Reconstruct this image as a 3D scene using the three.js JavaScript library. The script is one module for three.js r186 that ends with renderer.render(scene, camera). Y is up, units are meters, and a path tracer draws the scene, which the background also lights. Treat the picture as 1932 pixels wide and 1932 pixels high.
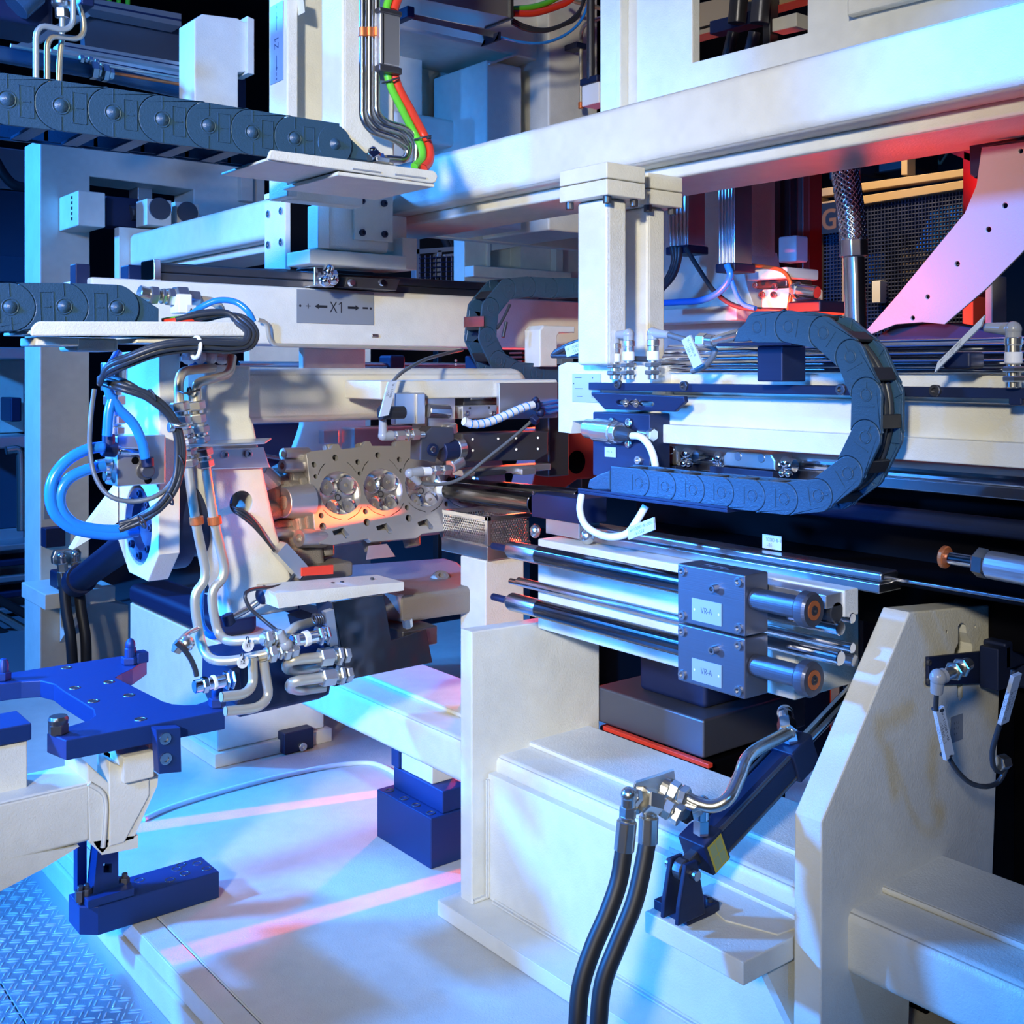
import * as THREE from 'three';
import { RoundedBoxGeometry } from 'three/addons/geometries/RoundedBoxGeometry.js';
import { mergeGeometries, toCreasedNormals } from 'three/addons/utils/BufferGeometryUtils.js';
import { RectAreaLightUniformsLib } from 'three/addons/lights/RectAreaLightUniformsLib.js';

// ---------------------------------------------------------------- camera, lights, exposure
const V = (x, y, z) => new THREE.Vector3(x, y, z);
const scene = new THREE.Scene();
const SIZE = 1932, FOC = 2106, HORIZON = 697, EYE = 1.1, YAW = 0.6746;      // pixels of the 1932 frame; eye height in metres; angle of view to -z
const camera = new THREE.PerspectiveCamera(2 * Math.atan(SIZE / 2 / FOC) * 180 / Math.PI, 1, 0.05, 60);
camera.position.set(0, EYE, 0);
camera.rotation.set(0, -YAW, 0);
camera.setViewOffset(SIZE, SIZE, 0, SIZE / 2 - HORIZON, SIZE, SIZE);         // level camera, lens shifted down
scene.add(camera);
const renderer = new THREE.WebGLRenderer({ antialias: true });
renderer.toneMapping = THREE.LinearToneMapping;
renderer.toneMappingExposure = 1.0;
renderer.shadowMap.enabled = true;
RectAreaLightUniformsLib.init();
scene.background = new THREE.Color(0.004, 0.006, 0.012);

const FW = new THREE.Vector3(Math.sin(YAW), 0, -Math.cos(YAW)), RT = new THREE.Vector3(Math.cos(YAW), 0, Math.sin(YAW));
// camera-relative metres (right, up, forward) to world
const rel = (r, u, f) => new THREE.Vector3(0, EYE + u, 0).addScaledVector(RT, r).addScaledVector(FW, f);
const P0 = (px, py, d) => rel((px - SIZE / 2) / FOC * d, (HORIZON - py) / FOC * d, d);
function spot(color, intensity, from, to, angle, penumbra, radius = 4) {
  const l = new THREE.SpotLight(color, intensity, 0, angle, penumbra, 2);
  l.position.copy(from); l.target.position.copy(to); l.castShadow = true; l.shadow.mapSize.set(2048, 2048); l.shadow.radius = radius; l.shadow.bias = -0.0005;
  scene.add(l, l.target); return l;
}
const WHITE = new THREE.Color(1.0, 0.94, 0.80), BLUE = new THREE.Color(0.03, 0.26, 1.0), RED = new THREE.Color(1.0, 0.05, 0.015);
// white photographic lamp beside the camera
spot(WHITE, 43, rel(-0.75, 0.8, -1.4), P0(770, 690, 1.9), 0.39, 1.0, 6);
// blue lamps: left behind the machine, on the bed, on the left column, above the right end, and on the near chains
spot(BLUE, 38, V(-0.1, 2.1, -3.2), V(0.9, 0.9, -1.8), 0.6, 0.6, 4);
spot(BLUE, 48, V(-0.7, 1.35, -2.3), V(0.95, 0.3, -1.25), 0.45, 0.5, 4);
spot(BLUE, 40, V(-0.6, 1.9, -3.7), V(1.3, 0.9, -3.6), 0.7, 0.5, 4);
spot(BLUE, 26, V(0.15, 2.2, -0.25), V(1.2, 1.46, -0.58), 0.22, 0.7, 4);
spot(BLUE, 11, V(-0.25, 0.95, -0.35), V(1.03, 0.99, -0.97), 0.24, 0.9, 4);
spot(BLUE, 14, V(-0.5, 1.9, -1.2), V(0.9, 1.75, -2.5), 0.32, 0.6, 4);
spot(BLUE, 24, rel(-1.3, 0.5, 0.1), V(0.45, 1.2, -1.45), 0.5, 0.9, 6);
spot(BLUE, 2.2, V(0.5, 1.7, 0.5), V(1.15, 0.6, -0.7), 0.36, 0.8, 4);
spot(new THREE.Color(0.6, 0.8, 1.0), 1.6, V(1.1, 1.32, -2.05), V(1.95, 1.32, -2.9), 0.5, 0.8, 3);  // added pale fill for the rear frame under the gantry
// red lamps: inside the machine, in the background, behind the added slit mask and beside the cylinder head
spot(RED, 3, V(1.75, 0.62, -2.1), V(1.1, 0.53, -1.65), 0.5, 0.6, 2);
spot(RED, 1.3, V(1.75, 0.95, -2.1), V(1.0, 0.85, -1.75), 0.9, 0.5, 4);
spot(RED, 1.2, V(2.3, 0.9, -1.6), V(1.85, 1.6, -1.3), 1.1, 0.5, 6);
spot(RED, 6, V(1.34, 1.14, -1.4), V(1.72, 1.18, -1.26), 0.45, 0.6, 0.5);
spot(RED, 0.9, V(1.19, 1.16, -1.08), V(1.36, 1.29, -0.7), 0.5, 0.9, 0.5);
spot(RED, 95, V(2.96, 0.6, -1.233), V(1.0, 0.33, -1.6), 0.165, 0.15, 0.25);
spot(new THREE.Color(1, 0.09, 0.01), 60, V(1.25, 0.87, -1.553), V(0.84, 0.862, -1.590), 0.06, 1.0, 0.3);
spot(RED, 0.3, V(0.96, 0.93, -1.525), V(0.6, 0.88, -1.49), 0.5, 0.6, 0.3);
// warm hall lamp over the cage, added overhead blue fill that tints the shadows
spot(new THREE.Color(1, 0.72, 0.4), 12, V(2.6, 2.6, -2.4), V(3.4, 1.2, -1.7), 0.7, 0.6, 4);
const hall = new THREE.RectAreaLight(new THREE.Color(0.05, 0.2, 1.0), 0.4, 5, 5); hall.position.set(1.5, 3.95, -2.5); hall.lookAt(1.5, 0, -2.5); scene.add(hall);

// ---------------------------------------------------------------- helpers
const ray = (px, py) => V(0, 0, 0).copy(FW).addScaledVector(RT, (px - SIZE / 2) / FOC).setY((HORIZON - py) / FOC);
const eye = V(0, EYE, 0);
const P = (px, py, d) => ray(px, py).multiplyScalar(d).add(eye);                  // the point at depth d
const PX = (px, py, x) => { const r = ray(px, py); return r.multiplyScalar(x / r.x).add(eye); };            // on the plane x
const PY = (px, py, y) => { const r = ray(px, py); return r.multiplyScalar((y - EYE) / r.y).add(eye); };    // on the plane y
const PZ = (px, py, z) => { const r = ray(px, py); return r.multiplyScalar(z / r.z).add(eye); };            // on the plane z
let seed = 7;
const rnd = () => { seed = (seed * 1664525 + 1013904223) % 4294967296; return seed / 4294967296; };
const things = [];
const taken = {};
const numbered = n => { const k = taken[n] = (taken[n] ?? -1) + 1; return k ? `${n}_${String(k).padStart(3, '0')}` : n; };
function uvMetres(g) {                                                            // uv in metres from the dominant axis of each normal
  const p = g.attributes.position, n = g.attributes.normal, uv = new Float32Array(p.count * 2);
  for (let i = 0; i < p.count; i++) {
    const ax = Math.abs(n.getX(i)), ay = Math.abs(n.getY(i)), az = Math.abs(n.getZ(i));
    if (ax >= ay && ax >= az) { uv[2 * i] = p.getZ(i); uv[2 * i + 1] = p.getY(i); }
    else if (ay >= az) { uv[2 * i] = p.getX(i); uv[2 * i + 1] = p.getZ(i); }
    else { uv[2 * i] = p.getX(i); uv[2 * i + 1] = p.getY(i); }
  }
  g.setAttribute('uv', new THREE.BufferAttribute(uv, 2)); return g;
}
function join(list) {
  list = list.flat(9).map(g => g.index ? g.toNonIndexed() : g);
  for (const g of list) for (const k of Object.keys(g.attributes)) if (!['position', 'normal', 'uv'].includes(k)) g.deleteAttribute(k);
  return list.length > 1 ? mergeGeometries(list) : list[0];
}
function mesh(name, geos, mat, parent, keepUv) {
  const g = join(Array.isArray(geos) ? geos : [geos]);
  if (!keepUv && !(geos.userData?.keep || (Array.isArray(geos) && geos.length === 1 && geos[0].userData?.keep))) uvMetres(g);
  const m = new THREE.Mesh(g, mat); m.name = name; m.castShadow = m.receiveShadow = true;
  if (parent) parent.add(m);
  return m;
}
function thing(name, label, category, group) {                                    // a Group; its base is found when the scene is finished
  const o = new THREE.Group(); o.name = numbered(name); o.userData = { label, category };
  if (group) o.userData.group = group;
  scene.add(o); things.push(o); return o;
}
function solo(name, geos, mat, label, category, group, keepUv) {                  // a thing that is one mesh
  const m = mesh(numbered(name), geos, mat, null, keepUv); m.userData = { label, category };
  if (group) m.userData.group = group;
  scene.add(m); things.push(m); return m;
}
function struct(name, geos, mat, parent) {
  const m = mesh(parent ? name : numbered(name), geos, mat, parent); if (!parent) { m.userData.kind = 'structure'; scene.add(m); }
  return m;
}
const part = (t, name, geos, mat, label) => { const m = mesh(name, geos, mat, t); if (label) m.userData.label = label; return m; };
// ---- shapes
function box(x0, x1, y0, y1, z0, z1, b = 0.002) {
  const w = Math.abs(x1 - x0), h = Math.abs(y1 - y0), d = Math.abs(z1 - z0);
  const g = b > 0 ? new RoundedBoxGeometry(w, h, d, b > 0.006 ? 4 : 2, Math.min(b, w / 2.1, h / 2.1, d / 2.1)) : new THREE.BoxGeometry(w, h, d);
  return g.translate((x0 + x1) / 2, (y0 + y1) / 2, (z0 + z1) / 2);
}
const M4 = (a, b, c) => new THREE.Matrix4().makeBasis(a, b, c);
const BASIS = { X: M4(V(0, 0, -1), V(0, 1, 0), V(1, 0, 0)), Y: M4(V(1, 0, 0), V(0, 0, -1), V(0, 1, 0)), Z: M4(V(1, 0, 0), V(0, 1, 0), V(0, 0, 1)) };
const flat = { X: p => new THREE.Vector2(-p.z, p.y), Y: p => new THREE.Vector2(p.x, -p.z), Z: p => new THREE.Vector2(p.x, p.y) };
const ON = { X: PX, Y: PY, Z: PZ };
// a plate: an outline on the plane axis = c, t thick towards +axis or -axis; points are pixels seen on that plane, or [a, b] with opt.w
function plate(axis, c, pts, t, opt = {}) {
  const b = opt.bevel ?? Math.min(0.0015, Math.abs(t) / 3);
  const to2 = q => q.isVector2 ? q : q.isVector3 ? flat[axis](q) : opt.w ? new THREE.Vector2(...q) : flat[axis](ON[axis](q[0], q[1], c));
  let v = pts.map(to2);
  if (opt.round) v = fillet(v, opt.round);
  const s = new THREE.Shape(v);
  for (const h of opt.holes ?? []) {                                              // [px, py, radius in metres] or an outline
    const path = new THREE.Path();
    if (typeof h[0] === 'number') { const q = to2([h[0], h[1]]); path.absellipse(q.x, q.y, h[2], h[3] ?? h[2], 0, Math.PI * 2, true); }
    else path.setFromPoints(opt.roundHoles ? fillet(h.map(to2), opt.roundHoles) : h.map(to2));
    s.holes.push(path);
  }
  const d = Math.abs(t), g = new THREE.ExtrudeGeometry(s, { depth: Math.max(d - 2 * b, 1e-5), bevelEnabled: b > 0, bevelThickness: b, bevelSize: b, bevelOffset: -b, bevelSegments: opt.seg ?? 2, curveSegments: opt.curve ?? 20 });
  g.translate(0, 0, b).applyMatrix4(BASIS[axis]);
  const lo = Math.min(c, c + t);
  g.translate(axis === 'X' ? lo : 0, axis === 'Y' ? lo : 0, axis === 'Z' ? lo : 0);
  return g;
}
function fillet(v, r) {                                                           // rounds the corners of an outline; r a number or one per corner
  const out = [], n = v.length;
  v.forEach((q, i) => {
    const rr = typeof r === 'number' ? r : r[i] ?? 0, a = v[(i + n - 1) % n], c = v[(i + 1) % n];
    const da = a.clone().sub(q), dc = c.clone().sub(q), k = Math.min(rr, da.length() * 0.49, dc.length() * 0.49);
    if (k < 1e-4) { out.push(q); return; }
    const p0 = q.clone().addScaledVector(da.normalize(), k), p1 = q.clone().addScaledVector(dc.normalize(), k);
    for (let j = 0; j <= 6; j++) { const s = j / 6; out.push(new THREE.Vector2((1 - s) ** 2 * p0.x + 2 * s * (1 - s) * q.x + s * s * p1.x, (1 - s) ** 2 * p0.y + 2 * s * (1 - s) * q.y + s * s * p1.y)); }
  });
  return out;
}
// a solid between two outlines of equally many 3-D points
function loft(a, b) {
  const pos = [], n = a.length, tri = (p, q, r) => pos.push(p.x, p.y, p.z, q.x, q.y, q.z, r.x, r.y, r.z);
  for (let i = 0; i < n; i++) { const j = (i + 1) % n; tri(a[i], a[j], b[j]); tri(a[i], b[j], b[i]); }
  for (let i = 1; i < n - 1; i++) { tri(a[0], a[i + 1], a[i]); tri(b[0], b[i], b[i + 1]); }
  const g = new THREE.BufferGeometry(); g.setAttribute('position', new THREE.Float32BufferAttribute(pos, 3));
  // make the faces point outwards
  const c = V(0, 0, 0); a.concat(b).forEach(p => c.add(p)); c.divideScalar(2 * n);
  let vol = 0; const q = [V(0, 0, 0), V(0, 0, 0), V(0, 0, 0)];
  for (let i = 0; i < pos.length; i += 9) { q.forEach((v, k) => v.set(pos[i + 3 * k], pos[i + 3 * k + 1], pos[i + 3 * k + 2]).sub(c)); vol += q[0].dot(q[1].clone().cross(q[2])); }
  if (vol < 0) for (let i = 0; i < pos.length; i += 9) for (let k = 0; k < 3; k++) { const s = pos[i + 3 + k]; pos[i + 3 + k] = pos[i + 6 + k]; pos[i + 6 + k] = s; }
  g.setAttribute('position', new THREE.Float32BufferAttribute(pos, 3)); g.computeVertexNormals();
  g.setAttribute('uv', new THREE.Float32BufferAttribute(new Float32Array(pos.length / 3 * 2), 2));
  return g;
}
const prism = (pts, v) => loft(pts, pts.map(p => p.clone().add(v)));
const QY = V(0, 1, 0);
function along(g, p0, dir) { return g.applyQuaternion(new THREE.Quaternion().setFromUnitVectors(QY, dir.clone().normalize())).translate(p0.x, p0.y, p0.z); }
function cyl(p0, p1, r0, r1 = r0, seg = 24) {
  const d = p1.clone().sub(p0), L = d.length(), b = Math.min(0.0012, r0 * 0.12, L * 0.2);
  return lathe(p0, d, [[0, 0], [r0 - b, 0], [r0, b], [r1, L - b], [r1 - b, L], [0, L]], seg);
}
const crease = g => toCreasedNormals(g, 0.6);
function lathe(p0, dir, prof, seg = 24) {
  const g = new THREE.LatheGeometry(prof.map(([r, h]) => new THREE.Vector2(Math.max(r, 1e-5), h)), seg);
  return along(crease(g), p0, dir);
}
function hex(p0, p1, r) {                                                         // a hexagon nut or bar with chamfered ends
  const d = p1.clone().sub(p0), L = d.length(), b = r * 0.12;
  const g = new THREE.LatheGeometry([[0, 0], [r * 0.88, 0], [r, b], [r, L - b], [r * 0.88, L], [0, L]].map(q => new THREE.Vector2(Math.max(q[0], 1e-5), q[1])), 6);
  return along(toCreasedNormals(g, 0.3), p0, d);
}
function tube(pts, r, opt = {}) {
  const c = opt.bend ? new Bent(pts, opt.bend) : new THREE.CatmullRomCurve3(pts, false, 'centripetal');
  const n = opt.n ?? Math.max(8, Math.min(90, Math.round(c.getLength() / 0.007)));
  const g = new THREE.TubeGeometry(c, n, r, opt.seg ?? 10, false);
  const caps = [0, 1].map(k => along(new THREE.CylinderGeometry(r, r * 0.7, r * 0.25, opt.seg ?? 10), c.getPointAt(k), c.getTangentAt(k).multiplyScalar(k ? 1 : -1)));
  return join([g, ...caps]);
}
class Bent extends THREE.CurvePath {                                              // straight runs with rounded bends, like bent steel pipe
  constructor(pts, r) {
    super(); let last = pts[0];
    for (let i = 1; i < pts.length; i++) {
      if (i === pts.length - 1) { this.add(new THREE.LineCurve3(last, pts[i])); break; }
      const a = pts[i - 1].clone().sub(pts[i]), c = pts[i + 1].clone().sub(pts[i]), k = Math.min(r, a.length() * 0.49, c.length() * 0.49);
      const p = pts[i].clone().addScaledVector(a.normalize(), k), q = pts[i].clone().addScaledVector(c.normalize(), k);
      this.add(new THREE.LineCurve3(last, p)); this.add(new THREE.QuadraticBezierCurve3(p, pts[i], q)); last = q;
    }
  }
}
const ball = (p, r, s = 1) => new THREE.SphereGeometry(r, 14, 10).scale(1, s, 1).translate(p.x, p.y, p.z);
const torus = (p, n, R, r) => new THREE.TorusGeometry(R, r, 8, 28).applyQuaternion(new THREE.Quaternion().setFromUnitVectors(V(0, 0, 1), n.clone().normalize())).translate(p.x, p.y, p.z);
// socket head screw, countersunk look: head r wide and h tall on the face at p with normal n
const screw = (p, n, r, h = r * 0.7) => lathe(p, n, [[0, h * 0.35], [r * 0.5, h * 0.3], [r * 0.52, h], [r * 0.9, h], [r, h * 0.88], [r, -h * 0.3], [0, -h * 0.3]], 14);
const NX = V(-1, 0, 0), NZ = V(0, 0, 1), NY = V(0, 1, 0), PXN = V(1, 0, 0);
const screws = (t, list, n, r, mat, name = 'screw', h) => list.forEach(p => part(t, name, screw(p, n, r, h), mat));
// pipe union along a run: nut, body, nut
function union(p0, p1, r) {
  const at = s => p0.clone().lerp(p1, s);
  return [cyl(at(0), at(0.12), r * 0.75), hex(at(0.1), at(0.38), r * 1.08), cyl(at(0.36), at(0.5), r * 0.72), hex(at(0.5), at(0.62), r * 0.95), cyl(at(0.6), at(0.7), r * 0.7), hex(at(0.68), at(0.94), r * 1.05), cyl(at(0.92), at(1), r * 0.7)];
}

// ---------------------------------------------------------------- materials
function noiseTex(n, f, rep = 1) {
  const d = new Uint8Array(n * n * 4);
  for (let y = 0; y < n; y++) for (let x = 0; x < n; x++) { const v = f(x, y); for (let k = 0; k < 3; k++) d[(y * n + x) * 4 + k] = Math.max(0, Math.min(255, (Array.isArray(v) ? v[k] : v) * 255)); d[(y * n + x) * 4 + 3] = 255; }
  const t = new THREE.DataTexture(d, n, n); t.wrapS = t.wrapT = THREE.RepeatWrapping; t.magFilter = THREE.LinearFilter; t.repeat.set(rep, rep); t.needsUpdate = true; return t;
}
function smoothNoise(n, cells) {                                                  // tileable value noise
  const g = []; for (let i = 0; i < cells * cells; i++) g.push(rnd());
  return (x, y) => {
    const u = x / n * cells, v = y / n * cells, i = Math.floor(u), j = Math.floor(v), a = u - i, b = v - j, s = a * a * (3 - 2 * a), t = b * b * (3 - 2 * b);
    const q = (p, r) => g[(r % cells) * cells + p % cells];
    return (q(i, j) * (1 - s) + q(i + 1, j) * s) * (1 - t) + (q(i, j + 1) * (1 - s) + q(i + 1, j + 1) * s) * t;
  };
}
const n1 = smoothNoise(256, 8), n2 = smoothNoise(256, 32), n3 = smoothNoise(256, 96);
const peel = noiseTex(256, (x, y) => 0.5 * n2(x, y) + 0.5 * n3(x, y), 14);        // orange peel of sprayed paint
const dirt = noiseTex(256, (x, y) => { const v = 0.93 + 0.07 * (0.6 * n1(x, y) + 0.4 * n2(x, y)); return [v, v, v * 0.985]; }, 2.2);
dirt.colorSpace = THREE.SRGBColorSpace;
const grainRow = []; for (let i = 0; i < 256; i++) grainRow.push(rnd());
const brushed = noiseTex(256, (x, y) => 0.8 + 0.14 * grainRow[y] + 0.06 * n2(x, y), 9);
const scratch = noiseTex(256, (x, y) => 0.5 + 0.3 * (grainRow[y] - 0.5) + 0.3 * (n1(x, y) - 0.5), 8);
const rough = noiseTex(256, (x, y) => 0.6 * n3(x, y) + 0.4 * rnd(), 10);
const wavy = noiseTex(256, (x, y) => 0.7 * n1(x, y) + 0.3 * n2(x, y), 1.6);
const std = o => new THREE.MeshStandardMaterial(o);
const rgb = (r, g, b) => new THREE.Color().setRGB(r, g, b);
const M = {
  cream: std({ color: rgb(0.77, 0.745, 0.645), roughness: 0.42, map: dirt, bumpMap: peel, bumpScale: 0.00035 }),
  bed: std({ color: rgb(0.60, 0.585, 0.52), roughness: 0.5, map: dirt, bumpMap: peel, bumpScale: 0.0004 }),
  black: std({ color: rgb(0.008, 0.016, 0.055), metalness: 0.2, roughness: 0.5, bumpMap: scratch, bumpScale: 0.0001 }),
  plastic: std({ color: rgb(0.026, 0.07, 0.118), roughness: 0.4, bumpMap: peel, bumpScale: 0.0003 }),
  steel: std({ color: rgb(0.5, 0.5, 0.51), metalness: 1, roughness: 0.27 }),
  grey: std({ color: rgb(0.15, 0.155, 0.18), metalness: 0.8, roughness: 0.42, bumpMap: scratch, bumpScale: 0.0001 }),
  dark: std({ color: rgb(0.12, 0.12, 0.13), metalness: 0.8, roughness: 0.34, bumpMap: scratch, bumpScale: 0.0001 }),
  chrome: std({ color: rgb(0.82, 0.82, 0.84), metalness: 1, roughness: 0.13 }),
  zinc: std({ color: rgb(0.74, 0.72, 0.65), metalness: 0.95, roughness: 0.25 }),
  pipe: std({ color: rgb(0.64, 0.58, 0.44), metalness: 0.6, roughness: 0.36 }),
  alu: std({ color: rgb(0.66, 0.66, 0.66), metalness: 0.85, roughness: 0.36, roughnessMap: brushed }),
  cast: std({ color: rgb(0.25, 0.225, 0.19), metalness: 0.4, roughness: 0.55, bumpMap: rough, bumpScale: 0.0006 }),
  machined: std({ color: rgb(0.66, 0.64, 0.61), metalness: 0.9, roughness: 0.34, bumpMap: scratch, bumpScale: 0.00012 }),
  deck: std({ color: rgb(0.32, 0.305, 0.285), metalness: 0.35, roughness: 0.4, bumpMap: scratch, bumpScale: 0.00012 }),
  sheet: std({ color: rgb(0.10, 0.10, 0.11), metalness: 1, roughness: 0.24, bumpMap: wavy, bumpScale: 0.006 }),
  copper: std({ color: rgb(0.72, 0.20, 0.06), metalness: 0.6, roughness: 0.4 }),
  rubber: std({ color: rgb(0.016, 0.017, 0.02), roughness: 0.5 }),
  cable: std({ color: rgb(0.028, 0.033, 0.04), roughness: 0.4 }),
  greycable: std({ color: rgb(0.12, 0.13, 0.13), roughness: 0.45 }),
  bluehose: std({ color: rgb(0.02, 0.22, 0.75), roughness: 0.22 }),
  green: std({ color: rgb(0.13, 0.55, 0.03), roughness: 0.35 }),
  red: std({ color: rgb(0.75, 0.05, 0.02), roughness: 0.35 }),
  redtone: std({ color: rgb(0.45, 0.05, 0.035), roughness: 0.5 }),  // red light put into panel and housing colour; posts share it
  white: std({ color: rgb(0.8, 0.8, 0.78), roughness: 0.5 }),
  clear: std({ color: rgb(0.33, 0.33, 0.31), roughness: 0.25 }),
  polished: std({ color: rgb(0.11, 0.11, 0.12), metalness: 1, roughness: 0.2 }),
  sheetgrey: std({ color: rgb(0.40, 0.39, 0.39), metalness: 0.25, roughness: 0.5, bumpMap: peel, bumpScale: 0.0002 }),
  amber: std({ color: rgb(0.45, 0.40, 0.14), roughness: 0.25 }),
  nameplate: std({ color: rgb(0.42, 0.44, 0.46), metalness: 0.5, roughness: 0.4 }),
  tan: std({ color: rgb(0.42, 0.29, 0.14), roughness: 0.6 }),
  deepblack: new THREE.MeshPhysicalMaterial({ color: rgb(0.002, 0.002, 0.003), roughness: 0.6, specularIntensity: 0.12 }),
  bluelitblack: std({ color: rgb(0.009, 0.035, 0.15), metalness: 0.3, roughness: 0.48, bumpMap: scratch, bumpScale: 0.00012 }),  // black steel with the blue light on it put into the colour
  hall: std({ color: rgb(0.10, 0.10, 0.11), roughness: 0.8 }),
};
// flat print: drawn words and marks on a small plate
function print(w, h, draw, base = '#8c9295') {
  const c = document.createElement('canvas'); c.width = w; c.height = h; const x = c.getContext('2d');
  x.fillStyle = base; x.fillRect(0, 0, w, h); x.fillStyle = x.strokeStyle = '#23262b'; draw(x, w, h);
  const t = new THREE.CanvasTexture(c); t.colorSpace = THREE.SRGBColorSpace; t.anisotropy = 8;
  return std({ map: t, roughness: 0.45, metalness: 0.1 });
}
// a printed card: centre, right direction, up direction, size in metres; the print faces right x up
function card(c, right, up, w, h, t = 0.001) {
  const n = right.clone().cross(up).normalize(), g = new THREE.BoxGeometry(w, h, t), uv = g.attributes.uv;
  g.userData.keep = true;
  return g.applyMatrix4(new THREE.Matrix4().makeBasis(right.clone().normalize(), up.clone().normalize(), n)).translate(c.x + n.x * t / 2, c.y + n.y * t / 2, c.z + n.z * t / 2);
}

// ---------------------------------------------------------------- the setting
const BED = 0.3, FLOOR = 0.15;
struct('floor', [new THREE.BoxGeometry(16, 0.1, 16).translate(1.5, FLOOR - 0.05, -3)], M.hall);
struct('ceiling', [new THREE.BoxGeometry(16, 0.1, 16).translate(1.5, 4.05, -3)], M.hall);
struct('wall_back', [new THREE.BoxGeometry(16, 4, 0.2).translate(1.5, 2, -9.5)], M.hall);
struct('wall_right', [new THREE.BoxGeometry(0.2, 4, 16).translate(9.4, 2, -3)], M.hall);
struct('wall_left', [new THREE.BoxGeometry(0.2, 4, 16).translate(-4.5, 2, -3)], M.hall);
struct('wall_front', [new THREE.BoxGeometry(16, 4, 0.2).translate(1.5, 2, 3.5)], M.hall);
// the painted machine bed and its blue lit edge strip
const bedEdge = 0.577;
const bedPlate = thing('machine_bed', 'large painted steel machine bed plate that everything stands on', 'machine bed');
part(bedPlate, 'edge_plate', box(bedEdge, 0.6135, BED - 0.03, BED, -2.9, 0.6, 0.003), M.bed);
part(bedPlate, 'bed_plate', box(0.6147, 2.9, BED - 0.03, BED, -2.9, 0.6, 0.003), M.bed);
for (let z = -2.8; z < 0.5; z += 0.4) part(bedPlate, 'foot', box(bedEdge + 0.05, bedEdge + 0.08, FLOOR, BED - 0.03, z, z + 0.03, 0.002), M.dark);
part(bedPlate, 'edge_apron', box(0.572, bedEdge + 0.003, FLOOR, BED - 0.031, -2.9, 0.6, 0.001), M.bed);

// ---------------------------------------------------------------- right: box rail, web, uprights, guide beam
const ZA = -1.302, ZB = -0.698, XW = 0.966;                                       // faces of the two uprights and their near edge
const plinth = thing('plinth', 'cream foot plate with a welded web standing between the two uprights', 'plinth');
part(plinth, 'foot_plate', box(0.935, 1.9, BED + 0.0005, BED + 0.024, -1.345, -0.55, 0.002), M.cream);
part(plinth, 'web', box(0.995, 1.009, BED + 0.024, EYE - 0.592, ZA + 0.001, ZB - 0.035, 0.002), M.cream);
part(plinth, 'weld_bead', [tube([V(0.993, BED + 0.026, ZA + 0.02), V(0.993, BED + 0.026, -1.0), V(0.993, BED + 0.026, ZB - 0.04)], 0.004), tube([V(0.993, BED + 0.028, ZA + 0.004), V(0.993, 0.4, ZA + 0.004), V(0.993, EYE - 0.6, ZA + 0.004)], 0.0035)], M.cream);
part(plinth, 'type_plate', card(PX(1277, 1632, 0.9945).setX(0.9945), V(0, 0, 1), V(0, 1, 0), 0.024, 0.036), print(120, 180, (x, w, h) => { x.font = '16px sans-serif'; x.fillText('u.a.c', 12, 34); x.fillRect(16, 110, 40, 3); x.beginPath(); x.arc(98, 130, 5, 0, 7); x.fill(); }, '#b9bfc2'), 'pale type plate');
const railBox = thing('box_rail', 'long cream box rail with a raised strip running through both uprights', 'rail');
part(railBox, 'rail', box(1.012, 1.2, EYE - 0.64, EYE - 0.571, -2.3, 0.3, 0.012), M.cream);
part(railBox, 'raised_strip', box(1.075, 1.2, EYE - 0.5715, EYE - 0.563, -2.3, 0.3, 0.004), M.cream);
const up1 = thing('upright_plate', 'thick cream upright plate at the centre with a cut-out around the box rail', 'support plate');
part(up1, 'plate', plate('Z', ZA, [[890, 1738], [890, 1192], [1131, 1158], [1131, 1384], [1012, 1419], [975, 1432], [968, 1462], [940, 1462], [940, 1719]], -0.028, { bevel: 0.002 }), M.cream);
part(up1, 'weld_bead', tube([PZ(892, 1735, ZA).setY(BED + 0.027), PZ(938, 1722, ZA).setY(BED + 0.027)], 0.004), M.cream);
const up2 = thing('upright_plate', 'large cream upright plate with a sloped upper edge and sensors on its face', 'support plate');
part(up2, 'plate', plate('Z', ZB, [[1548, 1990], [1550, 1552], [1716, 1155], [1878, 1140], [1891, 1165], [1873, 1662], [1732, 1746], [1720, 1768], [1714, 1990]], -0.034, { bevel: 0.002, round: [0, 0, 0, 0.012, 0.006, 0, 0.01, 0.01, 0], holes: [[1786, 1192, 0.004], [1840, 1182, 0.004], [[1806, 1212], [1806, 1180], [1812, 1172], [1818, 1172], [1824, 1180], [1826, 1195], [1836, 1215], [1838, 1245], [1796, 1250], [1800, 1225]], [[1804, 1280], [1818, 1278], [1818, 1316], [1811, 1326], [1804, 1318]]] }), M.cream);
part(up2, 'dark_backing', box(PZ(1786, 1250, ZB - 0.036).x, PZ(1846, 1250, ZB - 0.036).x, PZ(1810, 1335, ZB - 0.036).y, PZ(1810, 1168, ZB - 0.036).y, ZB - 0.04, ZB - 0.0345, 0.001), M.deepblack);  // added black sheet stands in for the dark behind the hole
part(up2, 'type_plate', card(PZ(1804, 1374, ZB), V(1, 0, 0), V(0, 1, 0), 0.026, 0.03), print(160, 190, (x) => { x.font = '24px monospace'; x.fillText('N 3.2', 40, 60); x.fillText('N 1.6', 40, 100); x.fillText('B 4', 40, 140); }), 'grey type plate');
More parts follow.
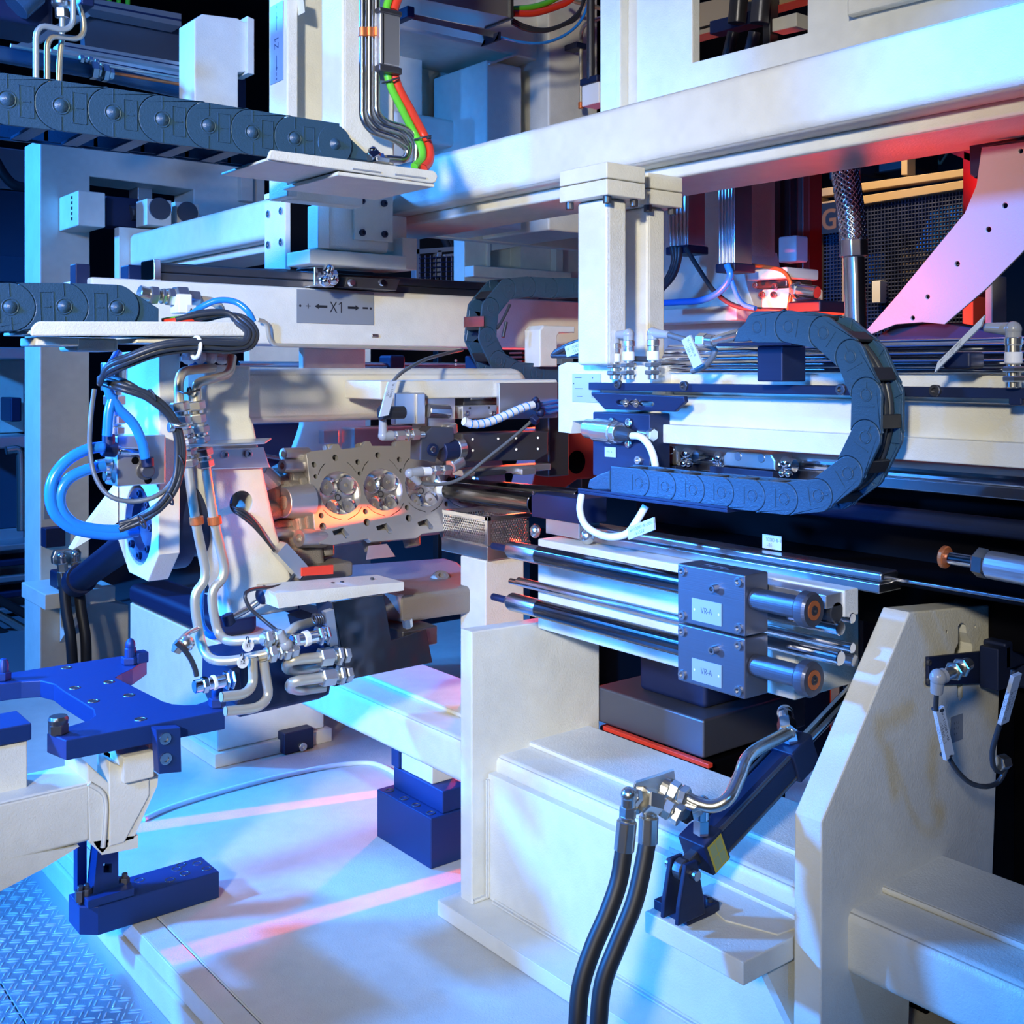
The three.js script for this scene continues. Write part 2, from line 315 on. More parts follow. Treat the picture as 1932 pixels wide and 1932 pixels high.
// bracket shelf with the pivot of the black cylinder
const shelfT = EYE - 0.598;
const shelf = thing('bracket_shelf', 'bright cream bracket shelf welded to the sloped upright carrying a black cylinder', 'shelf');
part(shelf, 'shelf_plate', plate('Y', shelfT - 0.024, [V(0.885, 0, -0.871), V(0.885, 0, -0.733), V(0.965, 0, -0.733), V(0.994, 0, -0.74), V(0.994, 0, -0.871)], 0.024, { bevel: 0.0015 }), M.cream);
part(shelf, 'raised_pad', plate('Y', shelfT, [V(0.955, 0, -0.865), V(0.935, 0, -0.8), V(0.955, 0, -0.745), V(0.994, 0, -0.74), V(0.994, 0, -0.865)], 0.002), M.cream);
part(shelf, 'gusset', prism([V(0.994, shelfT - 0.024, -0.755), V(0.93, shelfT - 0.024, -0.755), V(0.994, shelfT - 0.13, -0.755)], V(0, 0, 0.012)), M.cream);
// ---- hydraulic cylinder, in the plane z = CZ
const CZ = -0.822, cA = PZ(1288, 1640, CZ), cB = PZ(1590, 1322, CZ), cDir = cB.clone().sub(cA).normalize(), cAng = Math.atan2(cDir.y, cDir.x);
const cl = (g) => g.rotateZ(cAng).translate(cA.x, cA.y, CZ);                       // from the cylinder's own axes: x along the rod, pivot at 0
const hyd = thing('hydraulic_cylinder', 'black square hydraulic cylinder slanting up behind the sloped upright', 'hydraulic cylinder');
part(hyd, 'barrel', cl(plate('X', 0.052, [V(0, 0.017, -0.007), V(0, 0.017, 0.007), V(0, 0.011, 0.0165), V(0, -0.011, 0.0165), V(0, -0.017, 0.007), V(0, -0.017, -0.007), V(0, -0.011, -0.0165), V(0, 0.011, -0.0165)], 0.135, { bevel: 0.001 })), M.black);
part(hyd, 'tie_rod', [-1, 1].flatMap(a => [-1, 1].map(b => cl(cyl(V(0.05, a * 0.0145, b * 0.0145), V(0.19, a * 0.0145, b * 0.0145), 0.0026, 0.0026, 10)))), M.dark);
part(hyd, 'end_cap', cl(box(0.022, 0.053, -0.0195, 0.0195, -0.0195, 0.0195)), M.black);
part(hyd, 'head_cap', cl(box(0.186, 0.226, -0.0205, 0.0205, -0.0205, 0.0205)), M.black);
part(hyd, 'rating_label', cl(card(V(0.0375, -0.001, 0.0196), V(1, 0, 0), V(0, 1, 0), 0.024, 0.034, 0.0006)), print(120, 180, (x, w, h) => { x.strokeStyle = '#b3a02a'; x.lineWidth = 12; x.strokeRect(6, 6, w - 12, h - 12); x.lineWidth = 5; x.beginPath(); x.moveTo(0, 90); x.lineTo(w, 90); x.moveTo(60, 0); x.lineTo(60, h); x.stroke(); }, '#8e9a68'), 'yellow and green label');
part(hyd, 'rod', cl(cyl(V(0.222, 0, 0), V(0.345, 0, 0), 0.0085)), M.chrome);
part(hyd, 'eye', [cl(cyl(V(0, 0, -0.006), V(0, 0, 0.006), 0.0115)), cl(box(0, 0.025, -0.008, 0.008, -0.006, 0.006))], M.dark);
const piv = thing('pivot_bracket', 'black clevis bracket bolted on the bright shelf under the cylinder', 'bracket');
{
  const y = shelfT + 0.0004, n = PY(1297, 1748, y), w = 0.052, d = 0.05, x0 = n.x, z1 = n.z;
  part(piv, 'base_plate', box(x0, x0 + w, y, y + 0.011, z1 - d, z1, 0.001), M.black);
  for (const s of [0, 1]) { const zc = CZ + (s ? 0.0075 : -0.0135); part(piv, 'cheek', plate('Z', zc, [V(cA.x - 0.021, y + 0.011, 0), V(cA.x + 0.021, y + 0.011, 0), V(cA.x + 0.019, y + 0.03, 0), V(cA.x + 0.009, cA.y + 0.011, 0), V(cA.x - 0.009, cA.y + 0.011, 0), V(cA.x - 0.019, y + 0.03, 0)], 0.006), M.black); }
  part(piv, 'pivot_pin', cyl(V(cA.x, cA.y, CZ - 0.022), V(cA.x, cA.y, CZ + 0.022), 0.0055), M.steel);
  screws(piv, [[0.008, 0.008], [w - 0.008, 0.008], [w / 2, 0.008]].map(([a, b]) => V(x0 + a, y + 0.011, z1 - b)), NY, 0.0045, M.dark);
}
// fittings and bent pipes of the cylinder
const cAt = (x, y, z) => V(x, y, z).applyAxisAngle(V(0, 0, 1), cAng).add(V(cA.x, cA.y, CZ));
function elbow(p, q, r, rad) {                                                    // forged elbow p, corner q, end r
  return [hex(p, p.clone().lerp(q, 0.55), rad), cyl(p.clone().lerp(q, 0.5), q, rad * 0.86), ball(q, rad * 0.95), cyl(q, q.clone().lerp(r, 0.5), rad * 0.86), hex(q.clone().lerp(r, 0.42), r, rad * 1.06)];
}
const topPort = cAt(0.206, 0.02, 0.004), lowPort = cAt(0.037, 0.02, 0.004);
const eT = topPort.clone().add(V(-0.01, 0.034, 0.0)), eTe = eT.clone().add(V(-0.022, -0.013, 0.02));
solo('pipe_elbow', elbow(topPort, eT, eTe, 0.0105), M.chrome, 'chrome pipe elbow on top of the upper end of the black cylinder', 'pipe fitting');
const eL = lowPort.clone().add(V(-0.004, 0.034, 0.004)), eLe = P(1284, 1545, 1.165);
solo('pipe_elbow', elbow(lowPort, eL, eL.clone().lerp(eLe, 0.8), 0.0095), M.chrome, 'chrome pipe elbow at the lower end of the black cylinder', 'pipe fitting');
const manC = P(1232, 1500, 1.17);
const man = thing('hose_manifold', 'zinc manifold bracket joining two black hoses to the cylinder pipes', 'manifold');
part(man, 'bracket', [prism([P(1200, 1478, 1.165), P(1272, 1454, 1.2), P(1275, 1475, 1.2), P(1206, 1536, 1.165), P(1190, 1540, 1.16), P(1180, 1520, 1.16)], V(0.004, 0, -0.005))], M.zinc);
part(man, 'bulkhead', [hex(P(1212, 1508, 1.165), P(1240, 1516, 1.175), 0.014), cyl(P(1240, 1516, 1.175), P(1252, 1520, 1.175), 0.009)], M.zinc);
part(man, 'union_nut', [hex(P(1250, 1519, 1.175), P(1268, 1530, 1.172), 0.0115), hex(P(1272, 1532, 1.172), P(1286, 1541, 1.168), 0.0115), cyl(P(1264, 1527, 1.172), P(1276, 1534, 1.172), 0.01)], M.zinc);
part(man, 'bulkhead', [cyl(P(1238, 1480, 1.2), P(1262, 1492, 1.195), 0.0135), hex(P(1262, 1488, 1.195), P(1280, 1498, 1.19), 0.0115), hex(P(1283, 1500, 1.19), P(1298, 1507, 1.185), 0.012)], M.zinc);
part(man, 'elbow', elbow(P(1184, 1545, 1.152), P(1186, 1500, 1.152), P(1202, 1505, 1.16), 0.009), M.zinc);
part(man, 'elbow', elbow(P(1222, 1555, 1.17), P(1224, 1525, 1.17), P(1232, 1524, 1.175), 0.009), M.zinc);
solo('bent_pipe', tube([P(1292, 1503, 1.19), P(1312, 1514, 1.186), P(1345, 1521, 1.18), P(1372, 1508, 1.18), P(1395, 1466, 1.2), P(1410, 1430, 1.215), eTe], 0.0072, { n: 60 }), M.zinc, 'short bent steel pipe curving up to the upper end of the black cylinder', 'pipe');
function hose(label, top, pts, d) {
  const t = thing('hydraulic_hose', label, 'hose', 'pair of black hoses hanging from the manifold');
  part(t, 'ferrule', [cyl(top[0], top[1], 0.0105), cyl(top[0].clone().lerp(top[1], -0.12), top[0], 0.008)], M.zinc);
  part(t, 'hose', tube([top[1].clone().lerp(top[0], 0.2), ...pts], d, { n: 60 }), M.rubber);
}
hose('left one of two black hydraulic hoses hanging from the zinc manifold', [P(1183, 1548, 1.15), P(1177, 1606, 1.148)], [P(1168, 1660, 1.14), P(1148, 1720, 1.13), P(1118, 1790, 1.12), P(1096, 1860, 1.11), P(1089, 1940, 1.1), P(1086, 2030, 1.1), P(1086, 2110, 1.12)], 0.0093);
hose('right one of two black hydraulic hoses hanging from the zinc manifold', [P(1224, 1540, 1.17), P(1222, 1592, 1.168)], [P(1212, 1640, 1.16), P(1196, 1705, 1.15), P(1166, 1780, 1.14), P(1138, 1855, 1.13), P(1129, 1940, 1.12), P(1127, 2030, 1.12), P(1127, 2110, 1.13)], 0.0093);

// ---- guide beam behind the rods and the rail on it
const bx = 1.09, by0 = PX(1143, 1222, bx).y, by1 = PX(1150, 1041, bx).y;
const beam = thing('guide_beam', 'cream machined guide beam running behind the two chrome rods', 'beam');
part(beam, 'beam', box(bx, bx + 0.13, by0, by1, ZA + 0.001, -0.825, 0.003), M.cream);
part(beam, 'rail', [box(bx + 0.035, bx + 0.08, by1, by1 + 0.012, ZA + 0.05, ZB - 0.036, 0.002), box(bx + 0.04, bx + 0.075, by1 + 0.012, by1 + 0.024, ZA + 0.05, ZB - 0.036, 0.004)], M.steel);
part(beam, 'lower_rail', [cyl(V(bx - 0.012, by0 + 0.068, ZA - 0.03), V(bx - 0.012, by0 + 0.068, ZB - 0.036), 0.007), cyl(V(bx - 0.012, by0 + 0.066, ZA - 0.05), V(bx - 0.012, by0 + 0.066, ZA - 0.03), 0.0045)], M.steel);
part(beam, 'scraper', [box(bx + 0.035, bx + 0.08, by1 + 0.003, by1 + 0.03, ZA + 0.03, ZA + 0.045, 0.003)], M.zinc);

// ---- two rods with clamping blocks and end discs
const RX = 1.0, rodY = [EYE - 0.2585, EYE - 0.333];
const VRA = print(220, 110, (x, w, h) => { x.fillStyle = '#3a4046'; x.font = '40px sans-serif'; x.textAlign = 'center'; x.fillText('VR-A', w / 2, 66); x.fillStyle = '#e8e8e8'; for (const q of [20, w - 20]) { x.beginPath(); x.arc(q, 55, 6, 0, 7); x.fill(); } }, '#97a3ab');
rodY.forEach((y, k) => {
  const t = thing('guide_rod', `${k ? 'lower' : 'upper'} chrome guide rod with a stepped tip on the left and a flat disc end`, 'rod');
  part(t, 'rod', cyl(V(RX, y, -1.19), V(RX, y, -0.9), 0.0125, 0.0125, 32), M.polished, 'dark polished rod');
  part(t, 'sleeve', lathe(V(RX, y, -1.262), V(0, 0, 1), [[0, 0], [0.006, 0], [0.0118, 0.01], [0.0128, 0.012], [0.0128, 0.071], [0.0125, 0.073], [0, 0.073]], 32), M.steel);
  part(t, 'tip', cyl(V(RX, y, -1.295), V(RX, y, -1.26), 0.0052), M.black);
  part(t, 'shank', cyl(V(RX, y, -0.812), V(RX, y, -0.745), 0.0125, 0.0125, 32), M.grey);
  part(t, 'disc', lathe(V(RX, y, -0.748), V(0, 0, 1), [[0, 0], [0.017, 0], [0.0195, 0.003], [0.0195, 0.013], [0.0175, 0.016], [0.011, 0.016], [0.011, 0.0145], [0, 0.0145]], 40), M.grey);
  part(t, 'face_insert', [lathe(V(RX, y, -0.7335), V(0, 0, 1), [[0.0055, 0], [0.0106, 0], [0.0106, 0.0022], [0.0055, 0.0022], [0.0055, 0]], 24)], M.copper, 'copper coloured insert');
  part(t, 'screw', screw(V(RX, y, -0.7335), NZ, 0.0052, 0.003), M.dark);
  const b = thing('clamp_block', `${k ? 'lower' : 'upper'} bare steel clamp block on the guide rod with a VR-A plate`, 'clamp block');
  const y0 = k ? EYE - 0.3695 : EYE - 0.2995, y1 = k ? EYE - 0.3015 : EYE - 0.2305, z0 = -0.914, z1 = -0.812, x0 = 0.983;
  part(b, 'block', box(x0, 1.024, y0, y1, z0, z1, 0.002), M.grey);
  const ins = 0.0085;
  screws(b, [[y1 - ins, z0 + ins], [y1 - ins, z1 - ins], [y0 + ins, z0 + ins], [y0 + ins, z1 - ins]].map(q => V(x0, q[0], q[1])), NX, 0.0055, M.steel, 'screw', 0.003);
  screws(b, [V(x0, (y0 + y1) / 2 + 0.014, z1 - 0.042)], NX, 0.005, M.steel, 'screw', 0.009);
  part(b, 'sign', card(V(x0, (y0 + y1) / 2 - 0.0155, z1 - 0.056), V(0, 0, 1), V(0, 1, 0), 0.045, 0.026, 0.001), VRA, 'grey plate lettered VR-A');
  if (!k) part(b, 'engraving', card(V(1.003, y1 + 0.0002, -0.868), V(0, 0, -1), V(1, 0, 0), 0.046, 0.012, 0.0003), print(230, 60, (x, w, h) => { x.fillStyle = '#b9c4d4'; x.font = 'bold 34px sans-serif'; x.fillText('5099 77650', 10, 42); }, '#1a1e28'), 'engraved number');
});
// thin rods at the right of the blocks
for (const [k, y] of [[0, EYE - 0.285], [1, EYE - 0.318]]) solo('thin_rod', [cyl(V(1.05, y, -0.95), V(1.05, y, -0.733), 0.0085), cyl(V(1.072, y + 0.008, -0.95), V(1.072, y + 0.008, -0.733), 0.006)], M.chrome, `${k ? 'lower' : 'upper'} pair of thin chrome rods running behind the copper faced discs`, 'rod');
const stop = thing('end_stop', 'cream end stop block with steel bars behind the upper disc', 'end stop');
part(stop, 'block', box(1.06, 1.086, EYE - 0.275, EYE - 0.245, -0.86, -0.735, 0.002), M.cream);
part(stop, 'bar', box(1.03, 1.06, EYE - 0.262, EYE - 0.247, -0.85, -0.738, 0.001), M.alu);
part(stop, 'buffer', [cyl(V(1.05, EYE - 0.268, -0.765), V(1.05, EYE - 0.268, -0.738), 0.012)], M.rubber);

// ---- sensors on the sloped upright
function proximity(t, p, dir, r, L) {                                             // threaded sensor barrel with two nuts
  const d = dir.clone().normalize(), at = s => p.clone().addScaledVector(d, s);
  const prof = []; for (let i = 0; i <= 26; i++) prof.push([r * (i % 2 ? 1 : 0.93), L * 0.25 + i / 26 * L * 0.75]);
  part(t, 'barrel', lathe(p, d, [[0, 0], [r * 0.9, 0], [r * 0.9, L * 0.22], ...prof, [0, L]], 20), M.zinc);
  part(t, 'nut', hex(at(L * 0.38), at(L * 0.48), r * 1.5), M.zinc);
  part(t, 'nut', hex(at(L * 0.66), at(L * 0.76), r * 1.5), M.zinc);
}
const tagPrint = (a, b, h = 92) => print(300, h, (x, w, hh) => { x.fillStyle = '#3c4248'; x.font = `${Math.round(hh * 0.36)}px monospace`; x.fillText(a, 24, hh * 0.46); x.fillText(b, 70, hh * 0.86); }, '#c3cbcf');
const mount = thing('sensor_bracket', 'black sensor bracket plate on the face of the sloped upright', 'bracket');
part(mount, 'plate', plate('Z', ZB + 0.001, [[1745, 1238], [1860, 1226], [1860, 1288], [1745, 1292]], 0.005), M.black);
part(mount, 'angle', box(PZ(1838, 1260, ZB).x, PZ(1862, 1260, ZB).x, PZ(1850, 1290, ZB).y, PZ(1850, 1212, ZB).y, ZB + 0.006, ZB + 0.03), M.black);
part(mount, 'slot_block', box(PZ(1852, 1260, ZB).x, PZ(1892, 1260, ZB).x, PZ(1870, 1250, ZB).y, PZ(1870, 1200, ZB).y, ZB + 0.001, ZB + 0.03, 0.003), M.black);
screws(mount, [PZ(1752, 1250, ZB + 0.006), PZ(1752, 1284, ZB + 0.006)], NZ, 0.0035, M.dark);
const sens = thing('proximity_sensor', 'chrome threaded sensor with a clear elbow plug on the black bracket plate', 'sensor');
proximity(sens, P(1778, 1278, 1.11), P(1842, 1244, 1.165).sub(P(1778, 1278, 1.11)), 0.0065, 0.06);
part(sens, 'elbow_plug', [ball(P(1770, 1278, 1.108), 0.0085), cyl(P(1770, 1278, 1.108), P(1782, 1274, 1.112), 0.0075), cyl(P(1769, 1280, 1.108), P(1767, 1308, 1.112), 0.007, 0.006)], M.clear, 'translucent white plug');
part(sens, 'cable', tube([P(1767, 1306, 1.112), P(1766, 1340, 1.13), P(1776, 1380, 1.15), P(1786, 1420, 1.16), P(1804, 1452, 1.16), P(1832, 1478, 1.16), P(1860, 1484, 1.16), P(1885, 1474, 1.17), P(1898, 1450, 1.17), P(1902, 1440, 1.17)], 0.0026), M.cable);
const tagT = thing('cable_tag', 'white printed cable tag hanging upright below the clear elbow plug', 'cable tag');
{ const c = P(1777, 1382, 1.136), up = P(1767, 1340, 1.134).sub(P(1785, 1425, 1.138)); part(tagT, 'tag', card(c, up.clone().multiplyScalar(-1), up.clone().negate().cross(NZ).multiplyScalar(-1).normalize(), 0.052, 0.015, 0.004), tagPrint('W-100M1+M', '-SE65.1')); part(tagT, 'tie', [torus(P(1769, 1338, 1.136), QY, 0.005, 0.0014), torus(P(1785, 1424, 1.14), QY, 0.005, 0.0014)], M.cable); }
const cab2 = thing('sensor_cable', 'thin black cable loop at the edge of the sloped upright', 'cable');
part(cab2, 'cable', tube([P(1912, 1265, 1.14), P(1908, 1290, 1.14), P(1893, 1345, 1.15), P(1882, 1380, 1.16), P(1872, 1420, 1.165), P(1876, 1450, 1.165), P(1890, 1455, 1.17), P(1905, 1440, 1.17)], 0.0028), M.cable);
part(cab2, 'clamp', [hex(P(1884, 1440, 1.165), P(1900, 1436, 1.17), 0.008)], M.zinc);
const tagU = thing('cable_tag', 'white printed cable tag leaning on the thin black cable loop', 'cable tag');
{ const a = P(1913, 1274, 1.13), b = P(1890, 1358, 1.142), up = a.clone().sub(b); part(tagU, 'tag', card(a.clone().lerp(b, 0.5), up, up.clone().normalize().cross(NZ).negate(), 0.055, 0.016, 0.004), tagPrint('W-100M1+M', '-SE65.1')); }
const motor = thing('drive_unit', 'black drive unit at the right edge beyond the sloped upright', 'motor');
{ const z = ZB + 0.002, x0 = PZ(1893, 1200, z).x + 0.004; part(motor, 'housing', box(x0, x0 + 0.2, PZ(1900, 1292, z).y, PZ(1900, 1135, z).y, z - 0.02, z + 0.03, 0.006), M.black); part(motor, 'clamp_ring', [torus(V(x0 + 0.012, PZ(1900, 1250, z).y, z + 0.035), NZ, 0.016, 0.005)], M.dark); part(motor, 'hanger', box(x0 + 0.05, x0 + 0.07, BED + 0.0245, PZ(1900, 1292, z).y, z - 0.015, z + 0.005, 0.002), M.deepblack); }
const guard = thing('black_cover', 'tall black cover panel standing at the far edge beside the sloped upright', 'cover');
part(guard, 'panel', box(1.225, 1.5, BED + 0.0245, EYE - 0.3, -0.77, -0.735, 0.003), M.deepblack);
part(guard, 'edge_strip', box(1.2, 1.224, EYE - 0.66, EYE - 0.28, -0.715, -0.70, 0.002), M.black);
const roller = solo('rubber_roller', [cyl(PZ(1745, 1152, -0.8), PZ(1745, 1152, -0.8).add(V(0, 0, 0.062)), 0.031), cyl(PZ(1745, 1152, -0.8).add(V(0, 0, -0.02)), PZ(1745, 1152, -0.8), 0.012)], M.rubber, 'black roller behind the top of the sloped upright', 'roller');
const pneu = thing('pneumatic_cylinder', 'chrome pneumatic cylinder with a hexagon nut near the right edge', 'pneumatic cylinder');
{ const a = PX(1776, 1050, 1.1), b = PX(1840, 1060, 1.1), e = PX(2000, 1090, 1.1), L = s => a.clone().lerp(e, s);
  part(pneu, 'rod', cyl(a, b, 0.0065), M.chrome); part(pneu, 'nut', hex(PX(1842, 1060, 1.1), PX(1866, 1065, 1.1), 0.0155), M.steel); part(pneu, 'barrel', cyl(PX(1866, 1065, 1.1), e, 0.0145, 0.0145, 32), M.alu); part(pneu, 'bumper', cyl(PX(1778, 1050, 1.1), PX(1788, 1052, 1.1), 0.012), M.copper); }

const slitMask = thing('added_slit_mask', 'dark added slit mask behind the box rail shaping two red floor stripes', 'guard');  // added mask, cuts the red lamp into two floor stripes
{ const zA = -1.342, zB = -1.56, w = 0.011; for (const [a, b] of [[-2.3, zB - w], [zB + w, zA - w], [zA + w, -0.85]]) part(slitMask, 'panel', box(1.9, 1.904, BED, BED + 0.36, a, b, 0.0005), M.deepblack); part(slitMask, 'slit_cover', box(1.8955, 1.8995, 0.468, BED + 0.36, zB - 0.03, zA + 0.03, 0.0005), M.deepblack); part(slitMask, 'top_rail', box(1.895, 1.91, BED + 0.36, BED + 0.38, -2.3, -0.85, 0.001), M.deepblack); }

// ---------------------------------------------------------------- energy chains: links along joints, each link a part
// joints: 3-D points; R half height; w: vector across the chain from the seen side; style 'dome' or 'ring'
function energyChain(name, label, joints, R, w, style, mat, opt = {}) {
  const t = thing(name, label, 'cable chain'), wn = w.clone().normalize(), W = w.length();
  const T = 0.0045;
  for (let i = 0; i < joints.length - 1; i++) {
    const a = joints[i], b = joints[i + 1], d = b.clone().sub(a), L = d.length(); d.normalize();
    const up = wn.clone().cross(d).normalize(), m = new THREE.Matrix4().makeBasis(d, up, d.clone().cross(up)).setPosition(a);
    const side = m.elements[8] * wn.x + m.elements[9] * wn.y + m.elements[10] * wn.z > 0 ? 1 : -1;       // local z along w?
    const zz = s => side * s, geos = [];
    const body = (h, x0, x1, s, th, e) => { const sh = new THREE.Shape(); sh.moveTo(x0, -h); sh.lineTo(x1, -h); if (e) sh.absarc(x1, 0, h, -Math.PI / 2, Math.PI / 2, false); else sh.lineTo(x1, h); sh.lineTo(x0, h); if (x0 < 0) sh.absarc(x0, 0, h, Math.PI / 2, Math.PI * 1.5, false); const g = new THREE.ExtrudeGeometry(sh, { depth: th - 0.0012, bevelEnabled: true, bevelThickness: 0.0006, bevelSize: 0.0006, bevelOffset: -0.0006, bevelSegments: 1, curveSegments: 16 }); return g.translate(0, 0, side > 0 ? s + 0.0006 : -s - th + 0.0006); };
    for (const s of [0, W - T]) {                                                 // a plate with a round head and a hollow tail that clears the next head
      const sh = new THREE.Shape(), G = R + 0.0009, first = i === 0 && opt.squareStart;
      const last = i === joints.length - 2;
      sh.moveTo(0, -R); sh.lineTo(last ? L + R * 0.25 : Math.max(L - 0.004, R * 0.5), -R);
      const a0 = Math.asin(Math.min(1, R / G)); if (!last) for (let k = 0; k <= 14; k++) { const an = Math.PI + a0 - k / 14 * 2 * a0; const xx = L + G * Math.cos(an); sh.lineTo(Math.max(xx, R * 0.42), G * Math.sin(an)); }
      if (last) sh.lineTo(L + R * 0.25, R);
      sh.lineTo(0, R); sh.absarc(0, 0, R, Math.PI / 2, Math.PI * 1.5, false);
      const th = T, g = new THREE.ExtrudeGeometry(sh, { depth: th - 0.0016, bevelEnabled: true, bevelThickness: 0.0008, bevelSize: 0.0008, bevelOffset: -0.0008, bevelSegments: 2, curveSegments: 22 });
      geos.push(g.translate(0, 0, side > 0 ? s + 0.0008 : -s - th + 0.0008));
      geos.push(body(R * 0.9, R * 0.2, L + R * 0.4, s + (s ? -0.002 : 0.003), 0.003, false));       // the tongue behind the gap
    }
    // raised frame on the tail of the seen side
    const fx = R * (style === 'dome' ? 0.62 : 0.5), fw = R * (style === 'dome' ? 0.36 : 0.16), fh = R * 0.62, rib = (x, y, w, h) => geos.push(new THREE.BoxGeometry(w, h, 0.0012).translate(x, y, zz(-0.0002)));
    if (style === 'dome') { rib(fx - fw / 2, 0, R * 0.035, fh * 2); rib(fx + fw, 0, R * 0.035, fh * 2); rib(fx + fw / 4, fh, fw * 1.5, R * 0.035); rib(fx + fw / 4, -fh, fw * 1.5, R * 0.035); rib(0, R * 0.7, R * 0.03, R * 0.55); rib(0, -R * 0.7, R * 0.03, R * 0.55); rib(fx + fw / 4, 0.0, fw * 0.8, R * 0.06); }
    else { rib(fx + fw, 0, R * 0.07, fh * 1.8); rib(-R * 0.5, 0, R * 0.5, R * 0.05); }
    geos.forEach(g => g.applyMatrix4(m));
    const link = part(t, 'chain_link', geos, mat);
    const pin = style === 'dome'
      ? [lathe(V(0, 0, 0), V(0, 0, -side), [[0, 0.0062], [R * 0.06, 0.006], [R * 0.16, 0.0038], [R * 0.26, 0.0008], [R * 0.265, -0.0006]], 28), torus(V(0, 0, 0), V(0, 0, 1), R * 0.33, 0.0009)]
      : [lathe(V(0, 0, 0), V(0, 0, -side), [[0, 0.0004], [R * 0.28, 0.0004], [R * 0.29, -0.0006]], 24), torus(V(0, 0, 0), V(0, 0, 1), R * 0.36, 0.0008)];
    part(link, 'pin', pin.map(g => g.applyMatrix4(m)), mat);
    for (const q of opt.bars ?? [-1, 1]) part(link, 'crossbar', new RoundedBoxGeometry(L * 0.34, 0.004, W - 2 * T, 1, 0.001).translate(L * 0.62, q * (R - 0.003), zz(W / 2)).applyMatrix4(m), style === 'ring' ? M.rubber : mat);
  }
  return t;
}
// ---------------------------------------------------------------- right: the linear axis with the big chain
const CX = 1.03;
const bigJ = [[1157, 906], [1205, 911], [1254, 918], [1307, 924], [1361, 929], [1419, 935], [1479, 941], [1543, 935], [1599, 893], [1632, 825], [1634, 745], [1604, 673], [1553, 628], [1487, 616], [1428, 617], [1395, 622]].map(q => PX(q[0], q[1], CX));
energyChain('energy_chain', 'large black cable chain bent in a wide arc at the right machine side', bigJ.slice(0, -1).reverse(), 0.0182, V(0.045, 0, 0), 'ring', M.plastic, { emboss: true, flatside: false });
solo('chain_end', plate('X', CX + 0.0012, [[1384, 645], [1392, 620], [1410, 604], [1436, 596], [1440, 640], [1402, 645]], 0.006), M.plastic, 'black tapered end bracket at the upper end of the large chain', 'bracket');
solo('chain_end', plate('X', CX, [[1108, 920], [1112, 905], [1128, 896], [1150, 888], [1150, 924], [1120, 924]], 0.006), M.plastic, 'black tapered end bracket at the lower left end of the large chain', 'bracket');
const hoseW = [0.012, 0.024, 0.034];
hoseW.forEach((dx, k) => solo('chain_hose', tube(bigJ.slice(7, 14).map(p => V(p.x + dx, p.y, p.z)).map((p, i, l) => p.add(V(0, i < 2 ? -0.006 : i > 4 ? 0.006 : 0, i > 0 && i < 5 ? 0.005 : 0))), 0.0042), [M.white, M.cable, M.cable][k], ['white hose inside the bend of the large cable chain', 'thin black hose inside the bend of the large cable chain', 'thin black hose against the far side plate of the large chain bend'][k], 'hose'));
const tray1 = thing('chain_tray', 'thin dark tray under the lower run of the large cable chain', 'tray');
{ const a = PX(1090, 929, CX - 0.006), b = PX(1372, 973, CX - 0.006); part(tray1, 'tray_plate', box(CX - 0.006, CX + 0.06, PX(1225, 947, CX).y, PX(1225, 941, CX).y, a.z, b.z, 0.0008), M.black); part(tray1, 'upturned_edge', box(CX - 0.006, CX - 0.003, PX(1225, 941, CX).y, PX(1225, 936, CX).y, a.z, b.z, 0.0008), M.black); }
// axis body
const AX = 1.13;
const axis = thing('linear_axis', 'long white linear axis with chrome profiles and a dark mounting bar', 'linear axis');
const ay = (px, py, x = AX) => PX(px, py, x).y;
const az0 = PX(1100, 760, AX).z, az1 = -0.3;
part(axis, 'panel', box(AX, AX + 0.1, ay(1500, 850), ay(1500, 752), az0, az1, 0.004), M.cream);
part(axis, 'lower_strip', box(AX - 0.014, AX, ay(1500, 852), ay(1500, 812), PX(1228, 800, AX).z, az1, 0.002), M.cream);
part(axis, 'round_cover', cyl(V(AX + 0.055, ay(1500, 722), az0 + 0.02), V(AX + 0.055, ay(1500, 722), az1), 0.032, 0.032, 40), M.cream);
for (const [py, r, dx] of [[652, 0.0045, 0.035], [662, 0.006, 0.03], [676, 0.0065, 0.025], [688, 0.006, 0.02], [698, 0.0045, 0.02]]) part(axis, 'chrome_profile', cyl(V(AX + dx, ay(1500, py, AX + dx), PX(1230, 660, AX).z), V(AX + dx, ay(1500, py, AX + dx), az1), r), M.chrome);
part(axis, 'profile_core', box(AX + 0.03, AX + 0.08, ay(1500, 706), ay(1500, 648), PX(1228, 660, AX).z, az1, 0.002), M.alu);
const barX = 1.095;
const mbar = thing('mounting_bar', 'long dark mounting bar with socket screws behind the large chain', 'bar');
part(mbar, 'bar', box(barX, barX + 0.03, PX(1500, 744, barX).y, PX(1500, 727, barX).y, PX(1110, 722, barX).z, PX(1938, 740, barX).z, 0.001), M.black);
screws(mbar, [[1167, 725], [1292, 728], [1588, 735], [1766, 737]].map(q => PX(q[0], q[1], barX)), NX, 0.0065, M.dark, 'screw', 0.004);
part(mbar, 'end_block', box(barX, barX + 0.03, PX(1915, 765, barX).y, PX(1915, 748, barX).y, PX(1902, 750, barX).z, PX(1928, 750, barX).z), M.black);
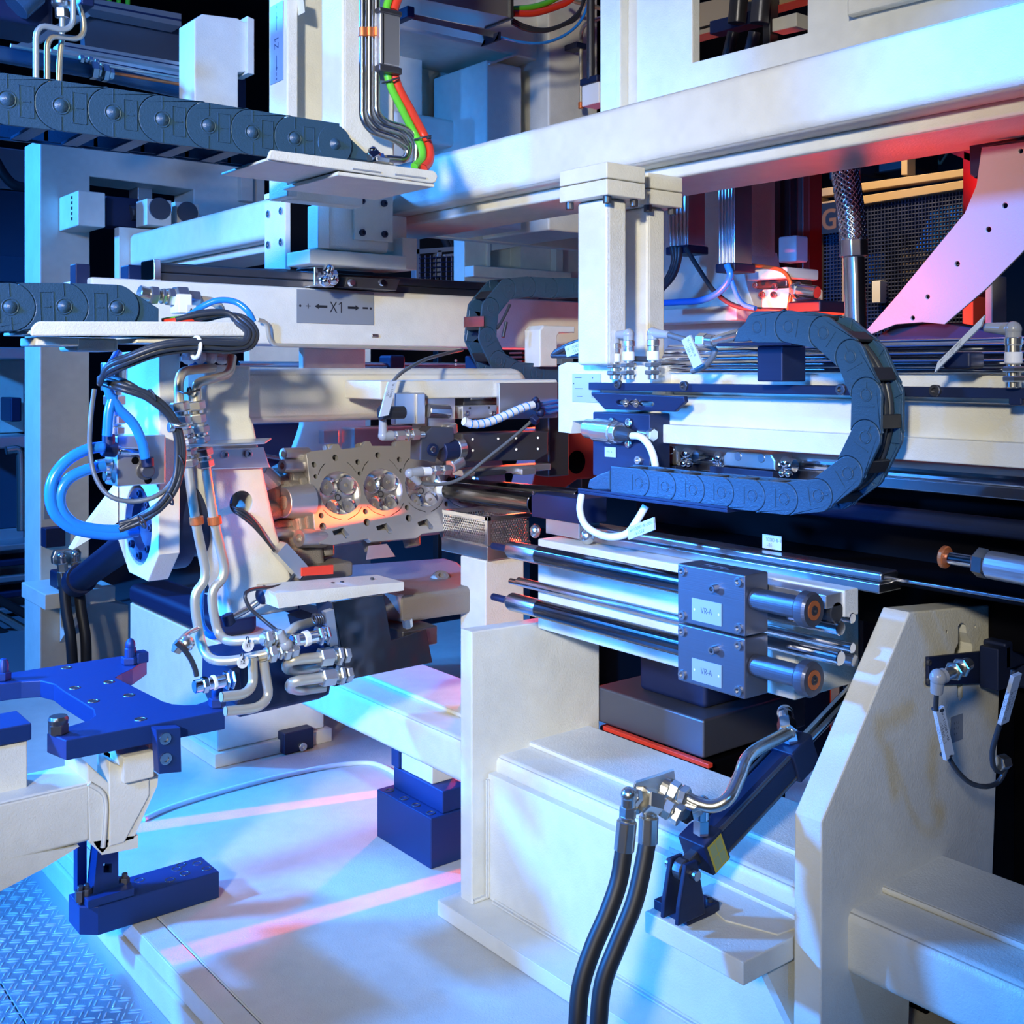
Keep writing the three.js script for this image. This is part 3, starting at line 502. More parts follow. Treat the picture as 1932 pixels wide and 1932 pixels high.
// lower rail with carriages
const lr = thing('guide_rail', 'chrome guide rail under the white axis with scraper fittings', 'rail');
part(lr, 'rail', [cyl(V(1.2, ay(1600, 878, 1.2), az0 + 0.05), V(1.2, ay(1600, 878, 1.2), az1), 0.013), box(1.195, 1.24, ay(1600, 890, 1.2), ay(1600, 872, 1.2), az0 + 0.05, az1, 0.002)], M.chrome);
part(lr, 'rail_foot', box(1.19, 1.25, ay(1600, 915, 1.19), ay(1600, 893, 1.19), az0 + 0.05, az1, 0.002), M.steel);
function carriage(px0, px1, y0, y1, label) {
  const X = 1.15, t = thing('rail_carriage', label, 'carriage');
  const a = PX(px0, y0, X), b = PX(px1, y1, X);
  part(t, 'block', plate('X', X, [V(X, b.y, a.z), V(X, a.y - 0.008, a.z), V(X, a.y, a.z + 0.006), V(X, a.y, b.z - 0.006), V(X, a.y - 0.008, b.z), V(X, b.y, b.z)], 0.06, { bevel: 0.002 }), M.zinc);
  for (const s of [0.3, 0.75]) part(t, 'bolt_recess', cyl(V(X - 0.001, a.y - 0.006, a.z + (b.z - a.z) * s), V(X + 0.004, a.y - 0.006, a.z + (b.z - a.z) * s), 0.006), M.steel);
  part(t, 'lower_plate', box(X - 0.004, X + 0.06, b.y - 0.018, b.y - 0.001, a.z - 0.02, b.z, 0.001), M.black);
  for (const e of [a.z - 0.012, b.z + 0.012]) part(t, 'scraper', [ball(V(X + 0.006, a.y - 0.01, e), 0.008), ball(V(X + 0.004, a.y - 0.024, e - 0.003), 0.006), cyl(V(X + 0.012, a.y - 0.014, e - 0.01), V(X + 0.012, a.y - 0.014, e + 0.01), 0.009), ball(V(X + 0.002, a.y - 0.024, e + 0.008), 0.005)], M.chrome);
}
carriage(1364, 1462, 850, 888, 'zinc rail carriage with two bolt recesses below the white axis');
carriage(1232, 1278, 838, 878, 'zinc rail carriage partly hidden by the thick grey sensor cable');
// dark machine inside below the axis
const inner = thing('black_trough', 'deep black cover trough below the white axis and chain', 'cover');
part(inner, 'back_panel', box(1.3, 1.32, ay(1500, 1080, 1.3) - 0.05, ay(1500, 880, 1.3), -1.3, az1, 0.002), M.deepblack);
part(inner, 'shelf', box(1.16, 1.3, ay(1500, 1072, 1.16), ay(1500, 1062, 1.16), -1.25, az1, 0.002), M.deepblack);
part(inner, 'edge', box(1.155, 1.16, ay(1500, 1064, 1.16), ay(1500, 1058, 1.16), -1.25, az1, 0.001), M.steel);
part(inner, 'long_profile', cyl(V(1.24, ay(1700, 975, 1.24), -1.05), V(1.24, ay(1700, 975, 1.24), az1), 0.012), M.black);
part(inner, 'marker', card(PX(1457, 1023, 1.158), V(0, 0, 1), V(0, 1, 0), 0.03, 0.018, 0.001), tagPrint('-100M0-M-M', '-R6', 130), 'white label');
// connectors on the bar
function plug(label, px, pyBase, pyTop, X, elbowTo) {
  const t = thing('sensor_plug', label, 'connector'), a = PX(px, pyBase, X), b = PX(px, pyTop, X), at = s => a.clone().lerp(b, s);
  part(t, 'thread', [cyl(at(0), at(0.16), 0.0075), hex(at(0.1), at(0.2), 0.0115), hex(at(0.26), at(0.36), 0.0115), cyl(at(0.16), at(0.4), 0.007)], M.zinc);
  part(t, 'ring', cyl(at(0.4), at(0.6), 0.0085), M.white, 'white ring');
  part(t, 'coupling', [cyl(at(0.58), at(0.82), 0.0078), cyl(at(0.7), at(0.84), 0.0088)], M.zinc);
  const c = elbowTo, tip = at(0.97);
  part(t, 'elbow_plug', [cyl(at(0.82), tip, 0.0076), ball(tip, 0.0082), cyl(tip, c, 0.0072, 0.005)], M.clear, 'translucent elbow plug');
  return c;
}
const pl1 = plug('left one of three chrome sensor plugs standing on the dark bar', 1160, 716, 634, 1.105, PX(1132, 637, 1.105));
const pl2 = plug('middle one of three chrome sensor plugs standing on the dark bar', 1186, 716, 628, 1.105, PX(1156, 632, 1.105));
const pl3 = plug('right one of three chrome sensor plugs standing on the dark bar', 1232, 716, 626, 1.105, PX(1262, 632, 1.105));
plug('tall chrome sensor plug on the far right end of the dark bar', 1912, 732, 618, 1.09, PX(1860, 618, 1.1));
solo('plug_cable', [tube([pl1, PX(1105, 645, 1.1), PX(1070, 655, 1.1), PX(1045, 668, 1.1)], 0.004), tube([pl2, PX(1110, 640, 1.11), PX(1075, 650, 1.11), PX(1048, 664, 1.11)], 0.004), tube([PX(1042, 671, 1.1), PX(1100, 672, 1.11), PX(1180, 676, 1.12), PX(1228, 678, 1.12)], 0.004)], M.cable, 'black cables gathered left of the three chrome plugs', 'cable');
solo('cable_tag', card(PX(1093, 655, 1.09), PX(1126, 642, 1.09).sub(PX(1060, 668, 1.09)), PX(1060, 640, 1.09).sub(PX(1066, 668, 1.09)), 0.055, 0.016, 0.003), tagPrint('W-100M0+M', '-SE6.5'), 'white printed cable tag on the cables left of the three plugs', 'cable tag', null, true);
solo('plug_cable', tube([pl3, PX(1290, 640, 1.1), PX(1330, 650, 1.09), PX(1350, 660, 1.09), PX(1330, 690, 1.09), PX(1306, 700, 1.09)], 0.004), M.greycable, 'grey cable looping from the right plug of the three', 'cable');
solo('cable_tag', card(PX(1308, 664, 1.075), PX(1320, 692, 1.075).sub(PX(1298, 640, 1.075)), PX(1330, 650, 1.075).sub(PX(1300, 668, 1.075)), 0.042, 0.016, 0.003), tagPrint('W-100M0+M', '-SE6.1'), 'white printed cable tag hanging between the three plugs and the large chain', 'cable tag', null, true);
solo('cable_gland', [hex(PX(1318, 641, 1.07), PX(1334, 642, 1.07), 0.009), cyl(PX(1334, 642, 1.07), PX(1348, 643, 1.07), 0.0075), cyl(PX(1348, 643, 1.07), PX(1400, 630, 1.06), 0.006, 0.008)], M.zinc, 'zinc cable gland at the upper end of the large chain', 'cable gland');
solo('cable_tag', card(PX(1812, 650, 1.08), PX(1842, 622, 1.08).sub(PX(1784, 680, 1.08)), V(0, 1, 0.35), 0.07, 0.012, 0.003), tagPrint('W-100M0', '-SE 8'), 'white printed cable tag slanting near the far right plug', 'cable tag', null, true);
const cb = thing('chain_support', 'black bracket carrying the upper end of the large chain', 'bracket');
part(cb, 'plate', box(CX + 0.002, CX + 0.07, PX(1430, 652, CX).y, PX(1430, 645, CX).y, PX(1350, 650, CX).z, PX(1490, 650, CX).z, 0.001), M.black);
part(cb, 'post', box(CX + 0.03, CX + 0.075, PX(1450, 720, CX + 0.03).y, PX(1430, 652, CX).y, PX(1428, 690, CX + 0.03).z, PX(1476, 690, CX + 0.03).z, 0.002), M.black);
solo('cable_clip', box(1.1, 1.13, PX(1800, 695, 1.1).y, PX(1800, 664, 1.1).y, PX(1778, 680, 1.1).z, PX(1830, 680, 1.1).z, 0.003), M.black, 'black clip block behind the slanting tag at the right', 'clip');
// cabinet plate, valve and bracket at the left end of the axis
const cabi = thing('axis_head', 'white head plate of the linear axis with a grey drawing plate', 'head plate');
part(cabi, 'plate', plate('X', 1.115, [[1053, 690], [1070, 683], [1160, 688], [1230, 690], [1230, 770], [1150, 790], [1080, 795], [1076, 818], [1053, 815]], 0.05), M.cream);
part(cabi, 'type_plate', card(PX(1107, 732, 1.1145), V(0, 0, 1), V(0, 1, 0), 0.062, 0.042), print(250, 170, (x) => { x.fillRect(24, 22, 60, 3); x.fillRect(24, 88, 70, 3); x.fillRect(40, 135, 50, 3); x.font = '14px sans-serif'; x.fillText('SE4.2W SE6.5', 150, 96); x.fillText('-M+M', 170, 116); x.fillText('SE6.1', 170, 140); x.beginPath(); x.arc(14, 60, 4, 0, 7); x.arc(180, 24, 4, 0, 7); x.fill(); }, '#a9aeb0'), 'grey plate with small lettering');
const slotb = thing('slotted_bracket', 'dark chamfered bracket with two screws in a slot under the bar', 'bracket');
part(slotb, 'plate', plate('X', 1.085, [[1115, 740], [1290, 748], [1292, 758], [1272, 777], [1140, 772], [1115, 745]], 0.008, { holes: [[[1162, 759], [1166, 755], [1230, 758], [1234, 762], [1230, 766], [1166, 763]]] }), M.black);
screws(slotb, [PX(1186, 760, 1.087), PX(1205, 761, 1.087)], NX, 0.0062, M.chrome, 'screw', 0.006);
const valve = thing('valve_block', 'dark valve block with small latches and a grey round plug', 'valve');
part(valve, 'block', box(1.09, 1.13, PX(1190, 905, 1.09).y, PX(1190, 780, 1.09).y, PX(1118, 850, 1.09).z, PX(1226, 850, 1.09).z, 0.002), M.black);
for (const [px, py] of [[1154, 797], [1186, 798], [1185, 836]]) part(valve, 'latch', [torus(PX(px, py, 1.088), NX, 0.0055, 0.0014), box(1.084, 1.09, PX(px, py + 6, 1.088).y, PX(px, py - 6, 1.088).y, PX(px - 2, py, 1.088).z, PX(px + 5, py, 1.088).z, 0.001)], M.chrome);
part(valve, 'label', card(PX(1152, 853, 1.0895), V(0, 0, 1), V(0, 1, 0), 0.022, 0.014), print(120, 76, (x) => { x.font = '22px monospace'; x.fillText('-Y6 A', 16, 44); }, '#b8c0c6'), 'white label');
screws(valve, [PX(1206, 868, 1.09)], NX, 0.006, M.zinc);
part(valve, 'plug', [cyl(PX(1108, 808, 1.075), PX(1128, 811, 1.075), 0.014), cyl(PX(1125, 811, 1.075), PX(1160, 816, 1.075), 0.0165), cyl(PX(1160, 816, 1.075), PX(1170, 817, 1.075), 0.0145)], M.zinc, 'grey round plug');
part(valve, 'plug_tail', cyl(PX(1168, 817, 1.075), PX(1192, 822, 1.075), 0.011, 0.008), M.cable);
solo('valve_cable', tube([PX(1190, 822, 1.075), PX(1208, 824, 1.075), PX(1224, 840, 1.075), PX(1234, 865, 1.075), PX(1238, 895, 1.08)], 0.005), M.white, 'thick pale cable curving down from the round valve plug', 'cable');
const wire = thing('latch_screw', 'small steel latch screw beside the pale valve cable', 'screw');
part(wire, 'head', hex(PX(1226, 820, 1.09), PX(1234, 821, 1.09), 0.0095), M.zinc); part(wire, 'shank', cyl(PX(1204, 816, 1.09), PX(1226, 820, 1.09), 0.004), M.zinc);
// sensor box at the left end of the tray
const sbox = thing('slide_block', 'black slide block with a grey lower plate left of the chain tray', 'slide block');
{ const X = 1.105, a = PX(1000, 925, X), b = PX(1099, 990, X);
  part(sbox, 'block', box(X, X + 0.05, b.y, PX(1099, 942, X).y, PX(1002, 960, X).z, PX(1099, 960, X).z, 0.002), M.black);
  part(sbox, 'lower_plate', box(X + 0.008, X + 0.05, PX(1084, 1018, X).y, b.y, PX(1022, 1000, X).z, PX(1085, 1000, X).z, 0.001), M.alu);
  part(sbox, 'clip', [ball(PX(1010, 1002, X), 0.009, 1.2), ball(PX(1108, 1012, X), 0.011, 1.1)], M.zinc);
  screws(sbox, [PX(1007, 930, X - 0.001), PX(1093, 947, X)], NX, 0.003, M.dark); }
solo('loop_cable', tube([PX(1097, 935, 1.06), PX(1094, 960, 1.05), PX(1104, 990, 1.04), PX(1130, 1008, 1.04), PX(1160, 1013, 1.04), PX(1184, 1006, 1.05), PX(1200, 985, 1.06), PX(1218, 955, 1.07)], 0.005), M.white, 'pale cable hanging in a loop below the chain tray', 'cable');
solo('cable_tag', card(PX(1212, 997, 1.035), PX(1240, 986, 1.035).sub(PX(1184, 1008, 1.035)), V(0, 1, -0.1), 0.05, 0.016, 0.003), tagPrint('W+100M0+M-SE6.2', '+W-SE4'), 'white printed cable tag on the pale loop below the chain tray', 'cable tag', null, true);

// ---------------------------------------------------------------- the gantry beam across the picture and its two posts
const GX = 1.2;
const gTop = PX(1403, 134, GX).y, gBot = PX(1495, 252, GX).y, gFl = PX(1615, 274, GX + 0.042).y;
const gantry = thing('gantry_beam', 'long cream box beam running diagonally across the upper machine', 'gantry beam');
part(gantry, 'beam', box(GX, GX + 0.2, gBot, gTop, -3.35, 0.35, 0.016), M.cream);
part(gantry, 'flange', box(GX + 0.042, GX + 0.19, gFl, gBot + 0.002, -3.35, 0.35, 0.006), M.cream);
part(gantry, 'end_plate', box(GX - 0.03, GX + 0.23, gFl - 0.04, gTop + 0.02, -3.39, -3.35, 0.002), M.cream);
function post(label, xf, pxl, pxn, pxr, bottom) {
  const t = thing('gantry_post', label, 'post');
  const n = PX(pxn, 500, xf), z0 = PX(pxl, 500, xf).z, x1 = PZ(pxr, 500, n.z).x, capY = gFl - 0.0005;
  part(t, 'post', box(xf, x1, bottom, capY - 0.046, z0, n.z, 0.006), M.cream);
  const m = 0.018;
  part(t, 'cap_plate', box(xf - m, x1 + m, capY - 0.046, capY - 0.0235, z0 - m, n.z + m, 0.002), M.cream);
  part(t, 'cap_plate', box(xf - m, x1 + m, capY - 0.0225, capY, z0 - m, n.z + m, 0.002), M.cream);
  for (const [x, z] of [[xf - m * 0.4, z0 - m * 0.4], [xf - m * 0.4, n.z + m * 0.4], [x1 + m * 0.3, n.z + m * 0.4]]) part(t, 'bolt', lathe(V(x, capY - 0.046, z), V(0, -1, 0), [[0, 0.009], [0.003, 0.009], [0.003, 0.01], [0.0055, 0.01], [0.006, 0.009], [0.006, 0], [0, 0]], 14), M.dark);
  return t;
}
post('front one of the two cream square posts under the gantry beam', 1.085, 1088, 1146, 1184, EYE + 0.006);
post('rear one of the two cream square posts under the gantry beam', 1.19, 1175, 1222, 1256, EYE + 0.006);

// ---------------------------------------------------------------- centre: slide beam X1 with its saddle
const X1Z = -1.85;
const x1 = thing('slide_beam', 'long white slide beam across the middle with a grey X1 axis sign', 'slide beam');
const xT = PZ(640, 546, X1Z).y, xB = PZ(640, 652, X1Z).y, xL = PZ(172, 560, X1Z).x;
part(x1, 'beam', box(xL, 2.3, xB, xT, X1Z - 0.16, X1Z, 0.004), M.cream);
part(x1, 'axis_sign', card(PZ(634, 580, X1Z + 0.0005), V(1, 0, 0), V(0, 1, 0), PZ(707, 580, X1Z).x - PZ(562, 580, X1Z).x, 0.062), print(620, 240, (x, w, h) => {
  x.font = '110px sans-serif'; x.textAlign = 'center'; x.fillText('X1', 318, 158); x.font = '80px sans-serif'; x.fillText('+', 88, 146);
  const arrow = (a, b) => { x.beginPath(); x.lineWidth = 18; x.moveTo(a, 118); x.lineTo(b + (a < b ? -26 : 26), 118); x.stroke(); x.beginPath(); x.moveTo(b, 118); x.lineTo(b + (a < b ? -34 : 34), 98); x.lineTo(b + (a < b ? -34 : 34), 138); x.fill(); };
  arrow(238, 138); arrow(404, 500); x.fillRect(526, 110, 44, 14); for (const q of [26, 594]) { x.beginPath(); x.arc(q, 118, 9, 0, 7); x.fill(); }
}, '#878d91'), 'grey sign lettered X1 with arrows');
part(x1, 'rail', [box(PZ(300, 520, X1Z).x, 2.25, xT, xT + 0.014, X1Z - 0.06, X1Z - 0.012, 0.002), box(PZ(300, 520, X1Z).x, 2.25, xT + 0.014, xT + 0.032, X1Z - 0.055, X1Z - 0.018, 0.004)], M.dark);
part(x1, 'back_rail', box(xL + 0.1, 2.25, xT, xT + 0.034, X1Z - 0.15, X1Z - 0.11, 0.003), M.black);
part(x1, 'rail_clamp', box(PZ(292, 520, X1Z).x, PZ(306, 520, X1Z).x, xT, xT + 0.036, X1Z - 0.065, X1Z - 0.004, 0.002), M.chrome);
part(x1, 'end_bracket', [box(PZ(150, 520, X1Z).x, PZ(178, 520, X1Z).x, xT - 0.02, xT + 0.022, X1Z - 0.05, X1Z - 0.02, 0.002)], M.black);
part(x1, 'clip', [box(PZ(700, 632, X1Z).x, PZ(712, 632, X1Z).x, PZ(700, 636, X1Z).y, PZ(700, 630, X1Z).y, X1Z, X1Z + 0.004, 0.001)], M.zinc);
solo('steel_pipe', tube([PZ(486, 603, X1Z + 0.02), PZ(503, 607, X1Z + 0.014), PZ(508, 640, X1Z + 0.01), PZ(516, 651, X1Z + 0.01), PZ(700, 655, X1Z + 0.01), PZ(868, 660, X1Z + 0.01)], 0.004, { bend: 0.02 }), M.pipe, 'thin steel pipe along the bottom edge of the white slide beam', 'pipe');
const sad = thing('slide_saddle', 'cream saddle carriage with four dark screws riding on the white slide beam', 'carriage');
const SZ = -1.79;
{ const f = (px, py) => PZ(px, py, SZ), y0 = f(700, 500).y, y1 = f(700, 475).y, yT = f(700, 350).y;
  part(sad, 'foot', box(f(585, 490).x, f(768, 490).x, f(700, 505).y, f(700, 478).y, SZ - 0.09, SZ, 0.003), M.cream);
  part(sad, 'column', box(f(612, 490).x, f(738, 490).x, y1, yT, SZ - 0.055, SZ - 0.006, 0.008), M.cream);
  part(sad, 'front_plate', plate('Z', SZ - 0.006, [[664, 368], [739, 362], [738, 458], [666, 452]], 0.006), M.cream);
  screws(sad, [[682, 379], [724, 384], [683, 439], [725, 442]].map(q => f(q[0], q[1])), NZ, 0.0065, M.black);
  part(sad, 'rib', box(f(600, 440).x, f(622, 440).x, y1, f(600, 385).y, SZ - 0.04, SZ + 0.0, 0.002), M.cream);
  part(sad, 'side_block', [box(f(740, 440).x, f(795, 440).x, f(760, 470).y, f(760, 400).y, SZ - 0.13, SZ - 0.05, 0.003), box(f(770, 490).x, f(798, 490).x, f(760, 506).y, f(760, 445).y, SZ - 0.13, SZ - 0.02, 0.002)], M.cream);
  part(sad, 'rail_shoe', plate('Z', SZ - 0.02, [[655, 522], [650, 541], [748, 548], [755, 527]], -0.09, { holes: [] }), M.dark);
  for (const px of [672, 730]) part(sad, 'bolt_recess', lathe(f(px, 532), NZ, [[0, -0.012], [0.006, -0.012], [0.0068, -0.018], [0.0075, -0.019], [0, -0.0195]], 16), M.chrome);
  part(sad, 'scraper', [box(f(608, 510).x, f(648, 510).x, xT + 0.001, f(620, 500).y, SZ - 0.1, SZ - 0.03, 0.003), ball(f(613, 530), 0.012), ball(f(628, 527), 0.011), ball(f(620, 512), 0.011, 1.3), hex(f(625, 518), f(634, 518), 0.009)], M.chrome);
}
const cw = thing('counter_block', 'blue lit bracket plate with four screws bolted to the gantry left of the saddle', 'bracket');
{ const X = 1.02, q = (px, py) => PX(px, py, X);
  part(cw, 'plate', plate('X', X, [[499, 384], [538, 374], [538, 508], [499, 507]], 0.012), M.cream);
  part(cw, 'dark_gap_fill', box(X + 0.0125, X + 0.1, q(538, 505).y, q(538, 380).y, q(505, 450).z, q(537, 450).z, 0.002), M.deepblack);  // black box stands in for the dark gap behind the plate
  screws(cw, [[507, 404], [531, 398], [507, 462], [531, 457]].map(p => q(p[0], p[1])), NX, 0.0075, M.steel, 'screw', 0.003);
  part(cw, 'top_plate', plate('Y', q(520, 372).y, [q(499, 372), q(590, 356), V(1.2, 0, q(590, 356).z), V(1.2, 0, q(499, 372).z)], 0.012), M.cream); }

// ---------------------------------------------------------------- the swivel cradle with the cylinder head
const LZ = -1.56;                                                                // front of the leg
const yoke = thing('swivel_yoke', 'white swivel yoke with a round hole in its leg holding the cylinder head', 'yoke');
part(yoke, 'leg', plate('Z', LZ, [[388, 688], [474, 690], [474, 786], [480, 800], [505, 920], [522, 1000], [548, 1078], [566, 1150], [440, 1172], [420, 1085], [400, 905], [390, 800]], -0.07, { bevel: 0.006, seg: 3, holes: [[455, 949, 0.0245]] }), M.cream);
part(yoke, 'cross_arm', box(PZ(388, 740, -1.63).x, PZ(952, 740, -1.68).x, PZ(700, 790, -1.66).y, PZ(700, 695, -1.66).y, -1.80, LZ - 0.035, 0.03), M.cream);
part(yoke, 'hole_sleeve', lathe(PZ(455, 949, LZ - 0.004), V(0, 0, -1), [[0.0245, 0], [0.0262, 0], [0.0262, 0.06], [0.0245, 0.06], [0.0245, 0]], 32), M.cream);
const bar = thing('cradle_bar', 'white bar with small drill marks under the cylinder head', 'bar');
part(bar, 'bar', loft([PZ(519, 1119, -1.47), PZ(526, 1148, -1.47), PZ(762, 1114, -1.47), PZ(762, 1098, -1.47)], [PZ(519, 1119, -1.47).add(V(0, 0.004, -0.06)), PZ(526, 1148, -1.47).add(V(0, 0, -0.06)), PZ(762, 1114, -1.47).add(V(-0.012, 0, -0.06)), PZ(762, 1098, -1.47).add(V(-0.012, 0.004, -0.06))]), M.cream);
for (const px of [628, 645, 702]) part(bar, 'pin', cyl(PZ(px, 1101 - (px - 640) * 0.12, -1.5), PZ(px, 1097 - (px - 640) * 0.12, -1.5), 0.0028), M.dark);
const lugs = thing('clamp_lever', 'blue lit clamp lever and screws at the foot of the swivel yoke', 'lever');
part(lugs, 'lever', tube([PZ(432, 1168, LZ + 0.03), PZ(470, 1147, LZ + 0.03), PZ(496, 1128, LZ + 0.04)], 0.005), M.zinc);
part(lugs, 'knob', [ball(PZ(497, 1122, LZ + 0.04), 0.012, 1.2), cyl(PZ(428, 1160, LZ + 0.03), PZ(434, 1178, LZ + 0.03), 0.009)], M.black);
const cradle = thing('cradle_casting', 'grey cast cradle with a threaded hole carrying the cylinder head', 'casting');
{ const y = PZ(760, 1112, -1.55).y, A = (px, py, yy = y) => PY(px, py, yy);
  part(cradle, 'casting', plate('Y', y - 0.045, [A(575, 1092), A(640, 1066), A(840, 1052), A(866, 1060), A(912, 1104), A(760, 1124)], 0.045, { bevel: 0.008, seg: 3 }), M.cast);
  part(cradle, 'hub', lathe(A(833, 1090).add(V(0, 0.0, 0)), V(-0.2, 0.8, 0.5), [[0, 0], [0.006, 0], [0.0065, 0.006], [0.012, 0.006], [0.016, 0.002], [0.02, -0.006]], 20), M.cast);
  part(cradle, 'lower_block', plate('Z', A(760, 1124).z - 0.004, [[748, 1124], [910, 1108], [909, 1142], [757, 1165]], -0.1, { bevel: 0.003 }), M.machined);
  part(cradle, 'support', loft([PZ(690, 1056, -1.56), PZ(695, 1030, -1.56), PZ(730, 1026, -1.56), PZ(746, 1050, -1.56)], [PZ(690, 1056, -1.62), PZ(695, 1030, -1.62), PZ(730, 1026, -1.62), PZ(746, 1050, -1.62)]), M.machined);
  part(cradle, 'clamp_jaw', box(PZ(500, 1060, -1.62).x, PZ(640, 1060, -1.62).x, PZ(600, 1090, -1.6).y, PZ(600, 1062, -1.6).y, -1.68, -1.575, 0.004), M.cast);
  part(cradle, 'marker', prism([PZ(569, 1071, -1.53), PZ(629, 1066, -1.53), PZ(629, 1083, -1.53), PZ(569, 1087, -1.53)], V(0, 0, -0.006)), M.red, 'red marker strip');
}
// ---- cylinder head, in its own axes: a along the deck, b up the deck, c out of the deck
const hO = PZ(573, 852, -1.62), hUp = V(0, 0.149, -0.045).normalize(), hN = V(1, 0, 0).cross(hUp).normalize();
const hM = new THREE.Matrix4().makeBasis(V(1, 0, 0), hUp, hN).setPosition(hO);
const H = g => g.applyMatrix4(hM);
const LH = 0.155, WH = 0.40;                                                     // deck height and length
const head = thing('cylinder_head', 'bare aluminium engine cylinder head with open combustion chambers facing forward', 'engine part');
const bore = [0.056, 0.138, 0.22, 0.302];
const circ = (sh, x, y, r, ry) => { const p = new THREE.Path(); p.absellipse(x, y, r, ry ?? r, 0, Math.PI * 2, true); sh.holes.push(p); };
const deckS = new THREE.Shape();
[[0.004, -0.004], [0.012, 0], [0.05, 0.002], [0.056, 0.01], [0.066, 0.01], [0.07, 0.001], [0.11, 0.003], [0.118, 0.013], [0.127, 0.012], [0.13, 0.004], [0.175, 0.002], [0.18, 0.01], [0.21, 0.013], [0.214, 0.004], [WH, 0.002], [WH, -LH], [0.31, -LH - 0.002], [0.3, -LH + 0.004], [0.2, -LH + 0.002], [0.19, -LH - 0.004], [0.1, -LH - 0.002], [0.094, -LH + 0.004], [0.03, -LH], [0.006, -LH + 0.004], [0, -LH + 0.02], [0.002, -0.08]].forEach((q, i) => i ? deckS.lineTo(...q) : deckS.moveTo(...q));
const deckHoles = [];
bore.forEach((x, i) => {
  circ(deckS, x, -0.072, 0.0385, 0.0365);
  for (const [dx, y, r] of [[-0.041, -0.0225, 0.0052], [-0.041, -0.042, 0.0042], [-0.041, -0.106, 0.0052], [-0.041, -0.124, 0.0068], [0.0, -0.013, 0.0058]]) circ(deckS, x + dx, y, r);
  const slot = new THREE.Path(); slot.setFromPoints(fillet([[x - 0.026, -0.132], [x - 0.004, -0.128], [x + 0.006, -0.142], [x + 0.004, -0.148], [x - 0.004, -0.147], [x - 0.008, -0.14], [x - 0.024, -0.14]].map(q => new THREE.Vector2(...q)), 0.002)); deckS.holes.push(slot);
});
// curved seal grooves between the chambers
const groove = pts => { const c = new THREE.CatmullRomCurve3(pts.map(q => V(q[0], q[1], 0))), o = [], n = 12, w = 0.0012; for (let k = 0; k <= n; k++) { const p = c.getPoint(k / n), t = c.getTangent(k / n); o.push(new THREE.Vector2(p.x - t.y * w, p.y + t.x * w)); } for (let k = n; k >= 0; k--) { const p = c.getPoint(k / n), t = c.getTangent(k / n); o.push(new THREE.Vector2(p.x + t.y * w, p.y - t.x * w)); } const p = new THREE.Path(); p.setFromPoints(o); deckS.holes.push(p); };
bore.forEach(x => { groove([[x - 0.036, -0.097], [x - 0.025, -0.108], [x - 0.004, -0.117]]); groove([[x + 0.036, -0.097], [x + 0.026, -0.108], [x + 0.006, -0.117]]); groove([[x - 0.036, -0.04], [x - 0.03, -0.03], [x - 0.02, -0.021]]); groove([[x + 0.035, -0.04], [x + 0.029, -0.03], [x + 0.02, -0.021]]); });
part(head, 'deck', H(new THREE.ExtrudeGeometry(deckS, { depth: 0.012, bevelEnabled: true, bevelThickness: 0.0006, bevelSize: 0.0006, bevelOffset: -0.0006, bevelSegments: 1, curveSegments: 28 }).translate(0, 0, -0.0126)), M.deck, 'milled deck face');
part(head, 'body', [H(box(0.006, WH, -LH + 0.008, -0.006, -0.09, -0.019, 0.006)), H(box(0.02, WH, -LH + 0.03, 0.012, -0.13, -0.08, 0.008)), ...[0.06, 0.122, 0.195].map(x => H(cyl(V(x, -0.01, -0.02), V(x, 0.013, -0.02), 0.012))), ...[0.04, 0.13, 0.21, 0.29].map(x => H(cyl(V(x, -LH - 0.012, -0.05), V(x, -LH + 0.02, -0.05), 0.014, 0.018)))], M.cast);
bore.forEach((x, i) => {
  const ch = part(head, 'combustion_chamber', H(lathe(V(x, -0.072, 0), V(0, 0, -1), [[0.0385, 0.0002], [0.037, 0.005], [0.033, 0.0085], [0.026, 0.0105], [0, 0.0115]], 36).applyMatrix4(new THREE.Matrix4())), M.machined);
  for (const [dx, dy, r] of [[-0.0178, 0.0125, 0.0168], [0.0178, 0.0135, 0.0168], [-0.0150, -0.0215, 0.0134], [0.0150, -0.021, 0.0134]]) {
    const c = V(x + dx, -0.072 + dy, -0.0045), ax = V(dx * 4, dy * 6, -1).normalize().negate();
    part(ch, 'valve_seat', H(lathe(c, ax, [[r * 0.7, -0.0062], [r * 0.72, -0.006], [r * 0.8, -0.0035], [r * 0.95, 0], [r, -0.0004], [r, -0.01]], 30)), M.chrome);
    part(ch, 'valve_port', H(lathe(c, ax, [[r * 0.73, -0.0058], [r * 0.6, -0.0064], [r * 0.2, -0.0064], [r * 0.18, -0.004], [0, -0.004]], 26)), M.cast);
  }
  part(ch, 'spark_plug_hole', H(lathe(V(x, -0.0775, -0.013), V(0, 0, 1), [[0, -0.006], [0.0038, -0.006], [0.004, 0.002], [0.0058, 0.003], [0.0062, 0]], 18)), M.dark);
});
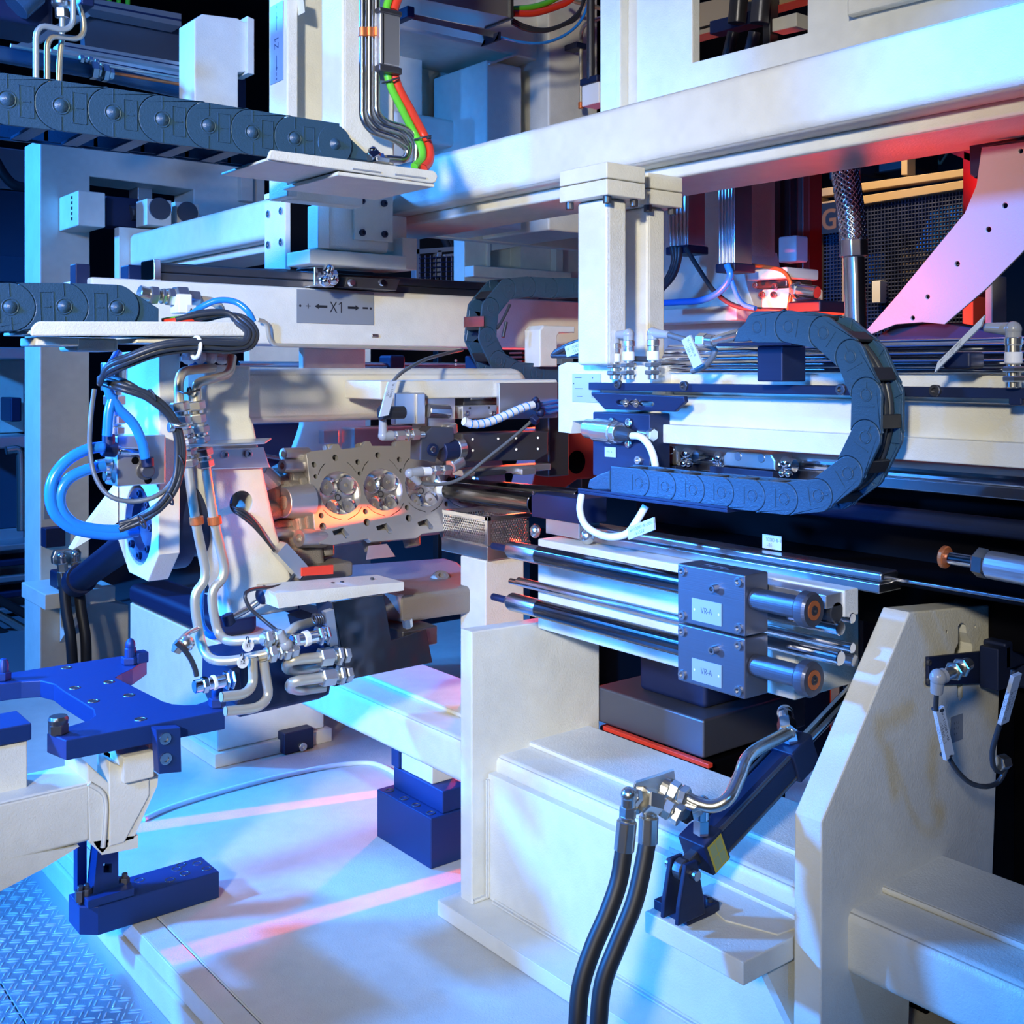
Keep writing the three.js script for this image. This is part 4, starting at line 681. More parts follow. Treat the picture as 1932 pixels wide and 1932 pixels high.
// the end of the casting with its bosses
const boss = (name, x, y, z, dir, r, L, m = M.machined) => { const p = V(x, y, z), d = dir.clone().normalize(); part(head, name, [H(lathe(p, d, [[r * 1.25, -0.03], [r * 1.05, L * 0.4], [r, L - 0.001], [r * 0.95, L], [r * 0.5, L], [r * 0.48, L - 0.012], [0, L - 0.012]], 22))], m); };
part(head, 'end_casting', [H(box(-0.022, 0.02, -LH + 0.004, -0.004, -0.085, -0.012, 0.008)), H(box(-0.06, 0.0, -0.1, -0.03, -0.1, -0.02, 0.012)), H(box(-0.05, 0.0, -0.15, -0.1, -0.1, -0.03, 0.012)), H(box(-0.01, 0.004, -LH + 0.02, -0.04, -0.06, -0.004, 0.004)), H(cyl(V(-0.05, -0.06, -0.05), V(0, -0.06, -0.05), 0.032, 0.036)), H(cyl(V(-0.04, -0.125, -0.055), V(0, -0.125, -0.055), 0.026, 0.03)), H(box(-0.055, 0.03, -LH - 0.05, -LH + 0.01, -0.1, -0.03, 0.012)), H(cyl(V(-0.07, -0.035, -0.06), V(-0.01, -0.035, -0.06), 0.02, 0.024))], M.cast);
const LF = V(-1, 0, 0.25);
boss('boss', -0.056, -0.035, -0.03, V(-0.7, 0.5, 0.5), 0.017, 0.028);
boss('boss', -0.012, 0.0, -0.016, LF, 0.010, 0.02); boss('boss', -0.016, -0.02, -0.014, LF, 0.011, 0.022);
boss('boss', -0.052, -0.082, -0.03, V(-0.9, 0, 0.5), 0.011, 0.02, M.cast); boss('boss', -0.058, -0.122, -0.04, LF, 0.009, 0.02); boss('boss', -0.04, -0.124, -0.03, LF, 0.009, 0.02);
boss('bearing_boss', -0.026, -0.078, -0.014, V(-1, 0, 0.1), 0.024, 0.016); boss('boss', -0.008, -0.138, -0.01, LF, 0.014, 0.02); boss('boss', -0.02, -0.055, -0.02, LF, 0.013, 0.012, M.cast);
// ---- drive drum, shroud and hydraulic pipes below the cradle
const drum = thing('swivel_drum', 'black swivel drum with oil pipes below the cradle', 'drum');
part(drum, 'drum', plate('Z', -1.5, [[448, 1252], [622, 1214], [629, 1288], [625, 1312], [604, 1322], [457, 1356], [446, 1330]], -0.13, { bevel: 0.01, seg: 4 }), M.black);
part(drum, 'flange_plate', plate('Z', -1.49, [[600, 1180], [626, 1170], [660, 1288], [632, 1296]], -0.1), M.black);
const shroud = thing('sheet_shroud', 'shiny dark sheet metal shroud hanging under the white cradle bar', 'shroud');
part(shroud, 'sheet', plate('Z', -1.455, [[628, 1136], [724, 1122], [738, 1205], [740, 1208], [804, 1187], [816, 1250], [655, 1283]], -0.003, { bevel: 0.0008 }), M.sheet);
part(shroud, 'return_edge', prism([PZ(628, 1136, -1.456), PZ(655, 1283, -1.456), PZ(652, 1284, -1.456), PZ(625, 1137, -1.456)], V(0, 0, -0.05)), M.dark);
part(shroud, 'lower_block', box(PZ(740, 1190, -1.5).x, PZ(806, 1190, -1.5).x, PZ(770, 1215, -1.5).y, PZ(770, 1180, -1.5).y, -1.58, -1.47, 0.003), M.dark);
part(shroud, 'bolt', [hex(PZ(770, 1184, -1.47), PZ(768, 1168, -1.47), 0.008)], M.zinc);
const flag = solo('switch_flag', prism([PZ(614, 1155, -1.44), PZ(630, 1150, -1.44), PZ(638, 1216, -1.44), PZ(624, 1220, -1.44)], V(0, 0, -0.012)), M.alu, 'narrow aluminium plate left of the dark sheet shroud', 'plate');
const cBase = thing('cradle_pedestal', 'grey painted base box behind the drum with a bolted foot strip', 'base');
{ const z = -2.13, xa = PZ(410, 1400, z).x, xb = PZ(612, 1350, z).x, zb = PX(245, 1150, xa).z, yT = PZ(410, 1212, z).y;
  part(cBase, 'box', box(xa, xb, BED + 0.028, yT, zb, z, 0.004), M.cream); part(cBase, 'foot_strip', box(xa - 0.01, xb + 0.012, BED, BED + 0.028, zb, z + 0.012, 0.002), M.cream);
  part(cBase, 'rubber_rail', box(xa - 0.005, xa + 0.1, yT, yT + 0.045, zb, z - 0.02, 0.015), M.black);
  part(cBase, 'clamp', [box(PZ(532, 1400, z + 0.02).x, PZ(588, 1400, z + 0.02).x, BED + 0.001, BED + 0.045, z, z + 0.03, 0.003)], M.black); screws(cBase, [PZ(570, 1408, z + 0.031)], NZ, 0.009, M.zinc); }
// steel block on the bed under the box rail
const stepB = thing('stepped_block', 'dark steel stepped block with drilled holes standing on the bed under the rail', 'block');
{ const X = 1.0, p = PY(813, 1641, BED), z1 = p.z, x0 = p.x, zb = PX(711, 1582, x0).z, yS = PX(813, 1545, x0).y, yT = PX(818, 1505, x0).y;
  part(stepB, 'block', box(x0, x0 + 0.075, BED, yS, zb, z1, 0.002), M.bluelitblack);
  part(stepB, 'upper_step', box(x0 + 0.026, x0 + 0.075, yS, yT, zb + 0.012, z1 - 0.004, 0.002), M.bluelitblack);
  for (const s of [0.12, 0.4, 0.62, 0.88]) part(stepB, 'counterbore', lathe(V(x0 + 0.013, yS + 0.0005, zb + (z1 - zb) * s), NY, [[0, -0.003], [0.0055, -0.003], [0.006, 0.0006], [0.0075, 0.0006], [0.008, 0]], 18), M.dark);
  part(stepB, 'spacer', box(x0 + 0.03, x0 + 0.072, yT, EYE - 0.64, zb + 0.03, z1 - 0.04, 0.002), M.cream);
  part(stepB, 'clip', box(x0 + 0.026, x0 + 0.05, yT, EYE - 0.641, zb + 0.004, zb + 0.028, 0.002), M.bluelitblack); }
// ---- gripper with probe above the head
const grip = thing('gripper_unit', 'gripper unit with a white top bar reaching over the cylinder head', 'gripper');
{ const z = -1.5, q = (px, py, zz = z) => PZ(px, py, zz), B = (px0, px1, py0, py1, zf, zb, b, m, n, l) => part(grip, n, box(q(px0, py0, zf).x, q(px1, py0, zf).x, q((px0 + px1) / 2, py1, zf).y, q((px0 + px1) / 2, py0, zf).y, zb, zf, b), m, l);
  B(718, 1052, 717, 751, -1.47, -1.58, 0.003, M.cream, 'top_bar');
  B(745, 802, 741, 801, -1.462, -1.475, 0.002, M.alu, 'bracket_plate'); B(786, 803, 742, 801, -1.458, -1.5, 0.002, M.alu, 'bracket_rib');
  B(942, 1052, 722, 790, -1.462, -1.47, 0.001, M.alu, 'side_plate');
  B(806, 860, 748, 812, -1.475, -1.52, 0.003, M.machined, 'slide'); B(872, 938, 765, 790, -1.462, -1.49, 0.002, M.alu, 'bearing_block');
  screws(grip, [[880, 780], [930, 780]].map(p => q(p[0], p[1], -1.462)), NZ, 0.0048, M.steel); screws(grip, [[886, 770], [922, 769]].map(p => q(p[0], p[1], -1.462)), NZ, 0.002, M.dark);
  part(grip, 'shaft', cyl(q(880, 742), q(920, 742), 0.016), M.steel); part(grip, 'shaft', cyl(q(806, 775, -1.46), q(846, 777, -1.46), 0.0115), M.steel);
  B(875, 938, 742, 765, -1.49, -1.53, 0.002, M.dark, 'slide_housing');
  part(grip, 'gripper_body', plate('Z', -1.46, [[872, 818], [1035, 814], [1034, 856], [1014, 868], [870, 871]], -0.045, { bevel: 0.002 }), M.grey);
  for (const px of [892, 940, 974, 1015]) for (const k of [0, 1]) part(grip, 'dowel', cyl(q(px, (k ? 850 : 829) - (px - 892) * 0.025, -1.462), q(px, (k ? 850 : 829) - (px - 892) * 0.025, -1.4585), 0.0022), M.steel);
  part(grip, 'pivot_head', plate('Z', -1.45, [[794, 826], [815, 805], [856, 806], [858, 830], [830, 850], [822, 872], [793, 868]], -0.03, { bevel: 0.002 }), M.grey);
  part(grip, 'pivot_ring', [lathe(q(815, 848, -1.4495), NZ, [[0.0055, 0], [0.0055, 0.004], [0.0095, 0.004], [0.0095, 0]], 24)], M.black); part(grip, 'pivot_cap', [lathe(q(815, 848, -1.4495), NZ, [[0.0054, 0], [0.0054, 0.004], [0.004, 0.005], [0, 0.005]], 24)], M.steel);
  part(grip, 'roller', cyl(q(832, 852, -1.46), q(868, 846, -1.46), 0.0165), M.black); part(grip, 'roller_ring', cyl(q(858, 847, -1.46), q(872, 845, -1.46), 0.0175), M.zinc);
  part(grip, 'neck', [cyl(q(850, 880, -1.46), q(870, 868, -1.46), 0.012), cyl(q(850, 818, -1.47), q(848, 800, -1.47), 0.012)], M.machined);
  B(873, 1040, 880, 893, -1.47, -1.5, 0.002, M.alu, 'lower_plate');
  B(895, 955, 888, 898, -1.46, -1.49, 0.002, M.dark, 'lower_slide'); B(985, 1012, 884, 896, -1.46, -1.49, 0.002, M.alu, 'lower_clip');
  part(grip, 'mount', box(q(1035, 830).x, q(1035, 830).x + 0.05, q(1040, 900).y, q(1040, 722).y, -1.54, -1.5, 0.004), M.dark);
}
const sp1 = thing('proximity_sensor', 'chrome sensor with clear elbow plug beside the black knob over the cylinder head', 'sensor');
{ const q = (px, py, z = -1.45) => PZ(px, py, z); part(sp1, 'barrel', [cyl(q(738, 822), q(800, 820), 0.0055), hex(q(745, 822), q(762, 821), 0.0082), hex(q(766, 821), q(770, 821), 0.0105), hex(q(776, 821), q(790, 820), 0.0085)], M.zinc); part(sp1, 'elbow_plug', [cyl(q(740, 822), q(724, 822), 0.0078), ball(q(723, 822), 0.008), cyl(q(723, 822), q(722, 788), 0.0072, 0.0055)], M.clear, 'translucent plug');
  part(sp1, 'knob', [cyl(q(722, 779, -1.44), q(762, 778, -1.44), 0.0098, 0.0098, 18), cyl(q(718, 779, -1.44), q(724, 779, -1.44), 0.012)], M.rubber, 'black knurled knob'); }
const sp2 = thing('proximity_sensor', 'chrome sensor with clear elbow plug in front of the last combustion chamber', 'sensor');
{ const q = (px, py, z = -1.44) => PZ(px, py, z); part(sp2, 'barrel', [cyl(q(795, 890), q(852, 886), 0.0058), hex(q(817, 888), q(828, 887), 0.009), hex(q(834, 887), q(848, 886), 0.0088)], M.zinc); part(sp2, 'ring', cyl(q(796, 890), q(812, 889), 0.0068), M.white); part(sp2, 'elbow_plug', [cyl(q(796, 890), q(774, 893), 0.0076), ball(q(773, 893), 0.0078), cyl(q(773, 893), q(792, 912), 0.0068, 0.005)], M.clear, 'translucent plug');
  part(sp2, 'cable', tube([q(790, 910), q(812, 914), q(845, 912), q(875, 900), q(915, 868), q(960, 832), q(1000, 797), q(1006, 790)], 0.0028), M.greycable); }
solo('sensor_cable', tube([PZ(722, 790, -1.44), PZ(730, 770, -1.44), PZ(738, 728, -1.44), PZ(750, 710, -1.45), PZ(790, 684, -1.5), PZ(830, 670, -1.6), PZ(872, 660, -1.7)], 0.003), M.greycable, 'thin grey cable rising from the tag above the cylinder head to the upper chain', 'cable');
solo('cable_tag', card(PZ(731, 752, -1.425), PZ(724, 780, -1.43).sub(PZ(738, 724, -1.43)), V(1, 0.15, 0), 0.054, 0.016, 0.003), tagPrint('W-100M', '-SE'), 'white cable tag beside the white top bar of the gripper', 'cable tag', null, true);
const spin = thing('probe_spindle', 'polished dark spindle pointing at the cylinder head above the wire basket', 'spindle');
part(spin, 'tube', cyl(PX(846, 925, 1.12), PX(1010, 950, 1.12), 0.015, 0.0165, 32), M.polished); part(spin, 'tip', [hex(PX(834, 922, 1.12), PX(850, 925, 1.12), 0.014), cyl(PX(838, 922, 1.12), PX(862, 927, 1.12), 0.011)], M.white);
solo('probe_spindle', [cyl(PX(800, 908, 1.15), PX(1095, 940, 1.15), 0.012, 0.0145, 32)], M.polished, 'upper polished dark spindle directly above and behind the probe spindle', 'spindle');
// spiral wrapped hose
const sw = thing('wrapped_hose', 'white spiral wrapped hose with blue stripes right of the gripper', 'hose');
{ const pts = [[876, 795], [890, 800], [920, 797], [955, 783], [985, 770], [1005, 764]].map(p => PZ(p[0], p[1], -1.43)); const c = new THREE.CatmullRomCurve3(pts); part(sw, 'hose', tube(pts, 0.0068), M.white); for (let k = 1; k < 12; k++) part(sw, 'spiral_turn', torus(c.getPointAt(k / 12), c.getTangentAt(k / 12).add(V(0.15, 0.2, 0)), 0.0066, 0.0009), M.bluehose); part(sw, 'clamp', [cyl(PZ(1008, 764, -1.43), PZ(1014, 762, -1.43), 0.011), ball(PZ(1011, 754, -1.42), 0.005), hex(PZ(1005, 795, -1.43), PZ(1012, 788, -1.43), 0.009), ball(PZ(1020, 778, -1.43), 0.008)], M.black); part(sw, 'blue_tubes', [[762, 0], [770, 1], [779, 2]].map(([y, k]) => tube([PZ(1004, 766, -1.43), PZ(1025, y, -1.44), PZ(1056, y - 6, -1.46)], 0.0032)), M.bluehose); }
// ---- wire basket on its post
const bask = thing('wire_basket', 'perforated sheet basket with folded rims and a solid lower tray', 'basket');
{ const Z = -1.45, n = PZ(920, 975, Z), X = n.x, zb = PX(835, 958, X).z, xr = PZ(1000, 965, Z).x, yT = n.y, yM = PZ(918, 1030, Z).y, yB = PZ(917, 1058, Z).y;
  part(bask, 'rim', [box(X - 0.001, X + 0.006, yT - 0.008, yT, zb, Z + 0.001, 0.001), box(X, xr, yT - 0.008, yT, Z - 0.006, Z + 0.001, 0.001), box(xr - 0.006, xr, yT - 0.008, yT, zb, Z, 0.001), box(X, xr, yT - 0.008, yT, zb, zb + 0.006, 0.001), box(X - 0.001, X + 0.007, yM, yT, Z - 0.007, Z + 0.001, 0.001)], M.zinc);
  // perforated walls: a staggered grid of holes
  const perf = (w, h) => { const s = new THREE.Shape([new THREE.Vector2(0, 0), new THREE.Vector2(w, 0), new THREE.Vector2(w, h), new THREE.Vector2(0, h)]); const p = 0.0052, r = 0.002; let row = 0; for (let y = p * 0.6; y < h - r; y += p * 0.8, row++) for (let x = p * (row % 2 ? 1 : 0.5); x < w - r; x += p) { const c = new THREE.Path(); for (let k = 0; k < 6; k++) { const a = -k / 6 * Math.PI * 2; k ? c.lineTo(x + r * Math.cos(a), y + r * Math.sin(a)) : c.moveTo(x + r, y); } s.holes.push(c); } return new THREE.ExtrudeGeometry(s, { depth: 0.0007, bevelEnabled: false }); };
  const w1 = Z - zb - 0.006, w2 = xr - X - 0.008, h = yT - yM - 0.006;
  const A = perf(w1, h), B2 = perf(w2, h);
  part(bask, 'perforated_wall', A.clone().applyMatrix4(BASIS.X).translate(X + 0.001, yM, Z - 0.006), M.zinc);
  part(bask, 'perforated_wall', B2.clone().translate(X + 0.006, yM, Z - 0.001), M.zinc);
  part(bask, 'perforated_wall', A.clone().applyMatrix4(BASIS.X).translate(xr - 0.002, yM, Z - 0.006), M.zinc);
  part(bask, 'perforated_wall', B2.clone().translate(X + 0.006, yM, zb + 0.001), M.zinc);
  part(bask, 'tray', [box(X - 0.003, xr, yB, yM, zb, Z + 0.003, 0.002)], M.zinc);
  const pst = thing('basket_post', 'square cream sheet post under the perforated basket', 'post'); part(pst, 'post', box(X - 0.001, PZ(985, 1100, Z - 0.01).x, BED, yB - 0.0005, Z - 0.075, Z - 0.004, 0.003), M.cream); }

// ---------------------------------------------------------------- left: portal column, bearing plate, valves, hoses
const PZP = -3.54;
const portal = thing('portal_frame', 'tall pale portal frame with a rectangular window behind the left cable chains', 'frame');
{ const q = (px, py) => PZ(px, py, PZP), xa = q(75, 600).x, zb = PX(46, 600, xa).z;
  part(portal, 'frame', plate('Z', PZP, [[75, 1345], [75, 262], [500, 312], [500, 480], [365, 470], [365, 358], [170, 333], [168, 1130], [243, 1142], [243, 1345]], zb - PZP, { bevel: 0.004 }), M.cream);
  part(portal, 'side_box', box(PZ(147, 390, -3.36).x, PZ(199, 390, -3.36).x, PZ(170, 427, -3.36).y, PZ(170, 361, -3.36).y, PZP, -3.36, 0.004), M.cream);
  for (let k = 0; k < 5; k++) part(portal, 'vent_slot', box(PZ(147, 390, -3.36).x - 0.001, PZ(147, 390, -3.36).x + 0.01, PZ(147, 372 + k * 10, -3.4).y - 0.005, PZ(147, 372 + k * 10, -3.4).y + 0.004, -3.42, -3.41, 0), M.deepblack);
  part(portal, 'junction_box', box(PZ(84, 1010, -3.5).x, PZ(122, 1010, -3.5).x, PZ(100, 1032, -3.5).y, PZ(100, 996, -3.5).y, PZP, -3.49, 0.003), M.black);
  part(portal, 'end_shoe', box(PZ(455, 350, PZP + 0.03).x, PZ(478, 350, PZP + 0.03).x, PZ(466, 382, PZP).y, PZ(466, 330, PZP).y, PZP, PZP + 0.03, 0.003), M.cream);
  part(portal, 'type_plate', card(q(96, 965).setZ(PZP + 0.001), V(1, 0, 0), V(0, 1, 0), 0.04, 0.045), print(140, 160, (x) => { x.font = '18px monospace'; x.fillText('5.8 8', 50, 40); x.fillText('7/4', 60, 80); x.fillText('3+8', 60, 110); }, '#9aa6ae'), 'grey plate'); }
const coup = thing('shaft_coupling', 'dark coupling and shaft inside the window of the portal frame', 'coupling');
part(coup, 'housing', box(PZ(200, 400, -3.42).x, PZ(262, 400, -3.42).x, PZ(230, 428, -3.42).y, PZ(230, 372, -3.42).y, -3.5, -3.42, 0.003), M.black); part(coup, 'shaft', cyl(PZ(245, 402, -3.42), PZ(275, 400, -3.42), 0.024), M.dark);
function clampShaft(px0, px1, py0, py1, z, label) { const t = thing('shaft_block', label, 'block'), x0 = PZ(px0, 400, z).x, x1 = PZ(px1, 400, z).x, y1 = PZ(px0, py0, z).y, y0 = PZ(px0, py1, z).y; part(t, 'block', box(x0, x1, y0, y1, z - 0.09, z, 0.003), M.cream); part(t, 'shaft_end', lathe(V((x0 + x1) / 2, (y0 + y1) / 2 + 0.012, z), NZ, [[0, 0.006], [0.032, 0.006], [0.033, 0.005], [0.033, 0.0]], 32), M.grey); }
clampShaft(277, 324, 374, 424, -3.3, 'left one of two square blocks with a round steel shaft end in the portal window');
clampShaft(330, 376, 380, 432, -3.36, 'right one of two square blocks with a round steel shaft end in the portal window');
const sbx = solo('alu_profile', box(PZ(264, 380, -3.6).x, PZ(292, 380, -3.6).x, PZ(280, 420, -3.6).y, PZ(280, 350, -3.6).y, -3.7, -3.62, 0.003), M.alu, 'upright aluminium profile in the portal window above the shaft block', 'profile');
// shelf with black cylinder on the column
const cs = thing('column_shelf', 'cream shelf on the left portal column carrying a black cylinder', 'shelf');
{ const z = -3.3, y1 = PZ(150, 1114, z).y; part(cs, 'shelf', box(PZ(85, 1120, z).x, PZ(218, 1120, z).x, y1 - 0.045, y1, PZP + 0.001, z, 0.003), M.cream); part(cs, 'gusset', prism([PZ(160, 1140, z - 0.05).setY(y1 - 0.045), V(PZ(160, 1140, z).x, y1 - 0.045, PZP), V(PZ(160, 1140, z).x, y1 - 0.2, PZP)], V(0.02, 0, 0)), M.cream);
  const cyl2 = thing('hydraulic_cylinder', 'black hydraulic cylinder slanting up from the shelf on the left column', 'hydraulic cylinder');
  const a = P(145, 1098, 3.13), b = P(252, 1018, 2.5), at = s => a.clone().lerp(b, s);
  part(cyl2, 'barrel', cyl(at(0.1), b, 0.034), M.black); part(cyl2, 'end_cap', cyl(at(0.0), at(0.11), 0.042), M.black); part(cyl2, 'clevis', [box(PZ(105, 1100, -3.36).x, PZ(150, 1100, -3.36).x, y1 + 0.0005, y1 + 0.05, -3.42, -3.34, 0.006)], M.black);
  const fb = thing('fitting_plate', 'pale bulkhead plate with two elbows on the left column', 'fitting plate');
  part(fb, 'plate', plate('Z', -3.33, [[99, 1052], [104, 1039], [148, 1035], [154, 1042], [152, 1066], [108, 1068], [100, 1064]], -0.02, { bevel: 0.003 }), M.zinc);
  for (const px of [116, 142]) part(fb, 'elbow', [...elbow(PZ(px, 1050 - (px - 116) * 0.15, -3.33), PZ(px, 1050 - (px - 116) * 0.15, -3.28), PZ(px + 3, 1078 - (px - 116) * 0.15, -3.28), 0.014)], M.zinc);
  for (const k of [0, 1]) { const x = k ? 147 : 119, t = thing('hydraulic_hose', `${k ? 'right' : 'left'} one of two black hoses hanging from the bulkhead plate on the left column`, 'hose');
    part(t, 'ferrule', cyl(PZ(x, 1078, -3.28), PZ(x + 2, 1105, -3.28), 0.017), M.zinc); part(t, 'hose', tube([PZ(x + 1, 1100, -3.28), PZ(x + 6, 1150, -3.26), PZ(x + 14, 1200, -3.24), PZ(x + 18 + k * -2, 1260, -3.24), PZ(x + 18, 1330, -3.24)], 0.0155), M.rubber); } }
solo('support_strut', prism([PZ(223, 916, -1.72), PZ(223, 985, -1.72), PZ(137, 1037, -1.72), PZ(160, 1000, -1.72)], V(0, 0, -0.02)), M.cream, 'pale slanting strut between the bearing plate and the left column', 'strut');
// bearing plate, rotor
const bear = thing('bearing_plate', 'thick pale bearing plate with chamfered bottom and a black swivel bearing', 'bearing plate');
{ const X = 0.602; part(bear, 'plate', plate('X', X, [[225, 665], [300, 658], [299, 1047], [278, 1097], [243, 1080], [222, 1018]], 0.032, { bevel: 0.002, holes: [[259, 990, 0.056, 0.06]], curve: 40 }), M.cream);
  const c = PX(259, 990, X); part(bear, 'bearing_ring', lathe(c.clone().add(V(0.002, 0, 0)), V(1, 0, 0), [[0.055, 0], [0.052, 0.002], [0.04, 0.004], [0.036, 0.014], [0.028, 0.016], [0.014, 0.02], [0, 0.02]], 40), M.black);
  for (let k = 0; k < 8; k++) part(bear, 'screw', screw(c.clone().add(V(0.006, Math.sin(k * 0.785) * 0.046, Math.cos(k * 0.785) * 0.046)), NX, 0.0055, 0.006), M.black);
  part(bear, 'rotor', lathe(c.clone().add(V(0.034, 0, 0.005)), V(1, 0, 0), [[0, 0], [0.068, 0], [0.07, 0.002], [0.07, 0.03], [0.055, 0.036], [0.055, 0.06], [0.062, 0.062], [0.062, 0.085], [0, 0.085]], 40), M.black); }
const vb = thing('valve_block', 'grey aluminium valve block with round screw plug on the bearing plate', 'valve');
{ const Z = -1.53, q = (px, py) => PZ(px, py, Z), x0 = q(221, 870).x, x1 = q(297, 870).x, y0 = q(260, 916).y, y1 = q(260, 822).y;
  part(vb, 'block', box(x0, 0.6, y0, y1, Z - 0.05, Z, 0.002), M.alu);
  part(vb, 'screw_plug', lathe(q(274, 888), NZ, [[0, 0.012], [0.008, 0.012], [0.0088, 0.01], [0.009, 0.004], [0.0125, 0.003], [0.0128, 0]], 24), M.grey);
  for (const [px, py] of [[255, 869], [279, 906]]) part(vb, 'bore', lathe(q(px, py), NZ, [[0, 0.0003], [0.0045, 0.0003], [0.0052, 0.0006], [0.0052, 0]], 18), M.deepblack);
  part(vb, 'adjuster', [cyl(q(222, 850).add(V(0, 0, 0.006)), q(268, 852).add(V(0, 0, 0.006)), 0.0062), cyl(q(198, 848).add(V(0, 0, 0.006)), q(210, 848).add(V(0, 0, 0.006)), 0.009), cyl(q(208, 848).add(V(0, 0, 0.006)), q(222, 849).add(V(0, 0, 0.006)), 0.0066)], M.chrome);
  part(vb, 'tee', [cyl(q(190, 846).add(V(0, 0, 0.006)), q(216, 848).add(V(0, 0, 0.006)), 0.0105), cyl(q(202, 844).add(V(0, 0, 0.006)), q(202, 818).add(V(0, 0, 0.006)), 0.0085)], M.black); part(vb, 'elbow', cyl(q(275, 880).add(V(0, 0, 0.008)), q(274, 862).add(V(0, 0, 0.008)), 0.0085), M.black);
  part(vb, 'inlet_stack', [hex(q(231, 822).add(V(0, 0, -0.03)), q(231, 806).add(V(0, 0, -0.03)), 0.013), hex(q(231, 802).add(V(0, 0, -0.03)), q(231, 784).add(V(0, 0, -0.03)), 0.015), cyl(q(231, 806).add(V(0, 0, -0.03)), q(231, 720).add(V(0, 0, -0.03)), 0.01), hex(q(230, 766).add(V(0, 0, -0.03)), q(230, 746).add(V(0, 0, -0.03)), 0.015), cyl(q(230, 738).add(V(0, 0, -0.03)), q(230, 684).add(V(0, 0, -0.03)), 0.018)], M.zinc);
  part(vb, 'side_port', [cyl(q(216, 898).add(V(0, 0, -0.02)), q(206, 898).add(V(0, 0, -0.02)), 0.009), cyl(q(190, 881).add(V(0, 0, -0.02)), q(220, 876).add(V(0, 0, -0.02)), 0.008)], M.zinc); }
const BH = -1.5, bq = (px, py, z = BH) => PZ(px, py, z);
function airHose(label, pts, r = 0.0066) { solo('air_hose', tube(pts, r, { n: 70 }), M.bluehose, label, 'hose'); }
airHose('blue air hose bending down to the black elbow on the grey valve block', [bq(222, 668, -1.56), bq(208, 700), bq(205, 735), bq(222, 768), bq(252, 800), bq(268, 835), bq(274, 864)]);
airHose('short blue air hose dropping to the black tee left of the grey valve block', [bq(214, 745), bq(206, 775), bq(202, 822)]);
airHose('outer of two blue air hoses looping out left of the grey valve block', [bq(192, 843), bq(165, 848), bq(128, 868), bq(102, 900), bq(95, 935), bq(105, 970), bq(135, 996), bq(170, 1005), bq(215, 1009), bq(260, 1002)], 0.0075);
airHose('inner of two blue air hoses looping out left of the grey valve block', [bq(196, 879), bq(165, 886), bq(128, 905), bq(113, 932), bq(118, 965), bq(140, 988), bq(172, 997), bq(218, 1000), bq(258, 994)], 0.0075);
solo('hose_bundle', [[0, 0], [8, 4], [1, 9], [12, -3]].map(([a, b]) => tube([bq(196 + a, 716 + b, -1.47), bq(230 + a, 726 + b, -1.44), bq(285, 745 + b + a, -1.43), bq(322 - b, 778 + a, -1.43), bq(340 - b, 815 + a, -1.43), bq(343 - b, 870, -1.43), bq(335 - b, 915 - a, -1.43), bq(308 - b, 955 - a, -1.44), bq(265, 985 - a - b, -1.46), bq(226, 1000 - a, -1.47)], 0.0037, { n: 70 })), M.cable, 'bundle of thin black hoses curving in a half circle in front of the bearing plate', 'hose bundle');
solo('signal_cable', tube([bq(178, 735, -1.5), bq(171, 790, -1.49), bq(170, 850, -1.49), bq(180, 900, -1.48), bq(207, 936, -1.46), bq(250, 946, -1.45), bq(290, 938, -1.44), bq(318, 918, -1.44), bq(334, 890, -1.44)], 0.0032), M.greycable, 'single thin grey cable sagging in front of the bearing plate', 'cable');
const clip = thing('hose_clip', 'grey hose clip holding the half circle hose bundle at the plate edge', 'clip');
part(clip, 'clip', [torus(bq(339, 802, -1.43), V(0.1, 1, 0.1), 0.012, 0.003)], M.zinc); part(clip, 'ear', cyl(bq(318, 806, -1.43), bq(328, 806, -1.43), 0.007), M.zinc);
const btie = [[287, 747], [338, 868], [320, 940], [268, 984]].map(q => torus(bq(q[0], q[1], -1.433), V(1, 0.4, 0), 0.009, 0.0014));
btie.forEach((g, k) => solo('cable_tie', g, M.cable, ['black cable tie near the top of the half circle hose bundle', 'black cable tie at the right side of the half circle hose bundle', 'black cable tie at the lower right of the half circle hose bundle', 'black cable tie at the bottom of the half circle hose bundle'][k], 'cable tie'));
